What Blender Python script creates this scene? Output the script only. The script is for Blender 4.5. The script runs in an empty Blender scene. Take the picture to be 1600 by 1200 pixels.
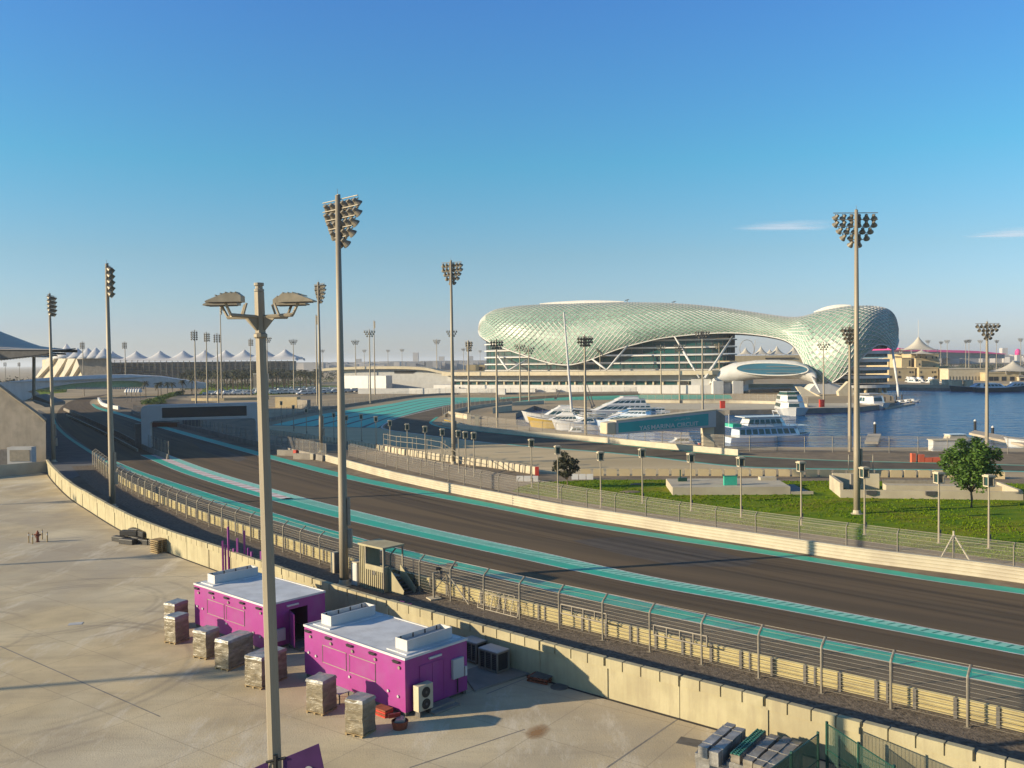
import bpy, math, random
from mathutils import Vector, Matrix, geometry, noise
random.seed(7)
SC = bpy.context.scene
COL = SC.collection
R = math.radians
# ------------------------------------------------------------------ camera
FPX, CAM_H, PITCH, ROLL = 1400.0, 18.0, math.atan(38 / 1400.0), 0.0125
fw = Vector((0, math.cos(PITCH), -math.sin(PITCH)))
up0 = Vector((0, math.sin(PITCH), math.cos(PITCH)))
rt = Vector((1, 0, 0)) * math.cos(ROLL) - up0 * math.sin(ROLL)
up = up0 * math.cos(ROLL) + Vector((1, 0, 0)) * math.sin(ROLL)
CAM = Vector((0, 0, CAM_H))
cd = bpy.data.cameras.new('camera')
cd.sensor_width = 36
cd.lens = FPX / 1600 * 36
cd.clip_start, cd.clip_end = 0.5, 200000
cam = bpy.data.objects.new('camera', cd)
COL.objects.link(cam)
m3 = Matrix((rt, up, -fw)).transposed()
cam.matrix_world = Matrix.Translation(CAM) @ m3.to_4x4()
SC.camera = cam
# ------------------------------------------------------------------ sky, sun, exposure
SUN_AZ, SUN_EL = 12.0, 15.5           # shadows run 12 degrees away from +X
w = bpy.data.worlds.new('World')
SC.world = w
w.use_nodes = True
nt = w.node_tree
sky = nt.nodes.new('ShaderNodeTexSky')
sky.sky_type = 'NISHITA'
sky.sun_disc = False
sky.sun_elevation = R(SUN_EL)
sky.sun_rotation = R(270 - SUN_AZ)
sky.air_density, sky.dust_density, sky.ozone_density = 1.1, 0.6, 3.0
tcw = nt.nodes.new('ShaderNodeTexCoord')
sep = nt.nodes.new('ShaderNodeSeparateXYZ')
nt.links.new(tcw.outputs['Generated'], sep.inputs[0])
SKY_GAIN = [(0.0, (.80, .92, 1.38)), (.02, (.74, .83, 1.25)), (.038, (.68, .76, 1.13)), (.06, (.64, .75, 1.0)), (.113, (.59, .74, .86)), (.21, (.39, .83, .93)), (.37, (.40, .77, 1.13)), (.55, (.50, .68, .88)), (1.0, (.50, .64, .78))]
gr = nt.nodes.new('ShaderNodeValToRGB')          # air colour by height above the horizon
els = gr.color_ramp.elements
while len(els) < len(SKY_GAIN): els.new(.5)
for e_, (p_, c_) in zip(els, SKY_GAIN):
    e_.position = p_
for e_, (p_, c_) in zip(els, SKY_GAIN):
    e_.color = (*c_, 1)
nt.links.new(sep.outputs['Z'], gr.inputs[0])
mxw = nt.nodes.new('ShaderNodeVectorMath')
mxw.operation = 'MULTIPLY'
nt.links.new(sky.outputs[0], mxw.inputs[0])
nt.links.new(gr.outputs[0], mxw.inputs[1])
nt.links.new(mxw.outputs[0], nt.nodes['Background'].inputs[0])
nt.nodes['Background'].inputs[1].default_value = 0.10
sl = bpy.data.lights.new('sun', 'SUN')
sl.energy, sl.angle, sl.color = 4.6, R(0.53), (1.0, 0.82, 0.55)
so = bpy.data.objects.new('sun', sl)
COL.objects.link(so)
sdir = Vector((math.cos(R(SUN_AZ)) * math.cos(R(SUN_EL)), math.sin(R(SUN_AZ)) * math.cos(R(SUN_EL)), -math.sin(R(SUN_EL))))
so.rotation_euler = sdir.to_track_quat('-Z', 'Y').to_euler()
so.location = (-60, -20, 60)
SC.view_settings.view_transform = 'Standard'
SC.view_settings.look = 'None'
SC.view_settings.exposure = 0.92
SC.view_settings.gamma = 1
# ------------------------------------------------------------------ helpers
def ray(px, py):
    return fw + rt * ((px - 800) / FPX) + up * ((600 - py) / FPX)
def G(px, py, z=0.0):
    d = ray(px, py)
    t = (z - CAM_H) / d.z
    return CAM + d * t
def P(px, py, Y):
    d = ray(px, py)
    return CAM + d * (Y / d.y)
def GP(pts, z=0.0):
    return [G(x, y, z) for x, y in pts]
def V(*a):
    return Vector(a)
def catmull(pts, step):
    out = []
    n = len(pts)
    for i in range(n - 1):
        p0, p1, p2, p3 = pts[max(i - 1, 0)], pts[i], pts[i + 1], pts[min(i + 2, n - 1)]
        k = max(1, int((p2 - p1).length / step))
        # centripetal-ish: plain uniform is fine with the spacing used here
        for j in range(k):
            t = j / k
            out.append(0.5 * ((2 * p1) + (p2 - p0) * t + (2 * p0 - 5 * p1 + 4 * p2 - p3) * t * t + (3 * p1 - p0 - 3 * p2 + p3) * t ** 3))
    out.append(pts[-1].copy())
    return out
def smooth3(pts, it=2):
    for _ in range(it):
        pts = [pts[0]] + [(pts[i - 1] + pts[i] * 2 + pts[i + 1]) / 4 for i in range(1, len(pts) - 1)] + [pts[-1]]
    return pts
def arclen(pts):
    s = [0]
    for a, b in zip(pts, pts[1:]):
        s.append(s[-1] + (b - a).length)
    return s
def resample(pts, n=None, step=None):
    s = arclen(pts)
    if n is None:
        n = max(2, int(round(s[-1] / step)) + 1)
    out, j = [], 0
    for i in range(n):
        t = s[-1] * i / (n - 1)
        while j < len(pts) - 2 and s[j + 1] < t:
            j += 1
        d = s[j + 1] - s[j]
        out.append(pts[j].lerp(pts[j + 1], 0 if d == 0 else (t - s[j]) / d))
    return out
EXT = 32.0
def line(pts, step=2.0, it=2):
    """pixel polyline -> smooth ground polyline"""
    g = GP(pts)
    if pts[-1][0] >= 1690:            # carry on past the frame so that nothing stops at its edge
        g.append(g[-1] + (g[-1] - g[-2]).normalized() * EXT)
    if pts[0][0] >= 1690:
        g.insert(0, g[0] + (g[0] - g[1]).normalized() * EXT)
    return resample(smooth3(resample(catmull(g, step), step=step), it), step=step)
def offset(pts, d):
    """offset to the left of the direction of travel"""
    out = []
    for i, p in enumerate(pts):
        a = pts[max(i - 1, 0)]
        b = pts[min(i + 1, len(pts) - 1)]
        t = (b - a).normalized()
        out.append(p + Vector((-t.y, t.x, 0)) * d)
    return out
def at_z(pts, z):
    return [Vector((p.x, p.y, z)) for p in pts]

class MB:
    def __init__(s):
        s.v, s.f, s.uv = [], [], None
    def add(s, vs, fs):
        o = len(s.v)
        s.v += [Vector(v) for v in vs]
        s.f += [tuple(i + o for i in f) for f in fs]
        return s
    def box(s, c, size, rz=0.0, rot=None):
        hx, hy, hz = size[0] / 2, size[1] / 2, size[2] / 2
        M = rot if rot is not None else Matrix.Rotation(rz, 3, 'Z')
        vs = [Vector(c) + M @ Vector((x, y, z)) for x in (-hx, hx) for y in (-hy, hy) for z in (-hz, hz)]
        return s.add(vs, [(0, 1, 3, 2), (4, 6, 7, 5), (0, 4, 5, 1), (2, 3, 7, 6), (0, 2, 6, 4), (1, 5, 7, 3)])
    def bar(s, a, b, r, n=6, r2=None, cap=True):
        a, b = Vector(a), Vector(b)
        r2 = r if r2 is None else r2
        d = (b - a).normalized()
        u = d.orthogonal().normalized()
        w_ = d.cross(u)
        vs = []
        for p, rr in ((a, r), (b, r2)):
            for i in range(n):
                t = 2 * math.pi * i / n
                vs.append(p + (u * math.cos(t) + w_ * math.sin(t)) * rr)
        fs = [(i, (i + 1) % n, n + (i + 1) % n, n + i) for i in range(n)]
        if cap:
            fs += [tuple(range(n))[::-1], tuple(range(n, 2 * n))]
        return s.add(vs, fs)
    def tube(s, pts, r, n=4, closed=False):
        pts = [Vector(p) for p in pts]
        vs, fs = [], []
        m = len(pts)
        for k, p in enumerate(pts):
            d = (pts[min(k + 1, m - 1)] - pts[max(k - 1, 0)]).normalized()
            u = d.cross(Vector((0, 0, 1)))
            if u.length < 1e-3:
                u = Vector((1, 0, 0))
            u.normalize()
            w_ = d.cross(u)
            rr = r[k] if isinstance(r, (list, tuple)) else r
            for i in range(n):
                t = 2 * math.pi * (i + .5) / n
                vs.append(p + (u * math.cos(t) + w_ * math.sin(t)) * rr)
        for k in range(m - 1):
            for i in range(n):
                fs.append((k * n + i, k * n + (i + 1) % n, (k + 1) * n + (i + 1) % n, (k + 1) * n + i))
        fs += [tuple(range(n))[::-1], tuple(range((m - 1) * n, m * n))]
        return s.add(vs, fs)
    def lathe(s, prof, n=12, M=None):
        vs, fs = [], []
        for r, z in prof:
            for i in range(n):
                t = 2 * math.pi * i / n
                p = Vector((r * math.cos(t), r * math.sin(t), z))
                vs.append(M @ p if M is not None else p)
        m = len(prof)
        for k in range(m - 1):
            for i in range(n):
                fs.append((k * n + i, k * n + (i + 1) % n, (k + 1) * n + (i + 1) % n, (k + 1) * n + i))
        fs += [tuple(range(n))[::-1], tuple(range((m - 1) * n, m * n))]
        return s.add(vs, fs)
    def ext(s, poly, vec):
        """extrude a planar polygon along a vector"""
        n = len(poly)
        poly = [Vector(p) for p in poly]
        vec = Vector(vec)
        return s.add(poly + [p + vec for p in poly],
                     [tuple(range(n))[::-1], tuple(range(n, 2 * n))] + [(i, (i + 1) % n, n + (i + 1) % n, n + i) for i in range(n)])
    def sweep(s, path, prof, close=True):
        """profile [(lateral, z)] swept along a ground path (lateral to the left)"""
        n = len(prof)
        vs, fs = [], []
        m = len(path)
        for k, p in enumerate(path):
            t = (path[min(k + 1, m - 1)] - path[max(k - 1, 0)])
            t.z = 0
            t.normalize()
            nn = Vector((-t.y, t.x, 0))
            for l, z in prof:
                vs.append(Vector((p.x, p.y, p.z)) + nn * l + Vector((0, 0, z)))
        for k in range(m - 1):
            for i in range(n if close else n - 1):
                fs.append((k * n + i, (k + 1) * n + i, (k + 1) * n + (i + 1) % n, k * n + (i + 1) % n))
        if close:
            fs += [tuple(range(n)), tuple(range((m - 1) * n, m * n))[::-1]]
        return s.add(vs, fs)
    def build(s, name, mat, parent=None, smooth=False, local=False, bevel=0.0, uv=None):
        me = bpy.data.meshes.new(name)
        vs = s.v
        if parent is not None and not local:
            root = parent
            while root.parent is not None:
                root = root.parent
            Mi = Matrix.Rotation(-root.rotation_euler.z, 4, 'Z') @ Matrix.Translation(-root.location)
            vs = [Mi @ v for v in vs]
        me.from_pydata([tuple(v) for v in vs], [], s.f)
        if uv:
            L = me.uv_layers.new(name='UVMap')
            for lo in me.loops:
                L.data[lo.index].uv = uv[lo.vertex_index]
        me.materials.append(mat)
        if smooth:
            me.polygons.foreach_set('use_smooth', [True] * len(me.polygons))
        me.update()
        o = bpy.data.objects.new(name, me)
        COL.objects.link(o)
        if parent is not None:
            o.parent = parent
        if bevel:
            b = o.modifiers.new('bevel', 'BEVEL')
            b.width, b.segments, b.limit_method = bevel, 2, 'ANGLE'
        return o
def tag(o, label=None, cat=None, group=None, kind=None):
    if label: o['label'] = label
    if cat: o['category'] = cat
    if group: o['group'] = group
    if kind: o['kind'] = kind
    return o
def thing(name, label, cat, loc=(0, 0, 0), rz=0.0, group=None):
    o = bpy.data.objects.new(name, None)
    o.empty_display_size = 0.5
    COL.objects.link(o)
    o.location = loc
    o.rotation_euler = (0, 0, rz)
    return tag(o, label, cat, group)
KIDS = {}
def copy_tree(o, loc=None, rz=None, label=None, group=None, scale=None, kids=None):
    c = o.copy()
    COL.objects.link(c)
    if loc is not None: c.location = loc
    if rz is not None: c.rotation_euler = (0, 0, rz)
    if scale is not None: c.scale = scale if isinstance(scale, tuple) else (scale,) * 3
    if label: c['label'] = label
    if group: c['group'] = group
    for ch in (kids if kids is not None else list(o.children)):
        d = ch.copy()
        COL.objects.link(d)
        d.parent = c
        for g in ch.children:
            e = g.copy()
            COL.objects.link(e)
            e.parent = d
    return c
ORD = ('first second third fourth fifth sixth seventh eighth ninth tenth eleventh twelfth thirteenth fourteenth fifteenth '
       'sixteenth seventeenth eighteenth nineteenth twentieth').split()
# ------------------------------------------------------------------ materials
def mat(name, c1, c2=None, scale=1.0, rough=0.75, bump=0.0, bscale=None, metal=0.0, stretch=(1, 1, 1), detail=5,
        c3=None, s3=0.1, uv=False, spec=0.4, lo=0.35, hi=0.65, island=None, coat=0.0, alpha=None, trans=0.0):
    m = bpy.data.materials.new(name)
    m.use_nodes = True
    N, L = m.node_tree.nodes, m.node_tree.links
    b = N['Principled BSDF']
    b.inputs['Roughness'].default_value = rough
    b.inputs['Metallic'].default_value = metal
    b.inputs['Specular IOR Level'].default_value = spec
    b.inputs['Coat Weight'].default_value = coat
    b.inputs['Transmission Weight'].default_value = trans
    c2 = c2 or tuple(x * 0.85 for x in c1)
    tc = N.new('ShaderNodeTexCoord')
    mp = N.new('ShaderNodeMapping')
    mp.inputs['Scale'].default_value = stretch
    L.new(tc.outputs['UV' if uv else 'Object'], mp.inputs[0])
    nz = N.new('ShaderNodeTexNoise')
    nz.inputs['Scale'].default_value = scale
    nz.inputs['Detail'].default_value = detail
    L.new(mp.outputs[0], nz.inputs['Vector'])
    rp = N.new('ShaderNodeValToRGB')
    rp.color_ramp.elements[0].position, rp.color_ramp.elements[1].position = lo, hi
    rp.color_ramp.elements[0].color = (*c1, 1)
    rp.color_ramp.elements[1].color = (*c2, 1)
    L.new(nz.outputs['Fac'], rp.inputs[0])
    out = rp.outputs[0]
    if c3:
        n3 = N.new('ShaderNodeTexNoise')
        n3.inputs['Scale'].default_value = s3
        n3.inputs['Detail'].default_value = 6
        L.new(mp.outputs[0], n3.inputs['Vector'])
        r3 = N.new('ShaderNodeValToRGB')
        r3.color_ramp.elements[0].position, r3.color_ramp.elements[1].position = 0.48, 0.66
        L.new(n3.outputs['Fac'], r3.inputs[0])
        mx = N.new('ShaderNodeMix')
        mx.data_type = 'RGBA'
        L.new(r3.outputs[0], mx.inputs['Factor'])
        L.new(out, mx.inputs['A'])
        mx.inputs['B'].default_value = (*c3, 1)
        out = mx.outputs['Result']
    if island:
        ge = N.new('ShaderNodeNewGeometry')
        ri = N.new('ShaderNodeValToRGB')
        ri.color_ramp.elements[0].color = (*island[0], 1)
        ri.color_ramp.elements[1].color = (*island[1], 1)
        L.new(ge.outputs['Random Per Island'], ri.inputs[0])
        mx = N.new('ShaderNodeMix')
        mx.data_type = 'RGBA'
        mx.blend_type = 'MULTIPLY'
        mx.inputs['Factor'].default_value = 1
        L.new(out, mx.inputs['A'])
        L.new(ri.outputs[0], mx.inputs['B'])
        out = mx.outputs['Result']
    L.new(out, b.inputs['Base Color'])
    if bump:
        n2 = N.new('ShaderNodeTexNoise')
        n2.inputs['Scale'].default_value = bscale or scale * 6
        n2.inputs['Detail'].default_value = 4
        L.new(mp.outputs[0], n2.inputs['Vector'])
        bp = N.new('ShaderNodeBump')
        bp.inputs['Strength'].default_value = bump
        bp.inputs['Distance'].default_value = 0.05
        L.new(n2.outputs['Fac'], bp.inputs['Height'])
        L.new(bp.outputs[0], b.inputs['Normal'])
    if alpha is not None:
        b.inputs['Alpha'].default_value = alpha
    return m
def water_waves():
    m = M['water']
    for n in m.node_tree.nodes:
        if n.bl_idname == 'ShaderNodeBump':
            n.inputs['Distance'].default_value = 1.3
            n.inputs['Strength'].default_value = 1.0
    m.node_tree.nodes['Principled BSDF'].inputs['IOR'].default_value = 1.22
def node_of(m, t):
    return [n for n in m.node_tree.nodes if n.bl_idname == t]
M = {}
M['sand'] = mat('sand_ground', (0.396, 0.313, 0.200), (0.297, 0.238, 0.155), .05, .95, .4, 3, c3=(0.264, 0.211, 0.140), s3=.012, spec=.08)
M['concrete'] = mat('paddock_concrete', (0.529, 0.431, 0.265), (0.416, 0.342, 0.218), .35, .88, .25, 12, c3=(0.597, 0.515, 0.348), s3=.09, spec=.08)
M['asphalt'] = mat('track_asphalt', (0.140, 0.102, 0.062), (0.112, 0.083, 0.055), .5, .85, .25, 30, uv=True, stretch=(.03, .6, 1), c3=(0.092, 0.071, 0.048), s3=.6, spec=.08)
M['asphalt2'] = mat('road_asphalt', (0.126, 0.103, 0.074), (0.096, 0.080, 0.060), .4, .9, .3, 25, c3=(0.150, 0.122, 0.087), s3=.15, spec=.08)
M['gravel'] = mat('gravel', (.20, .165, .125), (.085, .072, .058), 3.5, .95, 1.0, 9, c3=(.15, .125, .10), s3=.5, spec=.08)
M['verge'] = mat('dusty_verge', (0.237, 0.189, 0.129), (0.175, 0.140, 0.101), .7, .95, .4, 8, c3=(0.138, 0.116, 0.087), s3=.15, spec=.08)
M['runoff'] = mat('pale_runoff', (0.529, 0.420, 0.255), (0.460, 0.370, 0.225), .25, .9, .2, 10, c3=(0.391, 0.314, 0.190), s3=.05, stretch=(.3, 1, 1), spec=.08)
M['runoff2'] = mat('grey_runoff', (.15, .145, .14), (.12, .117, .115), .3, .9, .2, 10, spec=.08)
M['teal'] = mat('teal_paint', (0.030, 0.400, 0.270), (0.025, 0.340, 0.230), .8, .6, .1, 20, c3=(0.050, 0.360, 0.270), s3=.3)
M['teal_s'] = mat('sunlit_teal_run_off', (.085, .47, .36), (.065, .40, .31), .3, .7, .1, 10, c3=(.10, .42, .34), s3=.08)
M['teal_l'] = mat('pale_teal_paint', (0.255, 0.538, 0.425), (0.195, 0.470, 0.368), .8, .6, .1, 20)
M['white_line'] = mat('white_line_paint', (.62, .62, .60), (.50, .50, .48), 1.2, .7)
M['grass'] = mat('lawn_grass', (.075, .150, .003), (.150, .205, .005), .35, .9, 1.0, 9, c3=(.20, .19, .015), s3=.10, stretch=(1, 1.6, 1), lo=.38, hi=.62, spec=.08)
M['tuft'] = mat('grass_tuft', (.085, .165, .004), (.14, .20, .006), .3, .8, island=((.6, .65, .6), (1.35, 1.25, 1.2)), spec=.1)
M['water'] = mat('water', (.004, .070, .185), (.006, .085, .21), .02, .16, 1.0, .16, spec=.20, stretch=(1, 1.7, 1))
M['wall'] = mat('cream_wall', (0.380, 0.338, 0.212), (0.340, 0.304, 0.184), .8, .85, .15, 9, c3=(0.310, 0.270, 0.166), s3=.4)
M['rail'] = mat('cream_rail', (0.467, 0.400, 0.192), (0.420, 0.360, 0.178), 1.5, .6, .1, 12, c3=(0.357, 0.303, 0.150), s3=.7)
M['rail2'] = mat('pale_cream_rail', (0.446, 0.403, 0.302), (0.403, 0.360, 0.266), 1.0, .65, .1, 12, c3=(0.360, 0.317, 0.238), s3=.3)
M['steel'] = mat('galvanised_steel', (0.270, 0.240, 0.188), (0.210, 0.188, 0.150), 2, .55, .1, 20, metal=.25)
M['steel_d'] = mat('dark_steel', (.13, .125, .12), (.10, .095, .09), 2, .6, metal=.3)
M['pole'] = mat('beige_pole', (0.300, 0.259, 0.191), (0.262, 0.225, 0.165), 1.2, .55, .05, 20, metal=.15, stretch=(1, 1, .15))
M['lamp'] = mat('lamp_housing', (0.225, 0.203, 0.158), (0.188, 0.165, 0.128), 3, .5, metal=.3)
M['white'] = mat('white_cladding', (0.546, 0.538, 0.515), (0.499, 0.491, 0.476), .5, .6, .05, 8)
M['white_d'] = mat('grey_white_cladding', (0.425, 0.425, 0.416), (0.374, 0.374, 0.365), .5, .7, .05, 8)
M['cream'] = mat('cream_render', (0.495, 0.435, 0.315), (0.435, 0.375, 0.262), .5, .85, .1, 8)
M['sandstone'] = mat('sandstone_render', (0.452, 0.367, 0.218), (0.390, 0.312, 0.179), .4, .85, .1, 8)
M['purple'] = mat('purple_panel', (0.295, 0.039, 0.224), (0.266, 0.033, 0.196), 1.2, .45, .05, 20, c3=(0.271, 0.060, 0.224), s3=.8)
M['purple_d'] = mat('dark_purple_cloth', (.065, .018, .10), (.05, .013, .08), 1.5, .8)
M['purple_p'] = mat('purple_post_paint', (.20, .03, .20), (.16, .025, .16), 2, .5)
M['roofw'] = mat('white_roof_sheet', (0.581, 0.590, 0.598), (0.510, 0.519, 0.537), .6, .5, .05, 6, c3=(0.458, 0.466, 0.475), s3=.5)
M['black'] = mat('black_plastic', (.015, .015, .016), (.022, .022, .022), 3, .5)
M['dark'] = mat('dark_interior', (.02, .02, .022), (.03, .03, .03), 1, .8)
M['glass_d'] = mat('dark_glass', (.018, .045, .045), (.03, .07, .068), .15, .08, spec=.8)
M['glass_b'] = mat('blue_glass', (.03, .10, .16), (.035, .12, .18), .1, .15, spec=.6)
M['wrap'] = mat('shrink_wrap', (0.212, 0.178, 0.119), (0.134, 0.113, 0.077), 2.2, .35, .6, 6, c3=(0.257, 0.227, 0.168), s3=1.3, stretch=(1, 1, 2.5), coat=.3)
M['wrap_g'] = mat('grey_wrap', (0.232, 0.225, 0.209), (0.155, 0.151, 0.140), 1.8, .4, .6, 5, c3=(0.325, 0.318, 0.302), s3=1.0, coat=.3)
M['wood'] = mat('raw_timber', (.36, .27, .14), (.25, .18, .09), 4, .8, .2, 20)
M['red'] = mat('red_paint', (.50, .045, .025), (.40, .035, .02), 2, .5)
M['brick'] = mat('red_timber', (.26, .075, .035), (.18, .05, .025), 4, .8, .2)
M['green'] = mat('green_coating', (.012, .06, .045), (.010, .05, .038), 2, .45)
M['green_l'] = mat('green_mesh', (.03, .17, .12), (.025, .14, .10), 2, .5)
M['leaf'] = mat('tree_leaf', (0.083, 0.163, 0.024), (0.053, 0.114, 0.017), 1.2, .6, island=((.55, .6, .5), (1.5, 1.4, 1.2)))
M['leaf_d'] = mat('dark_leaf', (.055, .060, .028), (.035, .042, .02), 1.2, .6, island=((.6, .6, .6), (1.5, 1.35, 1.3)))
M['palm'] = mat('palm_frond', (0.075, 0.080, 0.035), (0.055, 0.060, 0.028), 1.2, .7, island=((.6, .6, .6), (1.4, 1.3, 1.2)))
M['bark'] = mat('bark', (.14, .105, .07), (.09, .068, .045), 5, .9, .5, 12)
M['hedge'] = mat('hedge', (0.098, 0.150, 0.026), (0.052, 0.091, 0.018), 1.5, .85, 1.0, 3)
M['boat_w'] = mat('white_gelcoat', (0.577, 0.577, 0.569), (0.530, 0.530, 0.530), .4, .25, coat=.4)
M['boat_b'] = mat('pale_blue_gelcoat', (.50, .58, .68), (.45, .53, .63), .4, .3, coat=.4)
M['gold'] = mat('gold_gelcoat', (0.432, 0.299, 0.072), (0.389, 0.265, 0.061), .5, .25, coat=.4)
M['deck'] = mat('teak_deck', (.40, .30, .18), (.33, .24, .14), 2, .7)
M['dock'] = mat('dock_timber', (.45, .38, .28), (.37, .31, .23), 1.2, .85, .2)
M['membrane'] = mat('tent_membrane', (.78, .78, .78), (.72, .72, .73), .1, .7)
M['canopy'] = mat('grandstand_canopy', (.52, .46, .37), (.47, .42, .34), .1, .7)
M['membrane_c'] = mat('cream_membrane', (0.629, 0.586, 0.493), (0.561, 0.518, 0.425), .1, .7)
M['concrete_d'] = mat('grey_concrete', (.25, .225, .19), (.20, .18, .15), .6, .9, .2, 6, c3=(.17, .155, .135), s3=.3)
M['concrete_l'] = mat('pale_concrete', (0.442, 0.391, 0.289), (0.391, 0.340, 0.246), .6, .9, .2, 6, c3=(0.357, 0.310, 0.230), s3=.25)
M['orange'] = mat('orange_plastic', (.62, .13, .06), (.55, .11, .05), 2, .6)
M['pinkkerb'] = mat('kerb_white_pink', (.62, .55, .53), (.56, .50, .48), 1, .7)
M['kerb_red'] = mat('kerb_red', (.48, .20, .17), (.42, .17, .15), 1, .7)
M['sign_teal'] = mat('sign_teal', (0.012, 0.300, 0.300), (0.012, 0.270, 0.270), .5, .5)
M['panel'] = mat('facade_panel', (0.216, 0.336, 0.264), (0.160, 0.272, 0.216), .04, .38, spec=.4, island=((.78, .82, .80), (1.12, 1.08, 1.08)))
M['panel_back'] = mat('facade_backing', (.06, .16, .13), (.04, .12, .10), .05, .3, spec=.5)
M['lattice'] = mat('white_lattice', (0.561, 0.544, 0.510), (0.510, 0.493, 0.468), .1, .5)
M['magenta'] = mat('magenta_roof', (.55, .03, .22), (.48, .025, .19), .05, .6)
M['city'] = mat('pale_city', (0.432, 0.414, 0.396), (0.324, 0.324, 0.324), .02, .9, island=((.6, .62, .66), (1.2, 1.15, 1.1)))
M['scrub'] = mat('dark_scrub', (.05, .058, .035), (.035, .04, .026), .05, .95, .8, .4)
# chain-link: a fine woven sheet, mostly holes
def mesh_mat(name, col, cover, scale):
    m = bpy.data.materials.new(name)
    m.use_nodes = True
    N, L = m.node_tree.nodes, m.node_tree.links
    b = N['Principled BSDF']
    b.inputs['Base Color'].default_value = (*col, 1)
    b.inputs['Roughness'].default_value = .6
    b.inputs['Metallic'].default_value = .3
    tc = N.new('ShaderNodeTexCoord')
    nz = N.new('ShaderNodeTexNoise')
    nz.inputs['Scale'].default_value = scale
    L.new(tc.outputs['Object'], nz.inputs['Vector'])
    mr = N.new('ShaderNodeMapRange')
    mr.inputs['To Min'].default_value, mr.inputs['To Max'].default_value = cover * .7, cover * 1.3
    L.new(nz.outputs['Fac'], mr.inputs['Value'])
    L.new(mr.outputs[0], b.inputs['Alpha'])
    return m
M['mesh'] = mesh_mat('fence_mesh', (.36, .33, .28), .05, .3)
M['mesh_far'] = mesh_mat('far_fence_mesh', (.42, .38, .33), .15, .1)
M['mesh_g'] = mesh_mat('green_fence_mesh', (.05, .10, .08), .35, .5)

def paddock_concrete():
    m = M['concrete']
    N, L = m.node_tree.nodes, m.node_tree.links
    b = N['Principled BSDF']
    src = b.inputs['Base Color'].links[0].from_socket
    tc = [n for n in N if n.bl_idname == 'ShaderNodeTexCoord'][0]
    def mixin(fac, col, a, mode='MIX'):
        mx = N.new('ShaderNodeMix'); mx.data_type = 'RGBA'; mx.blend_type = mode
        L.new(fac, mx.inputs['Factor']); L.new(a, mx.inputs['A']); mx.inputs['B'].default_value = (*col, 1)
        return mx.outputs['Result']
    def ramp(sock, lo, hi, top=1.0):
        r = N.new('ShaderNodeMapRange'); r.inputs['From Min'].default_value, r.inputs['From Max'].default_value = lo, hi
        r.inputs['To Max'].default_value = top
        L.new(sock, r.inputs['Value']); return r.outputs[0]
    def noise_(scale, detail, stretch=(1, 1, 1), rot=0, rough=.6):
        mp = N.new('ShaderNodeMapping'); mp.inputs['Scale'].default_value = stretch; mp.inputs['Rotation'].default_value = (0, 0, rot)
        L.new(tc.outputs['Object'], mp.inputs[0])
        n = N.new('ShaderNodeTexNoise'); n.inputs['Scale'].default_value = scale; n.inputs['Detail'].default_value = detail; n.inputs['Roughness'].default_value = rough
        L.new(mp.outputs[0], n.inputs['Vector']); return n.outputs['Fac']
    # broad grey worn zones, streaks across, fine speckle
    src = mixin(ramp(noise_(.030, 9, (1, 1, 1), 0, .62), .47, .62, .75), (.345, .305, .245), src)
    src = mixin(ramp(noise_(.5, 9, (.12, 1, 1), .3, .7), .50, .68, .6), (.33, .275, .195), src)
    src = mixin(ramp(noise_(.25, 10, (1, .25, 1), -.5, .75), .53, .66, .7), (.64, .58, .46), src)
    src = mixin(ramp(noise_(6.0, 6), .56, .72, .35), (.26, .22, .16), src)
    src = mixin(ramp(noise_(1.4, 4, (1, 1, 1), 0, .5), .70, .78, .35), (.22, .17, .11), src)
    # slab joints
    mp = N.new('ShaderNodeMapping'); mp.inputs['Rotation'].default_value = (0, 0, .62)
    L.new(tc.outputs['Object'], mp.inputs[0])
    br = N.new('ShaderNodeTexBrick'); br.inputs['Scale'].default_value = 1.0; br.inputs['Mortar Size'].default_value = .035
    br.inputs['Brick Width'].default_value = 6.0; br.inputs['Row Height'].default_value = 5.0; br.offset = 0
    L.new(mp.outputs[0], br.inputs['Vector'])
    src = mixin(ramp(br.outputs['Fac'], 0, 1, .40), (.24, .20, .145), src)
    # tyre circles
    for cx, cy, s0 in ((-33.5, 66, 9.0), (-29, 52, 13.0), (-40, 58, 7.5)):
        mp = N.new('ShaderNodeMapping'); mp.vector_type = 'POINT'; mp.inputs['Location'].default_value = (-cx, -cy, 0)
        L.new(tc.outputs['Object'], mp.inputs[0])
        ln = N.new('ShaderNodeVectorMath'); ln.operation = 'LENGTH'; L.new(mp.outputs[0], ln.inputs[0])
        for k, rr in enumerate((s0, s0 * .78, s0 * .72)):
            sb = N.new('ShaderNodeMath'); sb.operation = 'SUBTRACT'; L.new(ln.outputs['Value'], sb.inputs[0]); sb.inputs[1].default_value = rr
            ab = N.new('ShaderNodeMath'); ab.operation = 'ABSOLUTE'; L.new(sb.outputs[0], ab.inputs[0])
            f = ramp(ab.outputs[0], .28, .05, .38)
            mu = N.new('ShaderNodeMath'); mu.operation = 'MULTIPLY'; L.new(f, mu.inputs[0]); L.new(ramp(noise_(.12, 3), .42, .60), mu.inputs[1])
            src = mixin(mu.outputs[0], (.20, .175, .14), src)
    L.new(src, b.inputs['Base Color'])
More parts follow.
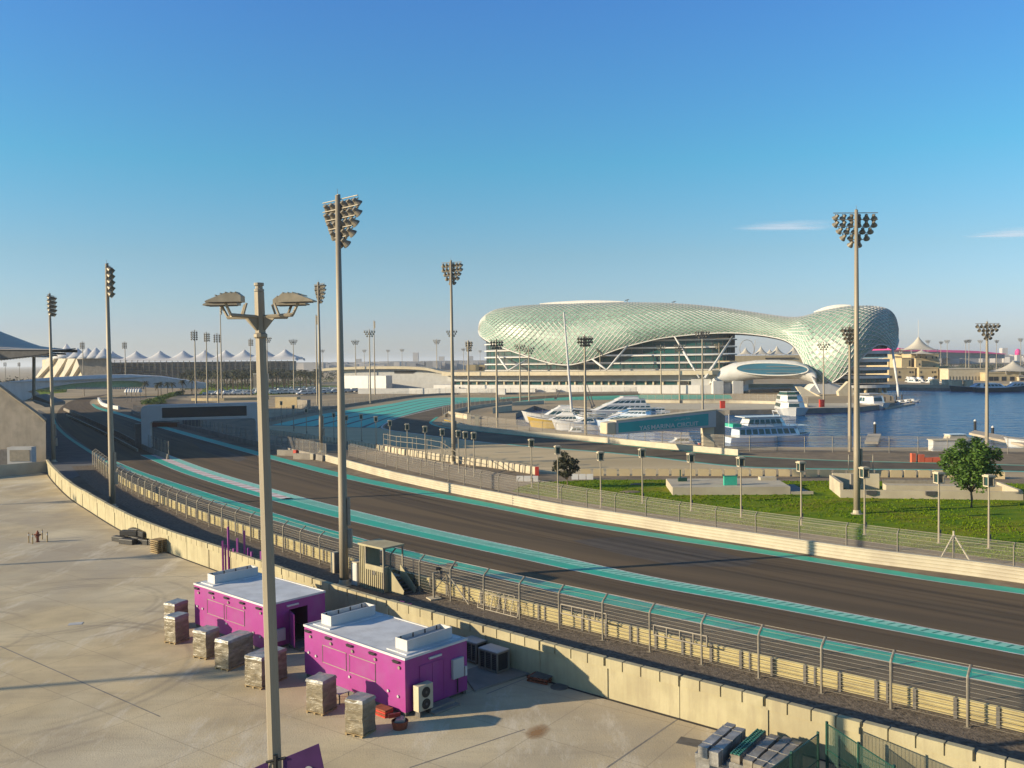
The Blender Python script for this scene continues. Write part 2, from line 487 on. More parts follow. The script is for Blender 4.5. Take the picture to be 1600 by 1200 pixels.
def translucent(name, share):
    m = M[name]
    N, L = m.node_tree.nodes, m.node_tree.links
    b = N['Principled BSDF']
    t = N.new('ShaderNodeBsdfTranslucent'); x = N.new('ShaderNodeMixShader')
    x.inputs[0].default_value = share
    L.new(b.inputs['Base Color'].links[0].from_socket, t.inputs[0])
    L.new(b.outputs[0], x.inputs[1]); L.new(t.outputs[0], x.inputs[2])
    L.new(x.outputs[0], N['Material Output'].inputs[0])
translucent('membrane', .38); translucent('membrane_c', .3)
for n_ in ('leaf', 'leaf_d', 'hedge', 'palm'): translucent(n_, .3)
paddock_concrete()
water_waves()
def grime(name, col, amount, scale=(1, 1, .15), s=1.2):
    """rain streaks and dust on an upright surface"""
    m = M[name]
    N, L = m.node_tree.nodes, m.node_tree.links
    b = N['Principled BSDF']
    src = b.inputs['Base Color'].links[0].from_socket
    tc = [n for n in N if n.bl_idname == 'ShaderNodeTexCoord'][0]
    mp = N.new('ShaderNodeMapping'); mp.inputs['Scale'].default_value = scale
    L.new(tc.outputs['Object'], mp.inputs[0])
    n = N.new('ShaderNodeTexNoise'); n.inputs['Scale'].default_value = s; n.inputs['Detail'].default_value = 8; n.inputs['Roughness'].default_value = .7
    L.new(mp.outputs[0], n.inputs['Vector'])
    r = N.new('ShaderNodeMapRange'); r.inputs['From Min'].default_value, r.inputs['From Max'].default_value = .45, .72; r.inputs['To Max'].default_value = amount
    L.new(n.outputs['Fac'], r.inputs['Value'])
    mx = N.new('ShaderNodeMix'); mx.data_type = 'RGBA'
    L.new(r.outputs[0], mx.inputs['Factor']); L.new(src, mx.inputs['A']); mx.inputs['B'].default_value = (*col, 1)
    L.new(mx.outputs['Result'], b.inputs['Base Color'])
def floor_bands():
    m = M['panel_back']
    N, L = m.node_tree.nodes, m.node_tree.links
    b = N['Principled BSDF']
    src = b.inputs['Base Color'].links[0].from_socket
    tc = [n for n in N if n.bl_idname == 'ShaderNodeTexCoord'][0]
    wv = N.new('ShaderNodeTexWave'); wv.bands_direction = 'Z'; wv.inputs['Scale'].default_value = 2 * math.pi / (20 * 4.0); wv.inputs['Distortion'].default_value = 0
    L.new(tc.outputs['Object'], wv.inputs['Vector'])
    r = N.new('ShaderNodeMapRange'); r.inputs['From Min'].default_value, r.inputs['From Max'].default_value = .62, .80
    L.new(wv.outputs['Fac'], r.inputs['Value'])
    mx = N.new('ShaderNodeMix'); mx.data_type = 'RGBA'
    L.new(r.outputs[0], mx.inputs['Factor']); L.new(src, mx.inputs['A']); mx.inputs['B'].default_value = (.42, .46, .42, 1)
    L.new(mx.outputs['Result'], b.inputs['Base Color'])
floor_bands()
grime('wall', (.24, .20, .13), .6, (1, 1, .12), 2.2)
grime('rail', (.22, .17, .09), .45, (.5, .5, 2), 1.5)
grime('purple', (.22, .07, .17), .4, (1, 1, .15), 1.6)
grime('roofw', (.30, .29, .27), .5, (1, 1, 1), .8)
grime('pole', (.18, .15, .11), .35, (1, 1, .05), 2.5)
grime('concrete_d', (.12, .105, .085), .4, (1, 1, .12), .8)
grime('white', (.36, .34, .30), .4, (1, 1, .15), .6)
grime('teal', (.10, .20, .155), .5, (.3, .3, 1), 1.0)
grime('white_line', (.22, .20, .17), .6, (1, 1, 1), 1.5)
# ------------------------------------------------------------------ ground, water, track
def sheet(name, pts, z, m, kind='structure', label=None):
    pts = at_z(pts, z)
    tris = geometry.tessellate_polygon([pts])
    b = MB()
    b.v, b.f = pts, [tuple(t) for t in tris]
    me_up(b)
    o = b.build(name, m, uv=[(p.x, p.y) for p in pts])
    return tag(o, kind=kind, label=label)
def me_up(b):
    for i, f in enumerate(b.f):
        a, c, d = (b.v[k] for k in f[:3])
        if (c - a).cross(d - a).z < 0:
            b.f[i] = tuple(reversed(f))
def strip(name, A, B, z, m, kind='structure', t0=0.0, t1=1.0, step=2.0, parent=None, cols=1):
    n = max(3, int(arclen(A)[-1] / step))
    a, c = resample(A, n), resample(B, n)
    i0, i1 = int(round(t0 * (n - 1))), int(round(t1 * (n - 1)))
    b = MB()
    uv = []
    s = 0
    for i in range(i0, i1 + 1):
        if i > i0:
            s += ((a[i] + c[i]) / 2 - (a[i - 1] + c[i - 1]) / 2).length
        wd = (c[i] - a[i]).length
        for j in range(cols + 1):
            p = a[i].lerp(c[i], j / cols)
            b.v.append(Vector((p.x, p.y, z)))
            uv.append((s, wd * j / cols))
    k = cols + 1
    for i in range(i1 - i0):
        for j in range(cols):
            b.f.append((i * k + j, (i + 1) * k + j, (i + 1) * k + j + 1, i * k + j + 1))
    me_up(b)
    o = b.build(name, m, parent, uv=uv)
    return tag(o, kind=kind) if parent is None else o
def mid(A, B, t, n=None):
    n = n or max(len(A), len(B))
    a, c = resample(A, n), resample(B, n)
    return [p.lerp(q, t) for p, q in zip(a, c)]

WATER_Z = -1.6
HOLE = GP([(806, 664), (905, 676), (1010, 690), (1140, 697), (1300, 699), (1450, 699), (1620, 701), (1900, 706), (1900, 604), (1600, 603),
           (1470, 606), (1376, 605), (1366, 612), (1396, 619), (1398, 630), (1335, 637), (1140, 641), (1010, 640), (960, 637), (880, 634), (835, 634), (806, 646)])
outer = [V(-30000, -300, 0), V(30000, -300, 0), V(30000, 60000, 0), V(-30000, 60000, 0)]
tris = geometry.tessellate_polygon([outer, HOLE])
b = MB()
b.v, b.f = outer + HOLE, [tuple(t) for t in tris]
me_up(b)
tag(b.build('ground', M['sand']), kind='structure')
hx = [p.x for p in HOLE]; hy = [p.y for p in HOLE]
tag(MB().add([(min(hx) - 5, min(hy) - 5, WATER_Z), (max(hx) + 5, min(hy) - 5, WATER_Z), (max(hx) + 5, max(hy) + 5, WATER_Z), (min(hx) - 5, max(hy) + 5, WATER_Z)],
             [(0, 1, 2, 3)]).build('water', M['water']), kind='structure')
# quay face round the basin, with a coping
q = MB()
for i in range(len(HOLE)):
    a, c = HOLE[i], HOLE[(i + 1) % len(HOLE)]
    q.add([a, c, c + V(0, 0, -3), a + V(0, 0, -3)], [(0, 1, 2, 3)])
quay = tag(q.build('quay', M['concrete_d']), kind='structure')

WP = [(74, 737), (85, 752), (110, 777), (140, 797), (185, 825), (235, 850), (286, 871), (347, 893), (430, 925), (507, 953), (565, 972), (640, 997),
      (725, 1021), (800, 1045), (862, 1064), (930, 1084), (1092, 1129), (1200, 1159), (1294, 1187), (1400, 1217), (1700, 1305)]
FP = [(145, 727), (165, 745), (190, 763), (217, 777), (252, 793), (299, 813), (335, 826), (384, 843), (436, 860), (496, 881), (575, 905), (654, 926), (756, 953),
      (814, 969), (877, 985), (948, 1002), (1022, 1021), (1105, 1041), (1197, 1063), (1336, 1096), (1450, 1122), (1574, 1152), (1700, 1182), (1800, 1206)]
NU = [(182, 722), (225, 739), (312, 767), (400, 794), (480, 818), (550, 838), (615, 856), (710, 878), (822, 903), (957, 931), (1030, 947), (1105, 963), (1200, 984), (1600, 1061), (1700, 1080)]
NL = [(178, 727), (217, 742), (312, 777), (400, 805), (480, 829), (565, 852), (657, 876), (762, 900), (815, 912), (950, 945), (1105, 976), (1197, 996), (1600, 1077), (1700, 1097)]
MU = [(262, 711), (330, 736), (400, 757), (480, 780), (560, 800), (660, 824), (780, 850), (860, 867), (955, 889), (1030, 905), (1180, 932), (1375, 969), (1600, 1011), (1700, 1030)]
ML = [(220, 711), (275, 735), (340, 757), (400, 775), (480, 797), (580, 822), (700, 849), (780, 866), (840, 879), (930, 899), (1030, 919), (1180, 945), (1375, 982), (1600, 1024), (1700, 1043)]
TU = [(146, 631), (156, 637), (180, 643), (213, 653), (232, 659), (300, 678), (400, 705), (527, 738), (660, 766), (780, 789), (880, 810), (1030, 834), (1180, 857), (1440, 899), (1600, 921), (1700, 935)]
TL = [(143, 632), (152, 639), (178, 646), (211, 656), (232, 663), (300, 683), (400, 711), (527, 745), (660, 773), (780, 796), (880, 816), (1030, 841), (1180, 864), (1440, 906), (1600, 929), (1700, 944)]
BP = [(510, 721), (600, 746), (700, 769), (780, 785), (880, 805), (980, 821), (1080, 838), (1180, 853), (1340, 878), (1525, 901), (1600, 912), (1700, 927)]
F2P = [(545, 714), (640, 738), (755, 764), (880, 790), (1000, 811), (1130, 832), (1246, 849), (1301, 857), (1421, 874), (1600, 899), (1700, 912)]
W, F, Nu, Nl, Mu, Ml, Tu, Tl, B_, F2 = (line(p) for p in (WP, FP, NU, NL, MU, ML, TU, TL, BP, F2P))
Rl = offset(F, 0.9)

# paddock
pad = W[:-1] + [W[-1], V(80, -20, 0), V(-240, -20, 0), V(-240, 15, 0), V(-240, 165, 0), G(-60, 748)]
sheet('paddock_ground', pad, 0.012, M['concrete'])
sheet('service_road', W + offset(F, -3.3)[::-1] , 0.016, M['asphalt2'])
strip('gravel_strip', offset(F, -3.4), Rl, 0.03, M['gravel'])
sheet('side_runoff', GP([(60, 640), (88, 654), (94, 666), (140, 701), (180, 728), (150, 733), (112, 748), (74, 742), (50, 735)]), 0.02, M['runoff2'])
strip('track_verge', Rl, Nl, 0.022, M['asphalt2'])
Lb = line([(128, 621), (110, 627), (95, 637), (88, 650), (94, 664), (110, 679), (140, 701)] + NL)
Rb = line([(175, 615), (150, 622), (140, 629)] + TL[1:])
strip('track', Lb, Rb, 0.03, M['asphalt'], cols=6)
strip('far_verge', Tl, line([(152, 632), (190, 641), (260, 655), (330, 672), (420, 698)] + BP), 0.022, M['verge'])
sheet('infield_ground', GP([(412, 686), (540, 697), (640, 711), (705, 721), (780, 731), (840, 741), (915, 744), (1180, 744), (1600, 748), (2060, 754),
                            (2060, 960), (1700, 926), (1600, 911), (1340, 877), (1180, 852), (980, 820), (780, 784), (600, 745), (510, 720), (440, 706)]), 0.010, M['verge'])
# teal bands with white edge lines
def band(name, A, B, z, m, wl=0.13):
    strip(name, A, B, z, m)
    strip('edge_line', A, offset(A, wl), z + .006, M['white_line'])
    strip('edge_line', B, offset(B, -wl), z + .006, M['white_line'])
band('near_edge_band', Nu, Nl, .04, M['teal'])
strip('far_edge_band', Tu, Tl, .04, M['teal'])
strip('edge_line', Tl, offset(Tl, -.12), .046, M['white_line'])
nedge = line([(84, 650), (90, 664), (106, 680), (137, 701), (178, 725)])
strip('edge_band', nedge, offset(nedge, -.9), .04, M['teal'])
# middle kerb: solid lower half, castellated upper half, pink and white stretch at its far end
CUT = 0.44 * (arclen(Ml)[-1] - EXT) / arclen(Ml)[-1]
m1, m2 = mid(Ml, Mu, .5), mid(Ml, Mu, .66)
ma, mb_ = mid(Ml, Mu, .36), mid(Ml, Mu, .70)
strip('kerb_band', Ml, m1, .04, M['teal'], t0=CUT)
strip('kerb_band', m1, Mu, .04, M['teal_l'], t0=CUT)
strip('kerb_band', Ml, ma, .04, M['teal'], t1=CUT)
strip('kerb_stripe', ma, mb_, .04, M['pinkkerb'], t1=CUT)
strip('kerb_band', mb_, Mu, .04, M['teal_l'], t1=CUT)
strip('edge_line', Ml, offset(Ml, -.14), .046, M['white_line'])
strip('edge_line', Mu, offset(Mu, .14), .046, M['white_line'])
kb, kr = MB(), MB()
A, C = resample(m1, step=.36), None
n = len(A)
A, C = resample(mid(Ml, Mu, .56), n), resample(mid(Ml, Mu, .94), n)
for i in range(int(n * CUT), n - 1, 2):
    u_ = .38
    kb.add([V(p.x, p.y, .052) for p in (A[i], A[i].lerp(A[i + 1], u_), C[i].lerp(C[i + 1], u_), C[i])], [(0, 1, 2, 3)])
A, C = resample(ma, n // 2), resample(mb_, n // 2)
for i in range(4, int(n // 2 * CUT) - 1, 4):
    kr.add([V(p.x, p.y, .052) for p in (A[i], A[i].lerp(A[i + 1], .8), C[i].lerp(C[i + 1], .8), C[i])], [(0, 1, 2, 3)])
me_up(kb); me_up(kr)
M['teal_d'] = mat('dark_teal_paint', (.02, .22, .16), (.015, .18, .13), .8, .6)
tag(kb.build('kerb_blocks', M['teal_d']), kind='structure')
tag(kr.build('kerb_marks', M['kerb_red']), kind='structure')
# lawn
lawn = GP([(800, 768), (812, 761), (840, 754), (930, 750), (1055, 750), (1250, 752), (1320, 751), (1600, 756), (2050, 762), (2050, 925), (1720, 897), (1600, 880), (1400, 852), (1180, 823), (1000, 800), (880, 780)])
tag(sheet('lawn', lawn, .022, M['grass']), kind='stuff')
# leaning tufts scattered through the lawn
tf = MB()
lp = [(p.x, p.y) for p in lawn]
def inside(x, y):
    c = False
    for (x1, y1), (x2, y2) in zip(lp, lp[1:] + lp[:1]):
        if (y1 > y) != (y2 > y) and x < (x2 - x1) * (y - y1) / (y2 - y1) + x1: c = not c
    return c
lx, ly = [p[0] for p in lp], [p[1] for p in lp]
rt_ = random.Random(12)
k_ = 0
while k_ < 16000:
    x, y = rt_.uniform(min(lx), min(70, max(lx))), rt_.uniform(min(ly), max(ly))
    if not inside(x, y): continue
    if noise.noise(V(x * .08, y * .08, 3)) < rt_.uniform(-.5, .35): 
        k_ += 1; continue
    h, r_ = rt_.uniform(.05, .13), rt_.uniform(.06, .16)
    a = rt_.uniform(0, 6.28)
    for q_ in (0, 1.6):
        d = V(math.cos(a + q_), math.sin(a + q_), 0) * r_
        o_ = V(rt_.uniform(-.06, .06), rt_.uniform(-.06, .06), h)
        c = V(x, y, .022)
        tf.add([c - d, c + d, c + d * .5 + o_, c - d * .7 + o_ * .9], [(0, 1, 2, 3)])
    k_ += 1
tag(tf.build('grass_tufts', M['tuft']), kind='stuff')
# second track beyond, with its hairpin round the infield
T2U = [(1700, 730), (1600, 727), (1440, 723), (1290, 719), (1152, 712), (1040, 702), (920, 690), (820, 681), (740, 673), (695, 668), (676, 662), (678, 657), (695, 648), (740, 638), (800, 628), (880, 621), (1000, 617)]
T2L = [(1700, 739), (1600, 737), (1440, 734), (1300, 733), (1190, 731), (1120, 726), (970, 709), (820, 697), (710, 685), (650, 677), (607, 671), (602, 665), (623, 654), (665, 643), (704, 634), (760, 626), (860, 618), (1000, 613)]
T2u, T2l = line(T2U, 2, 1), line(T2L, 2, 1)
sheet('second_track', T2u + T2l[::-1], .03, M['asphalt2'])
strip('second_track_band', T2u, offset(T2u, .8), .04, M['teal'], t1=.55)
strip('edge_line', offset(T2l, .9), offset(T2l, .5), .04, M['white_line'], t1=.70)
strip('second_track_band', offset(T2l, .5), offset(T2l, -.4), .04, M['teal'], t0=.05, t1=.30)
# striped run-off
ST = [(420, 665), (505, 647), (605, 632), (667, 622), (780, 621.5), (780, 625), (704, 633), (665, 642), (623, 653), (600, 665), (592, 669)]
sheet('striped_runoff', GP(ST), .026, M['runoff2'])
def lerp2(a, c, t): return (a[0] + (c[0] - a[0]) * t, a[1] + (c[1] - a[1]) * t)
ua = [(424, 664.5), (505, 647), (605, 632), (670, 622), (776, 621.5)]
ub = [(590, 668.5), (603, 661), (625, 651), (700, 632.5), (776, 625)]
edges = [0, .17, .21, .40, .44, .62, .66, .84, .88, 1.0]
for i in range(0, 10, 2):
    A = line([lerp2(a, c, edges[i]) for a, c in zip(ua, ub)], 3, 0)
    C = line([lerp2(a, c, edges[i + 1]) for a, c in zip(ua, ub)], 3, 0)
    strip('runoff_stripe', A, C, .034, M['teal_s'])
sheet('pale_runoff', GP([(412, 664), (420, 664.5), (592, 669), (605, 672), (650, 678), (710, 686), (820, 698), (970, 710), (1120, 727), (1190, 732), (1195, 735),
                         (1180, 744), (915, 744), (880, 741), (820, 735), (740, 722), (640, 708), (540, 694), (412, 678)]), .018, M['runoff'])
# tan verge of the quay side and service strip behind the blocks
sheet('quay_verge', GP([(1150, 711), (1152, 702), (1300, 704), (2050, 710), (2050, 736), (1700, 729), (1600, 726), (1440, 722), (1290, 718)]), .016, M['verge'])
sheet('hotel_runoff', GP([(780, 621), (900, 617), (1140, 617), (1145, 623), (900, 625), (785, 628)]), .026, M['teal'])
sheet('far_quay', GP([(1000, 639.5), (1140, 640.5), (1335, 636.5), (1335, 630), (1140, 630.5), (1000, 630)]), .02, M['cream'])
# left far circuit: run-off and lawn under the link bridge
sheet('far_infield', GP([(150, 634), (215, 655), (300, 676), (400, 700), (412, 690), (412, 640), (330, 628), (240, 622), (190, 618)]), .008, M['verge'])
sheet('far_lawn', GP([(46, 612), (66, 609), (105, 608), (103, 613), (70, 616), (48, 617)]), .02, M['grass'])

# worn patches and tyre marks on the track surface
M['patch'] = mat('asphalt_patch', (.078, .062, .047), (.066, .053, .041), .6, .88, .25, 30)
sheet('asphalt_patch', GP([(893, 845), (985, 838), (1120, 862), (1185, 878), (1165, 886), (1060, 886), (960, 864)]), .036, M['patch'])
sheet('asphalt_patch', GP([(300, 690), (352, 703), (388, 716), (372, 722), (318, 706)]), .036, M['patch'])
m = bpy.data.materials.new('rubber_marks'); m.use_nodes = True
N, L = m.node_tree.nodes, m.node_tree.links
bs = N['Principled BSDF']; bs.inputs['Base Color'].default_value = (.028, .024, .020, 1); bs.inputs['Roughness'].default_value = .8
tc = N.new('ShaderNodeTexCoord'); mp = N.new('ShaderNodeMapping'); mp.inputs['Scale'].default_value = (.03, 1.2, 1)
nz = N.new('ShaderNodeTexNoise'); nz.inputs['Scale'].default_value = 1.0; nz.inputs['Detail'].default_value = 6
mr = N.new('ShaderNodeMapRange'); mr.inputs['From Min'].default_value, mr.inputs['From Max'].default_value, mr.inputs['To Max'].default_value = .40, .75, .42
L.new(tc.outputs['UV'], mp.inputs[0]); L.new(mp.outputs[0], nz.inputs['Vector']); L.new(nz.outputs['Fac'], mr.inputs['Value']); L.new(mr.outputs[0], bs.inputs['Alpha'])
M['rubber'] = m
for t_, w_ in ((.30, 1.0), (.42, 2.4), (.62, 2.2), (.80, .8)):
    pth = mid(Mu, Tl, t_)
    strip('rubber_line', pth, offset(pth, w_), .042, M['rubber'])
for t_, w_ in ((.35, .5), (.6, 1.6)):
    pth = mid(Nu, Ml, t_)
    strip('rubber_line', pth, offset(pth, w_), .042, M['rubber'])
# rust stain on the concrete
m = bpy.data.materials.new('rust_stain'); m.use_nodes = True
N, L = m.node_tree.nodes, m.node_tree.links
bs = N['Principled BSDF']; bs.inputs['Base Color'].default_value = (.30, .16, .06, 1); bs.inputs['Roughness'].default_value = .9
tc = N.new('ShaderNodeTexCoord'); nz = N.new('ShaderNodeTexNoise'); nz.inputs['Scale'].default_value = .9; nz.inputs['Detail'].default_value = 7
g_ = N.new('ShaderNodeTexGradient'); g_.gradient_type = 'SPHERICAL'; ml = N.new('ShaderNodeMath'); ml.operation = 'MULTIPLY'
mp = N.new('ShaderNodeMapping'); mp.inputs['Location'].default_value = (-1, -1, 0); mp.inputs['Scale'].default_value = (2, 2, 0)
mr = N.new('ShaderNodeMapRange'); mr.inputs['From Min'].default_value, mr.inputs['From Max'].default_value, mr.inputs['To Max'].default_value = .12, .4, .7
L.new(tc.outputs['UV'], mp.inputs[0]); L.new(mp.outputs[0], g_.inputs[0]); L.new(tc.outputs['Object'], nz.inputs['Vector'])
L.new(nz.outputs['Fac'], ml.inputs[0]); L.new(g_.outputs['Fac'], ml.inputs[1]); L.new(ml.outputs[0], mr.inputs['Value']); L.new(mr.outputs[0], bs.inputs['Alpha'])
for quad in ([(800, 1160), (850, 1165), (880, 1128), (828, 1125)],):
    q4 = at_z(GP(quad), .018)
    tag(MB().add(q4, [(0, 1, 2, 3)]).build('ground_stain', m, uv=[(0, 0), (1, 0), (1, 1), (0, 1)]), kind='structure')
# saw-cut joint lines
for a, c in (((948, 1200), (1062, 1122)), ((640, 1200), (820, 1140)), ((760, 1085), (842, 1052)), ((0, 1010), (250, 1120)), ((120, 905), (330, 900))):
    A, C = G(*a), G(*c); d = (C - A).normalized(); nn = V(-d.y, d.x, 0) * .04
    tag(MB().add([V(p.x, p.y, .017) for p in (A - nn, C - nn, C + nn, A + nn)], [(0, 1, 2, 3)]).build('joint_line', M['dark_joint'] if 'dark_joint' in M else M['concrete_d']), kind='structure')
# ================================================================== near objects
UPZ = V(0, 0, 1)
# ---------------------------------------------------------------- perimeter wall of precast panels
wall = thing('perimeter_wall', 'long curved cream precast wall between the paddock and the service road', 'wall', W[0])
WH = 2.05
k = max(1, int(arclen(W)[-1] / 4.4))
WR = resample(W, k * 12 + 1)
rnd = random.Random(3)
for i in range(k):
    seg = WR[i * 12:(i + 1) * 12 + 1]
    b = MB()
    L = (seg[-1] - seg[0]).length
    g = 0.05 / max(L, 1)
    seg = [seg[0].lerp(seg[1], .12)] + seg[1:-1] + [seg[-1].lerp(seg[-2], .12)]
    h = WH + rnd.uniform(-.04, .03)
    b.sweep(seg, [(-.11, 0), (-.11, h - .06), (.11, h - .06), (.11, 0)])
    # cap pieces along the top with narrow slits between them
    for j in range(0, 12, 3):
        cs = [seg[j].lerp(seg[j + 1], .10), seg[j + 1], seg[j + 2], seg[j + 3].lerp(seg[j + 2], .10)]
        b.sweep(cs, [(-.17, h - .45), (-.17, h + .06), (.17, h + .06), (.17, h - .45)])
    b.build('wall_panel', M['wall'], wall)
for i in range(0, k + 1):
    p = WR[i * 12]
    d = (WR[min(i * 12 + 1, len(WR) - 1)] - WR[max(i * 12 - 1, 0)])
    a = math.atan2(d.y, d.x)
    b = MB()
    if i % 2 == 0:
        b.box(p + V(0, 0, .85), (.34, .34, 1.7), a)
    else:
        b.box(p + V(0, 0, .95), (.10, .16, 1.9), a)
    b.build('wall_post', M['wall'], wall)
# dark drain gap along the foot of the wall
strip('drain_line', offset(W, -.16), offset(W, -.36), .018, M['dark'])

# ---------------------------------------------------------------- debris fences
def fence(name, label, path, h, bend, spacing, cables, mesh, post_r=.065, cable_r=.011, cat='fence', side=1, cm='steel'):
    f = thing(name, label, cat, path[0])
    pts = resample(path, step=spacing)
    if len(pts) > 95:
        pts = resample(path, 95)
    hb = h - bend * .9
    for i, p in enumerate(pts):
        a = pts[max(i - 1, 0)]; c = pts[min(i + 1, len(pts) - 1)]
        t = (c - a).normalized(); nn = V(-t.y, t.x, 0) * side
        b = MB()
        b.tube([p, p + UPZ * hb, p + UPZ * (hb + .12) + nn * .06, p + UPZ * h + nn * bend], post_r, 6)
        b.box(p + UPZ * .02, (.3, .3, .04), math.atan2(t.y, t.x))
        b.build('post', M['steel'], f)
    fine = resample(path, step=max(2.0, spacing / 2))
    prof = [(0, hb * (j + 1) / (cables - 2)) for j in range(cables - 2)] + [(bend * .5 * side, h - bend * .45), (bend * side, h)]
    b = MB()
    for j, (l, z) in enumerate(prof):
        pth = offset(fine, l + .03 * side)
        b.tube([V(p.x, p.y, z) for p in pth], cable_r * (1.6 if j in (cables - 1, cables - 3) else 1), 4)
    b.build('cable', M[cm], f)
    b = MB()
    pr = [(.05 * side, .25), (.05 * side, hb), (bend * side, h)]
    b.sweep(fine, pr, close=False)
    b.build('mesh', M[mesh], f)
    return f
fence('debris_fence', 'tall debris fence with bent post tops along the gravel strip by the near track', F, 2.9, .55, 3.55, 13, 'mesh')
nf = bpy.data.objects['debris_fence']
for a_, c_ in (((877, 985), (948, 1002)), ((1022, 1021), (1105, 1041))):
    A_, C_ = G(*a_), G(*c_)
    nb_ = MB()
    for z in (1.15, 1.75): nb_.bar(A_ + UPZ * z, C_ + UPZ * z, .05, 5)
    for k_ in range(5): nb_.bar(A_.lerp(C_, k_ / 4) + UPZ * 1.15, A_.lerp(C_, k_ / 4) + UPZ * 1.75, .05, 5)
    nb_.build('gate_frame', M['steel'], nf)
f2_ = fence('debris_fence', 'debris fence standing behind the far barrier, between the track and the lawn', F2, 2.5, .4, 4.6, 8, 'mesh_far', .055, .013)
MB().bar(G(1465, 881), G(1490, 878) + UPZ * 2.4, .07, 5).bar(G(1523, 889), G(1490, 878) + UPZ * 2.4, .07, 5).bar(G(1490, 878), G(1490, 878) + UPZ * 2.7, .08, 6).build('brace', M['rail2'], f2_)
# ---------------------------------------------------------------- guard rail of four corrugated beams
gr = thing('guard_rail', 'cream four-beam guard rail just behind the near debris fence', 'guard rail', Rl[0])
RH = 1.05
prof = [(0, .06)]
for i in range(4):
    z = .06 + i * .25
    prof += [(-.085, z + .04), (-.085, z + .09), (-.01, z + .125), (-.085, z + .16), (-.085, z + .21), (0, z + .25)]
prof += [(.05, RH + .01), (.05, .06)]
MB().sweep(resample(Rl, step=1.6), prof).build('beam', M['rail'], gr)
pp = resample(Rl, step=1.9)
b = MB(); nb = 0
near_posts = pp[-96:]
far_posts = pp[:-96]
for lst, single in ((near_posts, True), (far_posts, False)):
    for i, p in enumerate(lst):
        j = min(max(i, 1), len(lst) - 2)
        t = (lst[j + 1] - lst[j - 1]).normalized(); nn = V(-t.y, t.x, 0)
        a = math.atan2(t.y, t.x)
        if single: b = MB()
        b.box(p - nn * .10 + UPZ * .53, (.05, .11, 1.1), a)
        b.box(p - nn * .16 + UPZ * .53, (.16, .02, 1.1), a)
        for q in range(4):
            b.box(p - nn * .055 + UPZ * (.185 + q * .25), (.26, .03, .09), a)
        if i % 2 == 0:
            b.box(p - nn * .10 + t * .55 + UPZ * .53, (.10, .09, 1.08), a)
        if single: b.build('post', M['steel_d'], gr)
if far_posts:
    o = b.build('far_posts', M['steel_d'], gr); o['kind'] = 'stuff'
# far barrier: pale stacked rail wall
fb = thing('far_barrier', 'pale cream stacked-rail barrier along the far edge of the track', 'barrier', B_[0])
prof = [(-.12, 0)]
for i in range(4):
    z = i * .3
    prof += [(-.12, z + .02), (-.19, z + .07), (-.19, z + .24), (-.12, z + .29)]
prof += [(.15, 1.2), (.15, 0)]
# pale barrier faces the track, i.e. the right of travel
MB().sweep(resample(B_, step=1.6), prof).build('stacked_rail', M['rail2'], fb)
MB().sweep(resample(B_, step=1.6), [(-.20, 1.2), (-.20, 1.26), (.2, 1.26), (.2, 1.2)]).build('capping', M['rail2'], fb)
p0 = resample(B_, step=1.6)
tg = G(806, 789)
MB().box(tg + V(-.2, -.25, .6), (.25, .5, 1.35), -.5).build('gap_post', M['steel_d'], fb)

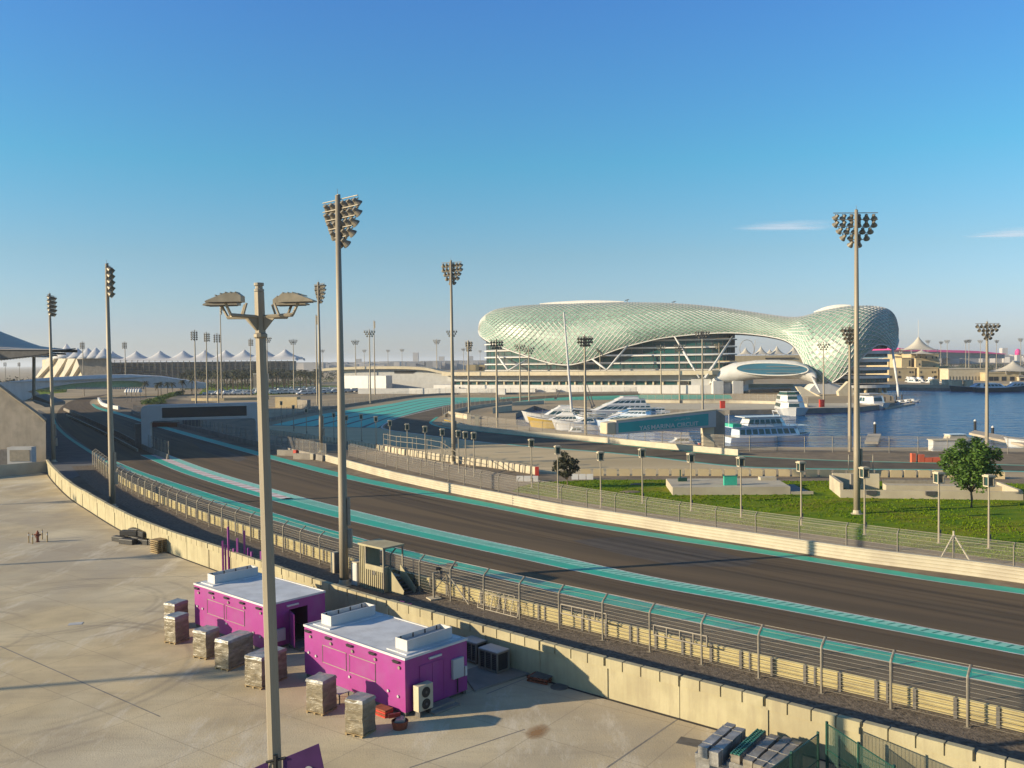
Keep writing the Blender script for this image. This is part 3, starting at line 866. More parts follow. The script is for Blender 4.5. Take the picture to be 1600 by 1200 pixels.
# ---------------------------------------------------------------- floodlight masts
LAMP = {}
def lamp_mesh(key, n):
    """a bell floodlight: back cap, flared hood, dark glass; axis along +X, hung from its bracket"""
    Mx = Matrix.Rotation(R(90), 4, 'Y')
    b = MB()
    b.lathe([(.10, -.30), (.17, -.28), (.19, -.05), (.25, .08), (.36, .30), (.37, .36), (.31, .34), (.28, .28)], n, Mx)
    b.box((-.05, 0, .26), (.08, .34, .05)); b.bar((-.05, 0, .26), (-.05, 0, .42), .03, 5)
    o = b.build('lamp', M['lamp'], None, smooth=False)
    me = o.data
    bpy.data.objects.remove(o)
    LAMP[key] = me
lamp_mesh('near', 12); lamp_mesh('far', 7)
def floodlight(label, base, height, yaw, rows, width, key='near', r=.36, pitch=.75, group='floodlight masts round the circuit', box=True, ls=1.0, spread=.5, plain=False):
    t = thing('floodlight_mast', label, 'floodlight', base, 0, group)
    n = 12 if key == 'near' else 7
    MB().lathe([(r * 1.02, 0), (r, height * .2), (r * .80, height * .55), (r * .52, height)], n).build('pole', M['pole'], t, smooth=(key == 'near'), local=True)
    if key == 'near':
        MB().lathe([(r * 1.9, 0), (r * 1.9, .06), (r * 1.25, .08), (r * 1.15, .4), (r * .9, .5)], n).build('base_flange', M['concrete_l'], t, local=True)
    Ry = Matrix.Rotation(yaw, 3, 'Z')
    fr = MB()
    lat = Ry @ V(0, 1, 0); fwd = Ry @ V(1, 0, 0)
    zt = height - .3
    lamps = []
    for k_, cnt in enumerate(rows):
        z = zt - k_ * pitch
        wd = width * cnt / rows[0] if cnt < rows[0] else width
        fr.bar(lat * -wd / 2 + fwd * .22 + V(0, 0, z), lat * wd / 2 + fwd * .22 + V(0, 0, z), .05, 5)
        for i in range(cnt):
            u = (i + .5) / cnt * 2 - 1
            lamps.append((lat * (u * wd / 2) + fwd * .32 + V(0, 0, z - .42 * ls), u))
    fr.box(fwd * .1 + V(0, 0, zt - pitch * (len(rows) - 1) / 2), (.22, .22, pitch * len(rows)), yaw)
    fr.bar((0, 0, height), (0, 0, height + .5), .02, 4)
    fr.build('crossarms', M['steel'], t, local=True)
    if plain:
        b = MB()
        for p, u in lamps:
            rot = Matrix.Rotation(yaw + u * spread, 4, 'Z') @ Matrix.Rotation(R(35), 4, 'Y')
            b.lathe([(.16 * ls, -.3 * ls), (.2 * ls, 0), (.36 * ls, .34 * ls)], 5, Matrix.Translation(p) @ rot @ Matrix.Rotation(R(90), 4, 'Y'))
        b.build('lamp_bank', M['lamp'], t, local=True)
    else:
        for p, u in lamps:
            o = bpy.data.objects.new('lamp', LAMP[key])
            COL.objects.link(o); o.parent = t
            o.location = p
            o.rotation_euler = (0, R(38), yaw + u * spread)
            o.scale = (ls,) * 3
    if box:
        MB().box((r + .16, .05, height * .12), (.34, .42, 1.5)).box((r + .12, -.05, height * .12 + 2.2), (.2, .3, 2.2)).build('control_box', M['steel'], t, local=True)
    return t
def mast_h(base, topx, topy):
    return (P(topx, topy, base.y).z)
def mast(label, bx, by, tx, ty, yaw, rows, width, **kw):
    base = G(bx, by)
    return floodlight(label, base, mast_h(base, tx, ty), yaw, rows, width, **kw)
ROWS = [6, 6, 5, 4, 2]
mast('tall floodlight mast rising behind the purple cabins beside the marshal post', 538, 914, 526, 305, R(45), ROWS, 4.9, spread=.25)
mast('tall floodlight mast just behind the curve of the cream wall, left of the street lamp', 176, 793, 171, 412, R(17), [5, 5, 5, 5, 4], 3.6, spread=.2)
mast('floodlight mast by the corner of the grey grandstand wall', 84, 722, 79, 459, R(8), [5, 5, 5, 5, 4], 3.6, spread=.2)
mast('tall floodlight mast standing on the lawn, with a wide lamp head', 1339, 803, 1338, 328, R(92), ROWS, 5.1, spread=.7)
mast('floodlight mast among the row of short box lamps on the gravel', 709, 725, 710, 407, R(68), ROWS, 3.9, spread=.5)
mast('floodlight mast rising in front of the striped teal run-off', 502, 707, 499, 441, R(42), ROWS, 3.9, spread=.3)
mast('thin floodlight mast in front of the palm grove', 347, 626, 345, 478, R(10), [5, 5, 5, 5, 4], 4.2, key='far', spread=.3)
mast('thin floodlight mast just left of the one before the striped run-off', 496, 632, 493, 492, R(15), [4, 4, 4, 4, 3], 3.4, key='far', spread=.3)
mast('floodlight mast on the quay to the right of the round tree', 1542, 700, 1544, 503, R(-100), [6, 5, 3, 2], 4.3, key='far', spread=.6, box=False)
mast('floodlight mast close beside the lawn mast, standing at the quay fence', 1328, 706, 1325, 509, R(-95), [6, 5, 4, 3], 3.3, key='far', spread=.6, box=False)
mast('floodlight mast in front of the V-shaped hotel struts', 1098, 641, 1097, 516, R(-95), [6, 6, 4], 5.0, key='far', spread=.5, box=False)
mast('floodlight mast rising among the moored yachts', 915, 680, 912, 524, R(-80), [6, 6, 4], 3.6, key='far', spread=.5, box=False)
mast('floodlight mast left of the yachts by the hairpin', 777, 668, 775, 530, R(-70), [5, 5, 4], 3.6, key='far', spread=.5, box=False)
mast('floodlight mast left of the hotel at the inner kerb of the hairpin', 733, 653, 731, 532, R(60), [4, 4, 3, 3], 2.6, key='far', spread=.4, box=False)
mast('floodlight mast in front of the low white pit building', 586, 617, 585, 501, R(12), [5, 5, 5, 5, 4], 3.6, key='far', spread=.3, box=False)
# ---------------------------------------------------------------- street lamp
def street_lamp(label, base, h, group=None):
    t = thing('street_lamp', label, 'street lamp', base, 0, group)
    MB().lathe([(.27, 0), (.245, h * .5), (.19, h - .2), (.19, h)], 8).build('pole', M['pole'], t, local=True)
    MB().lathe([(.22, h - 1.75), (.26, h - 1.7), (.26, h - 1.6), (.2, h - 1.55)], 10).build('collar', M['pole'], t, local=True)
    MB().lathe([(.14, h - .9), (.14, h + .02), (.19, h + .02), (.19, h + .10), (.14, h + .12), (.14, h + .22), (.19, h + .24), (.19, h + .34), (.02, h + .36)], 12).build('finial', M['steel'], t, local=True)
    zp = h - .95
    b = MB()
    for a in (165, 238, 58, -15):
        d = V(math.cos(R(a)), math.sin(R(a)), 0)
        L = 1.38
        b.bar(d * .1 + V(0, 0, zp), d * L + V(0, 0, zp + .04), .075, 6)
        b.bar(d * L + V(0, 0, zp + .04), d * (L + .25) + V(0, 0, zp + .5), .06, 6)
        b.bar(d * (L - .55) + V(0, 0, zp), d * (L - .75) + V(0, 0, zp + .5), .05, 6)
        s = V(-d.y, d.x, 0) * .04
        b.ext([d * .15 + V(0, 0, zp - .55) - s, d * .62 + V(0, 0, zp - .05) - s, d * .15 + V(0, 0, zp - .05) - s], s * 2)
    b.build('arm', M['pole'], t, local=True)
    for a in (165, 238, 58, -15):
        d = V(math.cos(R(a)), math.sin(R(a)), 0)
        ax = V(1 if d.x > 0 else -1, -.05, 0).normalized(); wv = V(-ax.y, ax.x, 0)
        c = V(d.x * 1.45, d.y * 1.45, zp + .5)
        hd = MB()
        def q(u, v_, z): return c + ax * u + wv * v_ + V(0, 0, z)
        pro = [(-.50, .0), (-.50, .22), (-.34, .34), (.10, .32), (.78, .05), (.78, .0)]
        hd.ext([q(u, -.32, z) for u, z in pro], wv * .64)
        for i in range(5):
            u = -.32 + i * .18
            hd.box(q(u, 0, .345 - max(0, u - .1) * .33), (.03, .66, .04), math.atan2(ax.y, ax.x))
        hd.build('lamp_head', M['lamp_s'], t, local=True)
        MB().box(q(.13, 0, -.012), (1.05, .58, .02), math.atan2(ax.y, ax.x)).build('lamp_glass', M['steel_d'], t, local=True)
    return t
M['lamp_s'] = mat('lamp_head_paint', (.40, .34, .24), (.30, .255, .18), 2.5, .55, .05, 15, metal=.1)
LY = 34.0
lt = P(406.5, 452, LY); lb = P(431, 1205, LY)
sl_base = V(lb.x, LY, 0)
sl1 = street_lamp('tall four-headed street lamp in front of the purple cabins, dark purple banners on its pole', sl_base, lt.z - .1)
sl1.rotation_euler = (0, -math.atan2((sl_base.x - lt.x), 19.0) - .001, 0)
# the two lamps further along the paddock whose shadows cross the concrete
for i, tip in enumerate(((105, 784), (250, 869), (345, 1049))):
    p = G(*tip) - V(math.cos(R(SUN_AZ)), math.sin(R(SUN_AZ)), 0) * (20.0 / math.tan(R(SUN_EL)))
    c = copy_tree(sl1, V(p.x, p.y, 0), 0, 'street lamp of the paddock row whose thin shadow streak lies across the open concrete', 'paddock street lamps beyond the frame')
    c.rotation_euler = (0, 0, 0)
# banners on the lamp pole
bn = thing('banner', 'pair of dark purple banners slung on either side of the street lamp pole', 'banner', V(lb.x, LY, 2.0))
def bq(px, py): return P(px, py, LY - .28)
def panel(name, pts, m, th=.03):
    return MB().ext([bq(*p) for p in pts], V(0, th, 0)).build(name, m, bn)
panel('banner_cloth', [(393, 1202), (419, 1190), (420, 1260), (385, 1262)], M['purple_d'])
panel('banner_cloth', [(442, 1185), (498, 1162), (516, 1248), (443, 1262)], M['purple_d'])
MB().bar(bq(416, 1191), bq(446, 1184), .06, 6).bar(bq(431, 1180), bq(431, 1200), .09, 6).build('bracket', M['black'], bn)
MB().lathe([(.16, 0), (.16, .015)], 18, Matrix.Translation(bq(483, 1203) + V(0, -.02, 0)) @ Matrix.Rotation(R(90), 4, 'X')).build('badge', M['white_d'], bn)
# ================================================================== purple cabins and what stands round them
def frame(corner, along, wd_dir=None):
    """local frame: origin at the near corner, x along the long wall, y along the end wall"""
    x = (along - corner); x.z = 0
    L = x.length; x.normalize()
    y = V(x.y, -x.x, 0)       # to the right of x seen from above
    return corner, x, y, L
class Loc:
    def __init__(s, o, x, y): s.o, s.x, s.y = o, x, y; s.rz = math.atan2(x.y, x.x)
    def __call__(s, a, b_, z=0): return s.o + s.x * a + s.y * b_ + UPZ * z
C2n, C2l, C2r = G(634, 1121), G(477, 1057), G(734, 1085)
ex = (C2l - C2n).normalized()
CL2 = (C2l - C2n).length
CW2 = (C2r - C2n).length
C1n, C1l = G(415, 1021), G(305, 979)
print('CABIN', CL2, CW2, (C1l - C1n).length, (C2l - C2n).normalized(), (C1l - C1n).normalized(), (C2r - C2n).normalized())
def cabin(label, corner, xdir, L, Wd, h, boxes, open_door, ledges):
    c = thing('cabin', label, 'cabin', corner)
    x = xdir; y = V(x.y, -x.x, 0)
    if y.y < 0: y = -y
    q = Loc(corner, x, y)
    rz = q.rz
    zb = .22
    # shell: long walls, end walls, with a real opening at the door end when the door is open
    if open_door:
        d0, d1, dh = 1.75, 3.15, 2.35
        b = MB()
        b.ext([q(0, 0, zb), q(L, 0, zb), q(L, 0, h), q(0, 0, h)], y * .1)
        b.ext([q(0, Wd, zb), q(L, Wd, zb), q(L, Wd, h), q(0, Wd, h)], -y * .1)
        b.ext([q(L, .1, zb), q(L, Wd - .1, zb), q(L, Wd - .1, h), q(L, .1, h)], -x * .1)
        b.ext([q(0, .1, zb), q(0, d0, zb), q(0, d0, h), q(0, .1, h)], x * .1)
        b.ext([q(0, d1, zb), q(0, Wd - .1, zb), q(0, Wd - .1, h), q(0, d1, h)], x * .1)
        b.ext([q(0, d0, dh), q(0, d1, dh), q(0, d1, h), q(0, d0, h)], x * .1)
        b.build('wall', M['purple'], c)
        MB().ext([q(.12, .12, zb + .02), q(L - .12, .12, zb + .02), q(L - .12, Wd - .12, zb + .02), q(.12, Wd - .12, zb + .02)], UPZ * .06).build('floor', M['dark'], c)
        dl = MB().ext([q(-.02, d0, zb), q(-1.05, d0 - .35, zb), q(-1.05, d0 - .35, dh - .05), q(-.02, d0, dh - .05)], y * .05)
        dl.build('door', M['purple'], c)
        MB().box(q(-.16, d0 - .75, zb + .75), (.18, .6, .75), rz).build('wall_box', M['white_d'], c)
        MB().box(q(-.75, 2.4, .11), (1.3, 1.6, .22), rz).build('step', M['steel_d'], c)
    else:
        MB().ext([q(0, 0, zb), q(L, 0, zb), q(L, Wd, zb), q(0, Wd, zb)], UPZ * (h - zb)).build('wall', M['purple'], c)
        for k_ in range(2):
            d = MB().ext([q(-.03, 1.02 + k_ * .80, zb + .03), q(-.03, 1.79 + k_ * .80, zb + .03), q(-.03, 1.79 + k_ * .80, 2.3), q(-.03, 1.02 + k_ * .80, 2.3)], x * .03).build('door', M['purple'], c)
            if k_ == 0:
                MB().bar(q(-.03, 1.68, 1.15), q(-.09, 1.68, 1.15), .05, 8).build('handle', M['steel'], d)
        fm = MB()
        for s in (.97, 2.62): fm.box(q(-.025, s, 1.25), (.05, .06, 2.15), rz)
        fm.box(q(-.025, 1.8, 2.34), (.05, 1.7, .06), rz).build('door_frame', M['purple'], c)
        MB().box(q(-.09, 3.55, 1.62), (.18, .78, 1.05), rz).build('electric_box', M['white_d'], c, bevel=.02)
        MB().bar(q(-.07, 3.55, 1.1), q(-.07, 3.55, .3), .035, 6).build('conduit', M['black'], c)
        MB().box(q(-.06, 4.15, 1.3), (.12, .14, .5), rz).build('junction_box', M['white'], c)
        MB().box(q(-.35, 2.0, .12), (.55, 1.7, .24), rz).box(q(-.75, 2.0, .06), (.4, 1.8, .12), rz).build('step', M['concrete_d'], c)
    MB().box(q(-.05, 2.0, 2.62), (.10, .85, .10), rz).build('light_bar', M['white'], c)
    # skids, roof slab, gutters
    sk = MB()
    for s in (.15, Wd - .15): sk.box(q(L / 2, s, .11), (L - .1, .2, .22), rz)
    for k_ in range(5): sk.box(q(.3 + (L - .6) * k_ / 4, Wd / 2, .10), (.18, Wd - .5, .2), rz)
    sk.build('skid', M['steel_d'], c)
    roof = MB().ext([q(-.04, -.04, h), q(L + .04, -.04, h), q(L + .04, Wd + .04, h), q(-.04, Wd + .04, h)], UPZ * .07).build('roof', M['roofw'], c)
    rm = MB()
    rm.box(q(L / 2, 0, h + .09), (L + .1, .07, .05), rz).box(q(L / 2, Wd, h + .09), (L + .1, .07, .05), rz)
    rm.box(q(0, Wd / 2, h + .09), (.07, Wd, .05), rz).box(q(L, Wd / 2, h + .09), (.07, Wd, .05), rz)
    rm.build('roof_trim', M['white'], roof)
    for bx in boxes:
        # open-topped plant enclosure across the roof, with a raised curb at its foot
        b = MB()
        y0, y1, x0, x1, bh = .75, Wd - .45, bx - .45, bx + .45, .62
        for a, e in (((x0, y0), (x1, y0)), ((x1, y0), (x1, y1)), ((x1, y1), (x0, y1)), ((x0, y1), (x0, y0))):
            p, r_ = q(*a, h + .07), q(*e, h + .07)
            d = (r_ - p).normalized(); nn = V(-d.y, d.x, 0) * .02
            b.ext([p - nn - d * .019, r_ - nn - d * .021, r_ - nn - d * .021 + UPZ * bh, p - nn - d * .019 + UPZ * bh], nn * 2)
        e = b.build('plant_enclosure', M['white'], c)
        MB().box(q(bx, (y0 + y1) / 2, h + .10), (1.6, y1 - y0 + .7, .06), rz).build('curb', M['roofw'], e)
        MB().box(q(bx, (y0 + y1) / 2, h + .30), (.7, y1 - y0 - .3, .35), rz).build('plant', M['white_d'], e)
        pb = MB()
        for k_ in range(4):
            pb.box(q(x1 - .03, y0 + .3 + k_ * (y1 - y0 - .6) / 3, h + .45), (.05, .06, .45), rz)
        pb.build('bracket', M['black'], e)
    for k_ in range(5):
        u = L * (.06 + .88 * k_ / 4.0)
        MB().box(q(u + .1, -.06, h - .16), (.52, .14, .05), rz).box(q(u + .1, -.09, h - .22), (.4, .10, .05), rz).build('vent_hood', M['black'], c)
        MB().bar(q(u - .12, 0, h - .45), q(u - .12, -.08, h - .45), .085, 10).build('round_vent', M['steel'], c)
    for x0, x1 in ((L * .27, L * .52), (L * .555, L * .80)):
        b = MB()
        z0, z1 = 1.25, 2.2
        for a, e in (((x0, z0), (x1, z0)), ((x0, z1), (x1, z1))): b.bar(q(a[0], -.015, a[1]), q(e[0], -.015, e[1]), .022, 4)
        for xx in (x0, x1): b.bar(q(xx, -.015, z0), q(xx, -.015, z1), .022, 4)
        b.build('window_frame', M['steel'], c)
        MB().box(q((x0 + x1) / 2, -.006, (z0 + z1) / 2), (x1 - x0 - .06, .012, z1 - z0 - .06), rz).build('window_shutter', M['purple'], c)
    for u, z in ((.06, .95), (.15, 1.05), (.52, 1.0), (.87, 1.45), (.95, 1.5)):
        MB().bar(q(L * u, 0, z), q(L * u, -.07, z), .075, 8).build('wall_fitting', M['white_d'], c)
    MB().bar(q(L + .10, .1, .3), q(L + .10, .1, 1.5), .05, 6).bar(q(L - .02, .1, 1.5), q(L + .1, .1, 1.5), .04, 6).build('downpipe', M['purple_p'], c)
    return c, q
cab2, q2 = cabin('nearer purple cabin with double end doors and two white boxes on its roof', C2n, ex, CL2, CW2, 2.9, (1.15, CL2 - 1.1), False, 0)
C1L = (C1l - C1n).length
cab1, q1 = cabin('purple cabin further back with its end door open on a dark room', C1n, (C1l - C1n).normalized(), C1L, 4.5, 2.9, (C1L - .95,), True, 0)
# split air conditioner unit at the cabin end
ac = thing('air_conditioner', 'pale outdoor air conditioner with two fans at the end of the nearer purple cabin', 'air conditioner', q2(-.5, .82))
b = MB().box(q2(-.42, .82, .95), (.42, .98, 1.3), q2.rz)
b.build('casing', M['cream'], ac, bevel=.02)
for z in (.62, 1.22):
    f = MB().bar(q2(-.63, .82, z), q2(-.66, .82, z), .27, 16).build('fan_grille', M['black'], ac)
    MB().bar(q2(-.66, .82, z), q2(-.68, .82, z), .07, 10).build('fan_hub', M['steel_d'], f)
for s in (.45, 1.18):
    MB().box(q2(-.42, s, .15), (.4, .08, .3), q2.rz).build('foot', M['steel_d'], ac)

# ---------------------------------------------------------------- shrink-wrapped pallets
def wrapped(name, w_, d_, h_, seed, m, parent, z0=.15, amp=.035, taper=.02):
    """a lumpy wrapped load: boxes under film, so flat-ish faces with creases and a slightly slack top"""
    nx, ny, nz = max(6, int(w_ / .1)), max(6, int(d_ / .1)), max(8, int(h_ / .1))
    b = MB(); idx = {}
    def vid(i, j, k_):
        key = (i, j, k_)
        if key not in idx:
            u, v_, t = i / nx * 2 - 1, j / ny * 2 - 1, k_ / nz
            p = V(u * w_ / 2, v_ * d_ / 2, z0 + t * h_)
            r_ = 1 - taper * t
            p.x *= r_; p.y *= r_
            nv = noise.noise_vector(V(p.x * 2.2, p.y * 2.2, p.z * 3.2) + V(seed * 7.1, 0, 0))
            band_ = .004 * math.sin(p.z * 26 + seed)
            p += nv * amp + V(u, v_, 0) * band_
            if 0 < k_ < nz: p.z += nv.z * amp * .5
            idx[key] = len(b.v); b.v.append(p)
        return idx[key]
    for i in range(nx):
        for j in range(ny):
            b.f.append((vid(i, j, nz), vid(i + 1, j, nz), vid(i + 1, j + 1, nz), vid(i, j + 1, nz)))
    for k_ in range(nz):
        for i in range(nx):
            b.f.append((vid(i, 0, k_), vid(i + 1, 0, k_), vid(i + 1, 0, k_ + 1), vid(i, 0, k_ + 1)))
            b.f.append((vid(i + 1, ny, k_), vid(i, ny, k_), vid(i, ny, k_ + 1), vid(i + 1, ny, k_ + 1)))
        for j in range(ny):
            b.f.append((vid(0, j + 1, k_), vid(0, j, k_), vid(0, j, k_ + 1), vid(0, j + 1, k_ + 1)))
            b.f.append((vid(nx, j, k_), vid(nx, j + 1, k_), vid(nx, j + 1, k_ + 1), vid(nx, j, k_ + 1)))
    return b.build(name, m, parent, local=True)
def pallet_load(label, near_px, rz, w_, d_, h_, seed):
    """near_px: pixel of the corner that points at the camera"""
    c = G(*near_px)
    xd = V(math.cos(rz), math.sin(rz), 0); yd = V(-xd.y, xd.x, 0)
    ctr = c + xd * w_ / 2 + yd * d_ / 2
    t = thing('wrapped_pallet', label, 'pallet load', ctr, rz, 'shrink-wrapped pallets beside the purple cabins')
    wrapped('wrapped_load', w_ - .06, d_ - .06, h_ - .16, seed, M['wrap'], t, .15)
    wrapped('top_sheet', w_ - .02, d_ - .02, .16, seed + 40, M['wrap_g'], t, h_ - .13, .03, .06)
    b = MB()
    for s in (-.42, 0, .42):
        b.box((0, s * d_, .05), (w_, .1, .1))
    for s in range(5):
        b.box((-w_ / 2 + .06 + s * (w_ - .12) / 4, 0, .118), (.1, d_, .03))
    b.build('pallet', M['wood'], t, local=True)
    return t
prz = math.atan2(-ex.y, -ex.x)   # cabin direction, pointing right
PZ = prz
def pl(label, px, py, w_, d_, h_, seed, dr=0.0):
    return pallet_load(label, (px, py), R(62) + dr, w_, d_, h_, seed)
# near corner of each load, then its right-hand face runs away and to the right
pl('lone wrapped pallet farthest left, behind another one with a ragged white top', 273, 985, 1.25, 1.05, 1.75, 1)
pl('wrapped pallet with a ragged white top sheet, left end of the pallet row', 274, 1008, 1.2, 1.05, 1.75, 2)
pl('narrow wrapped pallet between the ragged white-topped one and a wide double load', 322, 1032, 1.2, 1.15, 1.7, 3)
pl('wide double wrapped load beside the end of the farther purple cabin', 357, 1050, 2.1, 1.15, 1.75, 4)
pl('wide wrapped load half hidden behind the street lamp pole', 409, 1079, 2.1, 1.3, 1.75, 5)
pl('tall wrapped pallet at the left end of the nearer purple cabin', 505, 1120, 1.15, 1.15, 1.75, 6)
pl('wrapped pallet nearest the camera, in front of the nearer purple cabin', 567, 1155, 1.1, 1.1, 1.75, 7)
# ---------------------------------------------------------------- tables, drums and small things by the cabin
def small_table(label, c, rz, m, h=.5, s=(.9, .6)):
    t = thing('crate_table', label, 'table', c, rz)
    MB().box((0, 0, h), (s[0], s[1], .05)).build('tabletop', m, t, local=True)
    for sx in (-1, 1):
        for sy in (-1, 1):
            MB().box((sx * (s[0] / 2 - .06), sy * (s[1] / 2 - .06), h / 2 - .012), (.05, .05, h - .03)).build('leg', M['steel_d'], t, local=True)
    return t
small_table('low white-topped table between the two pallets by the cabin', G(530, 1095), prz, M['white_d'], .55, (1.0, .7))
st = thing('timber_stack', 'small stack of red painted timbers beside the nearest pallet', 'timber stack', G(599, 1117), prz)
rr = random.Random(5)
for k_ in range(4):
    MB().box((0, 0, .05 + .1 * k_), (.9, .55, .08), rr.uniform(-.08, .08)).build('plank', M['red'] if k_ % 2 == 0 else M['brick'], st, local=True)
bk = thing('bucket', 'dark red tub filled with grey sheeting at the corner of the nearer cabin', 'tub', G(625, 1138))
MB().lathe([(.34, 0), (.42, .36), (.42, .40), (.38, .40), (.36, .30)], 16).build('tub', M['brick'], bk, local=True)
wrapped('sheeting', .62, .55, .22, 91, M['wrap_g'], bk, .28, .06, .3)
MB().box((-.3, .25, .55), (.6, .12, .2), .4).build('cloth', M['red'], bk, local=True)
# caged condensers on their slab
sheet_pts = GP([(742, 1082), (842, 1050), (800, 1026), (720, 1052)])
slab = MB().ext(at_z(sheet_pts, 0.012), UPZ * .10)
tag(slab.build('equipment_slab', M['concrete_d']), kind='structure')
def condenser(label, px, py, w_, d_, h_):
    rz = math.atan2(ex.y, ex.x) + math.pi
    c = G(px, py) + V(0, 0, .11)
    t = thing('condenser', label, 'condenser', c, rz, 'condensers on the slab by the wall')
    MB().box((0, 0, h_ / 2 + .05), (w_ - .14, d_ - .14, h_ - .12)).build('core', M['dark'], t, local=True)
    b = MB()
    for sx in (-1, 1):
        for sy in (-1, 1):
            b.box((sx * (w_ / 2 - .03), sy * (d_ / 2 - .03), h_ / 2), (.09, .09, h_))
    for z in (.08, h_ - .03):
        for s in (-1, 1):
            b.box((0, s * (d_ / 2 - .031), z), (w_ - .16, .08, .08)).box((s * (w_ / 2 - .031), 0, z), (.08, d_ - .16, .08))
    for s in (-.33, .33):
        b.box((s * w_ * .5, -d_ / 2 + .033, h_ / 2), (.06, .05, h_ - .2))
    b.build('frame', M['steel'], t, local=True)
    MB().box((0, 0, h_ + .045), (w_ + .02, d_ + .02, .05)).build('lid', M['white_d'], t, local=True)
    g = MB()
    for i in range(9):
        g.box((0, -d_ / 2 + .052, .15 + i * (h_ - .3) / 8), (w_ - .2, .015, .02))
    g.build('grille', M['steel_d'], t, local=True)
condenser('caged dark condenser with white frame at the front corner of the slab by the wall', 772, 1048, 1.5, 1.0, 1.15)
condenser('caged condenser behind another one against the cream wall', 742, 1033, 1.3, 1.0, 1.15)
# red pallet and manhole by the wall
rp_ = thing('pallet', 'low stack of reddish pallets at the foot of the wall by the slab', 'pallet', G(845, 1064), R(-32))
for z0 in (0, .17):
    b = MB()
    for s in (-.4, 0, .4): b.box((0, s, z0 + .06), (1.3, .1, .09))
    for s in range(6): b.box((-.55 + s * .22, 0, z0 + .12), (.13, 1.0, .03))
    b.build('layer', M['brick'], rp_, local=True)
MB().box((.1, 0, .32), (1.1, .8, .06)).build('cover_sheet', M['steel_d'], rp_, local=True)
mh = MB().lathe([(.5, 0), (.5, .05), (.44, .06), (.02, .05)], 20, Matrix.Translation(G(874, 1074))).build('manhole_cover', M['steel_d'])
tag(mh, 'round grey manhole cover in the shade by the reddish pallets', 'manhole cover')
hc = MB().box((0, 0, .02), (1.05, .8, .03)).build('hatch_cover', M['steel_d'])
hc.location = G(1077, 1160); hc.rotation_euler = (0, 0, R(-28))
tag(hc, 'flat square drain cover set in the concrete left of the wrapped beams', 'drain cover')
hc2 = MB().box((0, 0, .02), (.9, .6, .02)).build('hatch_cover', M['white_d'])
hc2.location = G(118, 975); hc2.rotation_euler = (0, 0, R(15))
tag(hc2, 'pale flat cover lying in the open concrete left of the pallets', 'drain cover')
# rack and blue sheet between the cabins
rk = thing('metal_rack', 'thin grey metal rack against the wall between the two cabins', 'rack', G(534, 957), R(-32))
b = MB()
for sx in (-.6, .6):
    for sy in (-.35, .35): b.bar((sx, sy, 0), (sx, sy, 1.3), .03, 5)
for z in (.15, .7, 1.27):
    for sy in (-.35, .35): b.bar((-.6, sy, z), (.6, sy, z), .025, 5)
    for sx in (-.6, .6): b.bar((sx, -.35, z), (sx, .35, z), .025, 5)
b.build('frame', M['steel_d'], rk, local=True)
MB().box((0, 0, .71), (1.15, .66, .02)).build('shelf', M['steel_d'], rk, local=True)
bs = thing('folded_sheet', 'pale blue folded sheet heaped beside the farther cabin', 'sheet', G(515, 968), R(-30))
M['blue_sheet'] = mat('blue_sheet', (.25, .45, .55), (.20, .38, .48), 3, .5, .4, 4)
wrapped('sheet', 1.3, .9, .5, 55, M['blue_sheet'], bs, 0, .09, .3)
# purple stools seen between cabin and wall
for i, (px, py) in enumerate(((629, 978), (640, 982))):
    fr = thing('purple_trestle', ('left', 'right')[i] + ' of two small purple trestles between the nearer cabin and the wall', 'trestle', G(px, py), R(-30))
    b = MB()
    for sx in (-.16, .16): b.box((sx, 0, .85), (.06, .06, 1.7))
    for z in (.5, 1.1, 1.67): b.box((0, 0, z), (.26, .05, .06))
    b.build('frame', M['purple_p'], fr, local=True)
# ---------------------------------------------------------------- purple posts
b_ = [(349, 845, 893), (353, 851, 893), (358, 823, 893), (366, 857, 894), (372, 841, 895), (383, 829, 898), (389, 856, 900), (394, 862, 902), (409, 861, 908)]
for i, (px, ty, by) in enumerate(b_):
    base = G(px, by + 6)
    h = P(px, ty, base.y).z
    t = thing('purple_post', ORD[i] + ' from the left of the purple square posts stood against the wall behind the farther cabin', 'post', base, R(20 * i), 'purple posts behind the farther cabin')
    t['label'] = ORD[i] + ' from the left of nine purple square posts behind the farther cabin'
    MB().box((0, 0, h / 2 + .02), (.15, .15, h - .04)).build('shaft', M['purple_p'], t, local=True)
    MB().box((0, 0, .02), (.3, .3, .04)).build('base_plate', M['purple_p'], t, local=True)
# ---------------------------------------------------------------- hydrant with bollards
hd = thing('fire_hydrant', 'dark red hydrant standing between thin posts on the open concrete', 'fire hydrant', G(59, 847))
MB().lathe([(.2, 0), (.2, .06), (.13, .08), (.13, .55), (.19, .58), (.19, .66), (.15, .72), (.16, .95), (.08, 1.08), (.05, 1.18)], 12).build('barrel', M['brick'], hd, local=True)
MB().bar((-.34, 0, .75), (.34, 0, .75), .08, 8).bar((0, -.3, .6), (0, 0, .6), .1, 8).build('outlet', M['brick'], hd, local=True)
for i, (px, py) in enumerate(((45, 848), (51, 850), (66, 843), (74, 847))):
    t = thing('bollard', ORD[i] + ' from the left of the thin rusty posts round the hydrant', 'bollard', G(px, py), 0, 'posts guarding the hydrant')
    MB().lathe([(.065, 0), (.065, 1.0), (.04, 1.05)], 10).build('post', M['wood'], t, local=True)
    MB().lathe([(.07, .72), (.07, .9)], 10).build('band', M['white_d'], t, local=True)
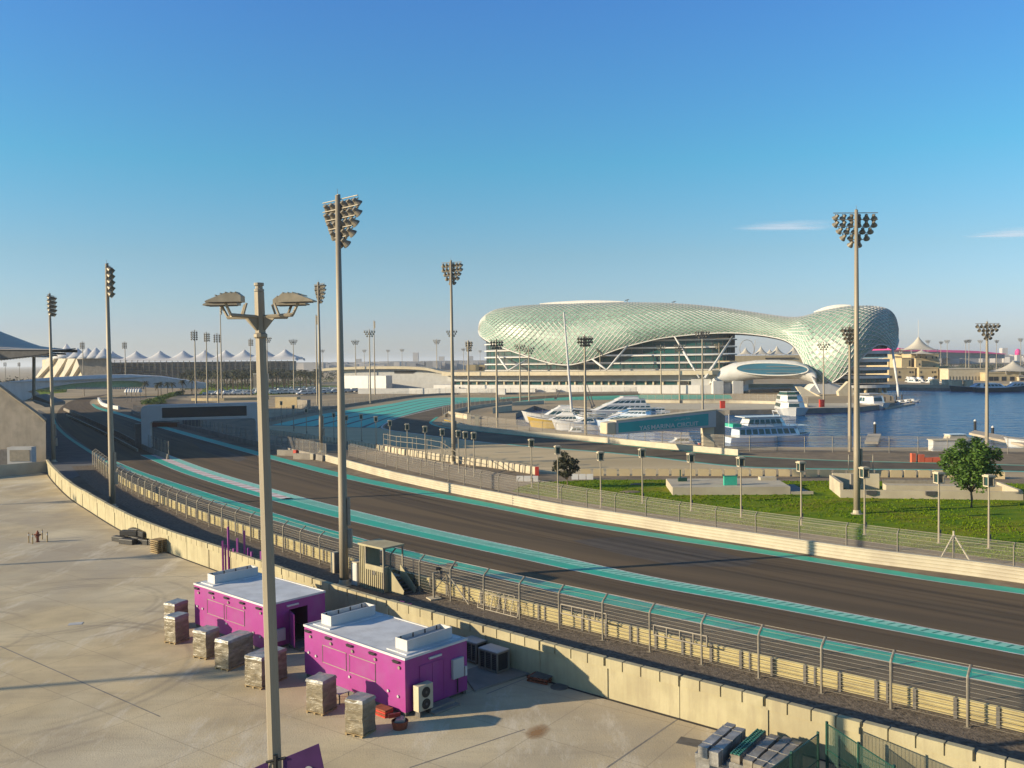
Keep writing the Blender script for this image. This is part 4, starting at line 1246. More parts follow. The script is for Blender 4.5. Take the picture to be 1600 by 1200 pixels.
# ---------------------------------------------------------------- black barriers heap and timber stack by the wall
hp = [((188, 846), -.5, 0), ((200, 850), -.45, 0), ((212, 846), -.6, 0), ((224, 850), -.5, 0), ((234, 851), -.4, 0), ((203, 845), -.15, .55), ((222, 846), -.8, .55), ((214, 842), -.5, .56)]
for i, ((px, py), a, z) in enumerate(hp):
    p = G(px, py)
    t = thing('black_crate', ORD[i] + ' of the long black boxes heaped beside the wall, counted from the left', 'crate', p + V(0, 0, z), a, 'black boxes heaped by the wall')
    t['label'] = ('ground-level' if z == 0 else 'top-layer') + ' black box, ' + ORD[i] + ' along the dark heap beside the wall'
    MB().ext([(-.95, -.32, 0), (.95, -.32, 0), (.95, .32, 0), (-.95, .32, 0)], (0, 0, .5)).build('body', M['black'], t, local=True, bevel=.04)
    MB().box((0, 0, .52), (1.7, .5, .05)).build('lid', M['black'], t, local=True)
    MB().bar((-.96, 0, .28), (-1.0, 0, .28), .16, 10).build('end_cap', M['dark'], t, local=True)
pp_ = thing('black_pipe', 'upright black pipe standing at the right end of the dark heap', 'pipe', G(243, 848))
MB().lathe([(.12, 0), (.12, 1.5), (.09, 1.5)], 10).build('tube', M['black'], pp_, local=True)
ts = thing('pallet_stack', 'square stack of raw timber pallets beside the black heap by the wall', 'pallet stack', G(248, 863), R(-38))
for k_ in range(7):
    b = MB()
    z = k_ * .19
    rz = rr.uniform(-.05, .05)
    for s in (-.45, 0, .45): b.box(Matrix.Rotation(rz, 3, 'Z') @ V(0, s, z + .05), (1.25, .1, .1), rz)
    for s in range(6): b.box(Matrix.Rotation(rz, 3, 'Z') @ V(-.55 + s * .22, 0, z + .118), (.15, 1.15, .03), rz)
    b.build('pallet', M['wood'], ts, local=True)
# ---------------------------------------------------------------- marshal post
mp_o = G(581, 927)
mt = offset(F, 0)
mdir = (G(625, 931) - G(562, 914)); mdir.z = 0; mdir.normalize()
mq = Loc(G(570, 919), mdir, V(-mdir.y, mdir.x, 0))
mp = thing('marshal_post', 'cream marshal post shelter with a flat roof and steps on the service road', 'marshal post', mq.o)
D = 1.7
b = MB()
b.ext([mq(-.55, 0), mq(.05, 0), mq(.05, 0, 3.0), mq(-.55, 0, 3.0)], mq.y * .12)
b.ext([mq(-.55, .12), mq(-.43, .12), mq(-.43, .12, 3.0), mq(-.55, .12, 3.0)], mq.y * (D - .12))
b.ext([mq(.05, 0), mq(2.1, 0), mq(2.1, 0, 1.75), mq(.05, 0, 1.75)], mq.y * .10)
b.ext([mq(2.0, .10), mq(2.1, .10), mq(2.1, .10, 1.75), mq(2.0, .10, 1.75)], mq.y * (.35))
b.build('wall', M['wall'], mp)
rb_ = MB()
for i in range(9): rb_.box(mq(.2 + i * .22, -.03, .75), (.07, .05, 1.3), mq.rz)
for i in range(3): rb_.box(mq(-.45 + i * .2, -.03, 1.5), (.06, .05, 2.9), mq.rz)
rb_.build('rib', M['wall'], mp)
MB().ext([mq(-.6, -.1, 3.0), mq(2.2, -.1, 3.0), mq(2.2, D + .1, 3.0), mq(-.6, D + .1, 3.0)], UPZ * .12).build('roof', M['wall'], mp)
for u, v_ in ((.1, .05), (2.1, 0.02), (2.1, D), (.1, D)):
    MB().box(mq(u, v_, 1.5), (.09, .09, 2.98), mq.rz).build('post', M['steel'], mp)
MB().ext([mq(-.43, .13, .82), mq(2.0, .13, .82), mq(2.0, D, .82), mq(-.43, D, .82)], UPZ * .1).build('floor', M['steel'], mp)
MB().ext([mq(.12, D - .05, .95), mq(2.05, D - .05, .95), mq(2.05, D - .05, 2.5), mq(.12, D - .05, 2.5)], mq.y * .04).build('screen', M['mesh'], mp)
b = MB()
for k_ in range(5):
    b.box(mq(2.28 + k_ * .28, .95, .78 - k_ * .17), (.28, .9, .05), mq.rz)
b.build('stair', M['steel_d'], mp)
for v_ in (.42, 1.45):
    MB().ext([mq(2.12, v_, 0), mq(3.65, v_, 0), mq(3.75, v_, .35), mq(2.7, v_, 1.25), mq(2.12, v_, 1.75)], mq.y * .05).build('stair_side', M['wall'], mp)
MB().lathe([(.16, 0), (.16, .02)], 14, Matrix.Translation(mq(1.15, -.06, 1.25)) @ Matrix.Rotation(mq.rz, 4, 'Z') @ Matrix.Rotation(R(90), 4, 'X')).build('badge', M['steel_d'], mp)
mp.scale = (1.14, 1.14, 1.14)
# cabinets beside the mast
cb = thing('cabinet', 'white electrical cabinet between the near floodlight mast and the marshal post', 'cabinet', G(559, 914), mq.rz)
MB().box((0, 0, .95), (.75, .7, 1.8)).build('body', M['white'], cb, local=True, bevel=.02)
MB().box((0, 0, 1.9), (.85, .8, .08)).build('top', M['cream'], cb, local=True)
MB().box((0, -.36, .95), (.6, .02, 1.55)).build('door', M['white'], cb, local=True)
cb = thing('cabinet', 'slim cream cabinet on the left of the near floodlight mast', 'cabinet', G(524, 895), mq.rz)
MB().box((0, 0, .9), (.45, .6, 1.8)).build('body', M['cream'], cb, local=True, bevel=.02)
MB().box((.28, 0, .9), (.08, .55, 1.7)).build('door', M['steel_d'], cb, local=True)
# camera stand on the gravel
ct = thing('camera_stand', 'camera mount on a braced steel tripod frame in front of the debris fence', 'camera stand', G(690, 937))
b = MB()
top = P(697, 893, G(690, 934).y)
for px, py in ((678, 936), (702, 932), (733, 945)):
    p = G(px, py)
    MB().bar(p, p.lerp(top, .94) if px != 678 else V(p.x, p.y, top.z), .09 if px != 733 else .06, 8).build('leg', M['steel'], ct)
p1, p2, p3 = G(678, 936), G(702, 932), G(733, 945)
MB().bar(p1 + UPZ * .6, p2 + UPZ * 1.9, .04, 5).bar(p1 + UPZ * 1.9, p2 + UPZ * .8, .04, 5).bar(p1 + UPZ * 2.0, top, .05, 5).build('brace', M['steel'], ct)
MB().box(p1 + UPZ * .06, (.9, .9, .12), .5).build('footing', M['concrete_l'], ct)
hb = MB().box(top + V(0, 0, .3), (1.0, .5, .35), -.3).box(top + V(.45, .05, .5), (.8, .3, .2), -.2).box(top + V(-.3, 0, .02), (.5, .6, .25), .3)
hb.build('camera_housing', M['steel_d'], ct)
MB().bar(top + V(-.4, -.1, .3), top + V(-.75, -.15, .25), .12, 8).build('camera_lens', M['black'], ct)
# steel frames lying by the fence
for i, ((ax, ay), (bx_, by_)) in enumerate((((746, 950), (808, 966)), ((750, 945), (800, 957)))):
    a, c = G(ax, ay), G(bx_, by_)
    t = thing('steel_barrier', ('front', 'rear')[i] + ' of two steel trestle barriers leaning by the debris fence', 'barrier', a)
    d = (c - a).normalized(); nn = V(-d.y, d.x, 0)
    b = MB().bar(a + UPZ * .05, c + UPZ * .05, .05, 5).bar(a + UPZ * 1.1 + nn * .3, c + UPZ * 1.1 + nn * .3, .04, 5)
    for k_ in range(7):
        p = a.lerp(c, k_ / 6)
        b.bar(p + UPZ * .05, p + UPZ * 1.1 + nn * .3, .03, 5)
        if k_ < 6: b.bar(p + UPZ * .05, a.lerp(c, (k_ + 1) / 6) + UPZ * 1.1 + nn * .3, .02, 4)
    b.build('bars', M['steel'], t)
# ---------------------------------------------------------------- wrapped beams, bottom right
def beam(label, a, c, zt, w_, h_, seed, m, extra=None):
    """a wrapped bundle of long panels resting on the bales, its near end low in the picture"""
    A, C = G(*a, zt), G(*c, zt)
    d = (C - A); L = d.length
    rz = math.atan2(d.y, d.x)
    t = thing('wrapped_beam', label, 'wrapped beam', (A + C) / 2 - V(0, 0, 0), rz, 'wrapped beams stacked by the wall')
    t.location.z = 0
    wrapped('bundle', L, w_, h_, seed, m, t, zt - h_, .014, .0)
    e = MB()
    for s in (-.35, 0, .35): e.box((s * L, 0, zt - h_ / 2), (.05, w_ + .05, h_ + .05))
    e.build('strap', M['wrap_g'], t, local=True)
    if extra:
        b = MB()
        for s in (-.16, 0, .16): b.box((0, s * w_ / .4, zt + .03), (L * .98, .05, .05))
        for i in range(18): b.box((-L / 2 + L * (i + .5) / 18, 0, zt + .032), (.03, w_ * .9, .03))
        b.build('mesh_panel', M['green_l'], t, local=True)
    return t
BZ = 1.35
M['wrap_b'] = mat('dusty_beam_wrap', (.20, .175, .135), (.14, .125, .10), 2.0, .5, .4, 6, c3=(.27, .245, .20), s3=1.0, coat=.2)
beam('long wrapped beam, leftmost of those lying by the wall', (1098, 1167), (1143, 1130), BZ, .42, .48, 11, M['wrap_g'])
beam('long wrapped beam, second from the left by the wall', (1115, 1175), (1158, 1137), BZ, .42, .62, 12, M['wrap_g'])
beam('wrapped beam topped with bright green mesh panels by the wall', (1148, 1180), (1190, 1141), BZ - .1, .42, .4, 13, M['wrap_b'], True)
beam('slack grey wrapped beam right of the green-topped one', (1161, 1183), (1199, 1149), BZ - .25, .36, .3, 14, M['wrap_g'])
beam('pale wrapped beam in the middle of those by the wall', (1168, 1188), (1211, 1148), BZ - .05, .40, .35, 15, M['wrap_b'])
beam('pale wrapped beam second from the right by the wall', (1184, 1195), (1232, 1152), BZ - .05, .40, .35, 16, M['wrap_b'])
beam('brown wrapped beam, rightmost by the wall and next to the mesh fence', (1197, 1200), (1246, 1157), BZ - .08, .46, .4, 17, M['wrap'])
for i, (px, py, s) in enumerate(((1108, 1205, (1.0, .8, .82)), (1131, 1215, (1.0, .9, .66)), (1163, 1222, (1.3, .9, .85)), (1138, 1172, (1.2, .9, .66)), (1180, 1190, (1.6, .9, .8)), (1222, 1200, (1.6, .9, .8)))):
    t = thing('wrapped_bale', ORD[i] + ' wrapped bale under the beams', 'bale', G(px, py), R(-28), 'wrapped bales under the beams')
    t['label'] = ORD[i] + ' of the pale film-wrapped bales under the long beams, from the camera side'
    wrapped('bale', s[0], s[1], s[2], 60 + i, M['wrap_g'], t, .06, .05, .03)
    MB().box((0, 0, .03), (s[0] * .9, s[1] * .9, .05)).build('pallet', M['wood'], t, local=True)
# green mesh fence panels
def mesh_fence(label, a, c, h, nposts):
    A, C = a, c
    t = thing('mesh_fence', label, 'mesh fence', A)
    d = (C - A).normalized()
    for i in range(nposts):
        p = A.lerp(C, i / (nposts - 1))
        MB().box(p + UPZ * (h / 2 + .05), (.09, .09, h + .1), math.atan2(d.y, d.x)).build('post', M['green'], t)
    b = MB()
    for z in (.1, h * .5, h): b.bar(A + UPZ * z, C + UPZ * z, .028, 5)
    b.build('rail', M['green'], t)
    b = MB()
    n = int((C - A).length / .12)
    for i in range(1, n):
        p = A.lerp(C, i / n)
        b.bar(p + UPZ * .1, p + UPZ * h, .008, 4)
    b.build('wire', M['green'], t)
    MB().ext([A + UPZ * .1, C + UPZ * .1, C + UPZ * h, A + UPZ * h], V(-d.y, d.x, 0) * .005).build('mesh', M['mesh_g'], t)
fh = 2.2
ftop = lambda px, py: V(*G(px, py, fh).xy, 0)
mesh_fence('green mesh fence panel in the corner beside the wrapped beams', ftop(1278, 1147), ftop(1190, 1212), fh, 3)
mesh_fence('green mesh fence running off to the right of the tall corner post', ftop(1292, 1131), ftop(1460, 1240), fh, 4)
# ---------------------------------------------------------------- corner by the grandstand: air conditioner behind a low wall
# ================================================================== middle distance
# ---------------------------------------------------------------- short box lamps
def box_lamp_proto():
    t = thing('box_lamp', 'short lamp post with a square box head', 'lamp post', (0, 0, 0))
    MB().lathe([(.11, .05), (.075, 5.75)], 8).build('pole', M['pole'], t, local=True)
    MB().lathe([(.24, 0), (.24, .05), (.16, .07)], 8).build('base_plate', M['steel'], t, local=True)
    MB().box((.1, 0, 1.0), (.18, .22, .6)).build('control_box', M['steel_d'], t, local=True)
    b = MB()
    b.ext([(-.34, -.34, 5.75), (.34, -.34, 5.75), (.34, .34, 5.75), (-.34, .34, 5.75)], UPZ * .09)
    b.box((0, 0, 6.72), (.82, .82, .14)).box((0, 0, 6.82), (.6, .6, .08))
    for sx in (-.31, .31):
        for sy in (-.31, .31): b.box((sx, sy, 6.25), (.07, .07, .82))
    b.box((0, .29, 6.25), (.5, .04, .8)).box((.29, 0, 6.25), (.04, .5, .8))
    b.build('lamp_housing', M['cream'], t, local=True)
    MB().box((0, 0, 6.25), (.44, .44, .78)).build('lamp_glass', M['glass_d'], t, local=True)
    return t
bl0 = box_lamp_proto()
kids = list(bl0.children)
def set_box_lamp(first, pos, label, grp):
    if first:
        bl0.location = pos; bl0['label'] = label; bl0['group'] = grp; bl0.rotation_euler = (0, 0, .2)
    else:
        copy_tree(bl0, pos, .2, label, grp, kids=kids)
gravel_l = [(440, 664), (459, 674), (479, 682), (522, 693), (542, 700), (565, 697), (588, 703), (610, 713), (637, 722), (665, 728), (692, 735), (717, 739), (728, 742), (741, 744)]
lawn_l = [(831, 762), (872, 779), (939, 794), (1004, 787), (1080, 799), (1158, 809), (1252, 821), (1351, 836), (1467, 849), (1545, 857)]
for i, (x, y) in enumerate(gravel_l):
    set_box_lamp(i == 0, G(x, y), ORD[i] + ' box lamp from the left in the row on the gravel beyond the far barrier', 'box lamps round the infield')
for i, (x, y) in enumerate(lawn_l):
    set_box_lamp(False, G(x, y), ORD[i] + ' box lamp from the left in the row along the lawn', 'box lamps round the infield')
# ---------------------------------------------------------------- rows of barrier blocks
def block_row(path, label, group, m, size, step, name='barrier_block', shared=None, limit=80):
    pts = resample(line(path, 1.0, 1), step=step)
    me = None
    for i, p in enumerate(pts[:limit]):
        a = pts[max(i - 1, 0)]; c = pts[min(i + 1, len(pts) - 1)]
        d = c - a
        rz = math.atan2(d.y, d.x)
        if me is None:
            b = MB()
            l, w_, h = size
            b.ext([(-l / 2, -w_ / 2, 0), (-l / 2, w_ / 2, 0), (-l / 2, w_ / 2 - .08, h), (-l / 2, -w_ / 2 + .08, h)], V(l, 0, 0))
            b.box((0, 0, h + .03), (l * .8, w_ * .5, .05))
            o = b.build(name, m); me = o.data
            me.materials.clear(); me.materials.append(m)
        else:
            o = bpy.data.objects.new(name, me); COL.objects.link(o)
        o.location = p; o.rotation_euler = (0, 0, rz)
        tag(o, label, 'barrier block', group)
block_row([(915, 743), (1050, 743), (1180, 743.5), (1330, 745), (1490, 746), (1560, 748)], 'tan barrier block with dark gaps beside it, in the long row behind the lawn', 'barrier blocks behind the lawn', M['sandstone'], (1.6, .7, 1.0), 2.0)
block_row([(640, 712), (705, 722), (780, 732), (836, 741)], 'white barrier block in the sunlit row curving along the edge of the pale run-off', 'white barrier blocks along the run-off', M['concrete_l'], (1.2, .7, 1.15), 1.5)
block_row([(424, 678), (520, 691), (580, 701), (632, 711)], 'grey barrier block in the shaded row beside the grey-blue run-off', 'shaded barrier blocks along the run-off', M['cream'], (1.2, .7, 1.1), 1.6)
re_ = MB().ext([(-.3, -.35, 0), (.3, -.35, 0), (.3, .35, 0), (-.3, .35, 0)], UPZ * 1.3).box((0, 0, 1.33), (.5, .5, .06)).build('barrier_block', M['red'])
re_.location = G(839, 743); tag(re_, 'single red barrier block ending the sunlit white row', 'barrier block')
for i, (x, y) in enumerate(((824, 752), (910, 749))):
    t = thing('white_barrier', ('low white plastic barrier left of the small dark tree', 'low white plastic barrier right of the small dark tree')[i], 'barrier', G(x, y), -.1)
    b = MB()
    for k_ in range(3):
        b.ext([(-1.6 + k_ * 1.1, -.25, 0), (-1.6 + k_ * 1.1, .25, 0), (-1.6 + k_ * 1.1, .1, .8), (-1.6 + k_ * 1.1, -.1, .8)], V(1.0, 0, 0))
    b.build('barrier', M['white'], t, local=True)
# scaffold on the gravel near the mast
sc = thing('scaffold', 'pale tube scaffold frame standing among the box lamps on the gravel', 'scaffold', G(640, 728))
def sp(px, py, base): b_ = G(*base); return V(*P(px, py, b_.y))
b = MB()
for k_, (bx, by) in enumerate(((600, 716), (620, 721), (645, 724), (668, 728), (690, 733))):
    p = G(bx, by)
    b.bar(p, p + UPZ * 4.6, .06, 5)
    if k_:
        for z in (1.0, 2.6, 3.6, 4.5): b.bar(pv + UPZ * z, p + UPZ * z, .05, 5)
    nn = V(.5, 2.2, 0)
    b.bar(p + nn, p + nn + UPZ * 4.6, .05, 5)
    b.bar(p + UPZ * 4.5, p + nn + UPZ * 4.5, .05, 5)
    if k_ in (0, 4): b.bar(p + V(-1.2 if k_ == 0 else 1.2, -.6, 0), p + UPZ * 2.4, .05, 5)
    pv = p
b.build('tubes', M['steel'], sc)
MB().bar(G(690, 733) + UPZ * 4.5, G(742, 741) + UPZ * 1.6, .06, 5).bar(G(690, 733) + UPZ * 3.6, G(735, 741) + UPZ * 1.2, .06, 5).build('hand_rail', M['steel'], sc)
# ---------------------------------------------------------------- concrete pads on the lawn
pd = thing('concrete_platform', 'low pale concrete platform on the lawn with a green box on it', 'platform', G(1140, 774))
a, c, d, e = G(1051, 774), G(1235, 773), G(1232, 752), G(1062, 752)
ra, rc = G(1051, 774), G(1235, 773)
dep = V(.6, 8.5, 0)
H1 = 1.05
MB().ext([ra, rc, rc + dep, ra + dep], UPZ * H1).build('slab', M['concrete_l'], pd)
MB().ext([rc + V(.05, .3, 0), rc + V(2.6, .3, 0), rc + V(2.6, 7, 0), rc + V(.05, 7, 0)], UPZ * .35).build('sump', M['steel_d'], pd)
MB().ext([rc + V(.1, 0, 0), rc + V(3.0, 0, 0), rc + V(3.0, .28, 0), rc + V(.1, .28, 0)], UPZ * .4).build('kerb', M['concrete_l'], pd)
MB().box(ra.lerp(rc, .9) + dep * .8 + UPZ * (H1 + .2), (2.2, 1.2, .4)).build('ramp', M['concrete_l'], pd)
gb = thing('green_box', 'small teal green box standing on the left concrete platform', 'box', G(1141, 758, H1) )
MB().box((0, 0, .6), (1.7, .5, 1.2)).build('body', M['teal'], gb, local=True)
MB().box((0, 0, 1.23), (1.76, .56, .05)).build('lid', M['green_l'], gb, local=True)
gb = thing('pump', 'small dark green pump at the left corner of the platform', 'pump', G(1063, 752, H1))
MB().box((.3, 0, .25), (1.2, .5, .5)).bar((0, 0, .4), (0, 0, 1.6), .09, 6).build('body', M['green'], gb, local=True)
p2 = thing('concrete_enclosure', 'low U-shaped pale concrete enclosure behind the lawn mast', 'enclosure', G(1450, 780))
fa, fb_ = G(1313, 778), G(1599, 782)
fd = (fb_ - fa).normalized(); fn = V(-fd.y, fd.x, 0)
b = MB()
b.ext([fa, fb_, fb_ + fn * .3, fa + fn * .3], UPZ * 1.05)
b.ext([fa + fn * .3, fa + fn * 8, fa + fn * 8 + fd * .4, fa + fn * .3 + fd * .4], UPZ * 1.9)
b.ext([fb_ + fn * .3, fb_ + fn * 8, fb_ + fn * 8 - fd * .4, fb_ + fn * .3 - fd * .4], UPZ * 1.2)
b.build('wall', M['concrete_l'], p2)
Lf = (fb_ - fa).length
MB().ext([fa + fn * 8.0 + fd * .41, fa + fd * (Lf * .30) + fn * 8.0, fa + fd * (Lf * .30) + fn * 8.4, fa + fn * 8.4 + fd * .41], UPZ * 2.1).build('wall', M['cream'], p2)
MB().ext([fa + fd * (Lf * .32) + fn * 6, fb_ + fn * 6 - fd * .41, fb_ + fn * 8 - fd * .41, fa + fd * (Lf * .32) + fn * 8], UPZ * .85).build('slab', M['concrete_l'], p2)
MB().ext([fa + fd * (Lf * .32) + fn * 8.02, fb_ + fn * 8.02 - fd * .41, fb_ + fn * 8.3 - fd * .41, fa + fd * (Lf * .32) + fn * 8.3], UPZ * 1.3).build('wall', M['steel'], p2)
for s in (.17, .50):
    MB().box(fa + fd * Lf * s + UPZ * .75 + V(0, -.15, 0), (1.3, .3, .5)).build('vent_box', M['steel_d'], p2)
MB().box(fa + fd * Lf * .075 + UPZ * 1.2 + fn * 1.2, (.35, .5, 3.4)).build('pillar', M['concrete_d'], p2)
for i, (x, y, l) in enumerate(((995, 757, 1.6), (985, 769, 2.4), (1493, 779, 1.6))):
    b = MB().lathe([(l * .5, 0), (l * .42, .10), (l * .2, .16), (.02, .14)], 14)
    o = b.build('drain_mound', M['verge']); o.location = G(x, y); o.scale = (1.3, .8, 1)
    tag(o, ('bare earth patch', 'long bare earth patch', 'small earth mound')[i] + ' in the grass ' + ('behind the lawn', 'towards the middle of the lawn', 'in front of the concrete enclosure')[i], 'mound')
# ---------------------------------------------------------------- trees
def tree(label, base, h, rad, crown_z, m, seed, nclump=60, nleaf=70, name='tree', leaf=.26, trunk_r=.16):
    rn = random.Random(seed)
    t = thing(name, label, 'tree', base)
    tb = MB()
    tips = []
    fork = V(rn.uniform(-.1, .1), 0, crown_z)
    tb.tube([(0, 0, 0), (.05, .02, crown_z * .5), fork], [trunk_r, trunk_r * .8, trunk_r * .65], 8)
    cz = crown_z + (h - crown_z) * .5
    hz_ = (h - crown_z) * .56
    for i in range(nclump):
        # clump centres fill an uneven crown
        while True:
            p = V(rn.uniform(-1, 1), rn.uniform(-1, 1), rn.uniform(-1, 1))
            if .25 < p.length < 1: break
        lump = .80 + .32 * noise.noise(p * 1.7 + V(seed, 0, 0))
        wz = 1.0 if p.z < 0 else .95
        tips.append(V(p.x * rad * lump, p.y * rad * lump, cz + p.z * hz_ * lump * wz))
    for i in range(0, nclump, 3):
        e = tips[i]
        mid_ = fork.lerp(e, .5) + V(0, 0, -.15)
        tb.tube([fork + V(0, 0, -.1), mid_, e], [trunk_r * .42, trunk_r * .25, .02], 5)
    tb.build('trunk', M['bark'], t, smooth=True, local=True)
    cb = MB()
    for c in tips:
        cr = rn.uniform(.45, .85) * rad * .33
        for k_ in range(nleaf):
            v_ = V(rn.gauss(0, 1), rn.gauss(0, 1), rn.gauss(0, .8)); v_ = v_.normalized() * cr * rn.random() ** .4
            p = c + v_
            u = V(rn.uniform(-1, 1), rn.uniform(-1, 1), rn.uniform(-.6, .6)).normalized()
            w_ = u.cross(V(rn.uniform(-1, 1), rn.uniform(-1, 1), rn.uniform(-1, 1))).normalized()
            s = leaf * rn.uniform(.6, 1.2)
            cb.add([p - u * s, p - w_ * s * .45, p + u * s, p + w_ * s * .45], [(0, 1, 2, 3)])
    cb.build('crown', m, t, local=True)
    return t
tree('round bushy green tree on the lawn in front of the concrete enclosure', G(1518, 793), 8.2, 3.7, 1.9, M['leaf'], 4, 75, 95, leaf=.24)
tree('small dark broad tree at the far left end of the lawn', G(886, 763), 5.0, 2.05, 1.3, M['leaf_d'], 9, 40, 70, leaf=.2, trunk_r=.1)
# ---------------------------------------------------------------- the bridge gantry over the track
gt = thing('gantry', 'white bridge gantry over the track with a long dark screen recess', 'gantry', G(223, 700))
A0, A1 = G(223, 701), G(408, 694)
gd = (A1 - A0); gL = gd.length; gd.normalize(); gn = V(-gd.y, gd.x, 0)
def gq(u, z, v_=0): return A0 + gd * u + UPZ * z + gn * v_
ht = P(219, 634, A0.y).z
hb_ = P(300, 656, A0.y + (A1.y - A0.y) * .4).z
LW, RW = 1.6, 1.0
out = [(-.2, 0), (-.2, ht - .8), (.1, ht - .25), (.9, ht), (gL - .9, ht), (gL - .1, ht - .3), (gL + .2, ht - .9), (gL + .2, 0), (gL - RW, 0), (gL - RW, hb_ - .8), (gL - RW - .3, hb_ - .15), (gL - RW - 1.0, hb_), (LW + .9, hb_), (LW + .2, hb_ - .2), (LW, hb_ - .9), (LW, 0)]
MB().ext([gq(u, z) for u, z in out], gn * 4.0).build('frame', M['white_d'], gt)
MB().ext([gq(gL * .165, hb_ + .55, -.03), gq(gL * .88, hb_ + .55, -.03), gq(gL * .88, ht - .55, -.03), gq(gL * .165, ht - .55, -.03)], gn * .03).build('screen', M['black'], gt)
b = MB()
for z0, z1 in ((hb_ + .40, hb_ + .55), (ht - .55, ht - .40)):
    b.ext([gq(gL * .155, z0, -.12), gq(gL * .89, z0, -.12), gq(gL * .89, z1, -.12), gq(gL * .155, z1, -.12)], gn * .12)
b.build('screen_frame', M['white'], gt)
MB().ext([gq(-1.6, .1, 1), gq(-.25, .1, 1), gq(-.25, hb_ - .6, 1), gq(-1.6, hb_ - .6, 1)], gn * 2).build('stair_tower', M['steel_d'], gt)
# pit wall with mesh below the gantry, dividing the pit exit from the track
pw = thing('pit_wall', 'grey concrete pit wall with wire mesh ending below the gantry', 'wall', G(245, 710))
pth = line([(100, 641), (140, 659), (190, 683), (226, 703), (263, 718)], 2, 1)
MB().sweep(pth, [(-.25, 0), (-.12, 1.0), (.12, 1.0), (.25, 0)]).build('barrier', M['concrete_d'], pw)
MB().sweep(resample(line([(232, 705), (264, 718)], 1, 0), 8), [(0, 1.02), (0, 3.4)], close=False).build('mesh', M['mesh_far'], pw)
for i in range(7):
    p = G(232, 705).lerp(G(264, 718), i / 6)
    MB().bar(p + UPZ * 1.0, p + UPZ * 3.45, .05, 5).build('post', M['steel'], pw)
tw = thing('track_wall', 'low pale wall along the left edge of the far track, beyond the masts', 'wall', G(150, 672))
MB().sweep(line([(104, 650), (150, 672), (185, 690), (215, 706)], 2, 1), [(-.15, 0), (-.15, .6), (.15, .6), (.15, 0)]).build('barrier', M['concrete_l'], tw)
# far barrier continues beyond the gantry on the right
fb2 = thing('shaded_barrier', 'grey barrier with debris mesh on the far side of the track, seen through the gantry', 'barrier', G(330, 672))
pth = line([(206, 645), (236, 657), (300, 672), (380, 692), (440, 706), (505, 721)], 2, 1)
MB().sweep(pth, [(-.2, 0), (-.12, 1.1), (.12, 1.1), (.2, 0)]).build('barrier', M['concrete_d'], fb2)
pth2 = resample(offset(pth, .6), step=4)
for p in pth2:
    MB().bar(p, p + UPZ * 3.2, .06, 5).build('post', M['steel'], fb2)
MB().sweep(pth2, [(0, .4), (0, 3.2)], close=False).build('mesh', M['mesh_far'], fb2)
db = thing('dark_hoarding', 'long dark brown hoarding seen through the left part of the gantry', 'hoarding', G(240, 662))
a, c = G(236, 667), G(280, 667)
MB().ext([a, c, c + UPZ * 1.3, a + UPZ * 1.3], V(0, .3, 0)).build('board', M['brick'], db)
MB().ext([c + V(1, 0, 0), c + V(6, 0, 0), c + V(6, 0, 2.2), c + V(1, 0, 2.2)], V(0, 2, 0)).build('container', M['steel_d'], db)
for i, (x, y) in enumerate(((449, 712), (475, 718))):
    t = thing('crash_barrier', ('red-capped', 'grey')[i] + ' short barrier at the opening in the far barrier line', 'barrier', G(x, y), -.4)
    MB().ext([(-2.2, -.3, 0), (2.2, -.3, 0), (2.2, .3, 0), (-2.2, .3, 0)], UPZ * 1.1).build('body', M['concrete_d'], t, local=True)
    MB().ext([(1.6, -.34, .1), (2.25, -.34, .1), (2.25, .34, .1), (1.6, .34, .1)], UPZ * 1.05).build('end_cap', M['red'] if i == 0 else M['concrete_l'], t, local=True)
for i, (x, y, s) in enumerate(((448, 707, 5), (474, 713, 4.5))):
    t = thing('mesh_cage', ('left', 'right')[i] + ' of two dark mesh cages behind the opening in the far barrier', 'cage', G(x, y) + V(0, 3, 0), -.3)
    b = MB()
    for sx in (-s / 2, 0, s / 2):
        for sy in (-1, 1): b.bar((sx, sy, 0), (sx, sy, 2.8), .05, 5)
    for z in (1.4, 2.8):
        for sy in (-1, 1): b.bar((-s / 2, sy, z), (s / 2, sy, z), .05, 5)
    b.build('frame', M['steel_d'], t, local=True)
    MB().box((0, -1, 1.4), (s, .02, 2.7)).box((s / 2, 0, 1.4), (.02, 1.9, 2.7)).build('mesh', M['mesh'], t, local=True)
# ---------------------------------------------------------------- second track: barrier, fences
tb_ = thing('marina_barrier', 'long cream barrier between the second track and the marina fence', 'barrier', G(900, 688))
MB().sweep(line([(692, 664), (735, 671), (800, 679), (920, 689), (1040, 701), (1154, 711.5)], 2, 1), [(-.2, 0), (-.2, 1.1), (.2, 1.1), (.2, 0)]).build('rail', M['rail2'], tb_)
fence('marina_fence', 'tall mesh fence along the marina quay behind the second track', line([(700, 661), (760, 669), (800, 674), (920, 685), (1040, 697), (1150, 705), (1300, 707), (1450, 708), (1700, 711)], 2, 1), 3.0, .3, 5.0, 6, 'mesh_far', .06, .02)
ih = thing('hairpin_barrier', 'tan barrier with fence along the inner edge of the hairpin', 'barrier', G(740, 640))
pth = line([(694, 652), (712, 644), (745, 637), (800, 630)], 2, 1)
MB().sweep(pth, [(-.2, 0), (-.2, 1.0), (.2, 1.0), (.2, 0)]).build('rail', M['rail2'], ih)
MB().sweep(offset(pth, .4), [(0, 1.0), (0, 3.2)], close=False).build('mesh', M['mesh_far'], ih)
for p in resample(offset(pth, .4), step=5): MB().bar(p, p + UPZ * 3.25, .06, 5).build('post', M['steel'], ih)
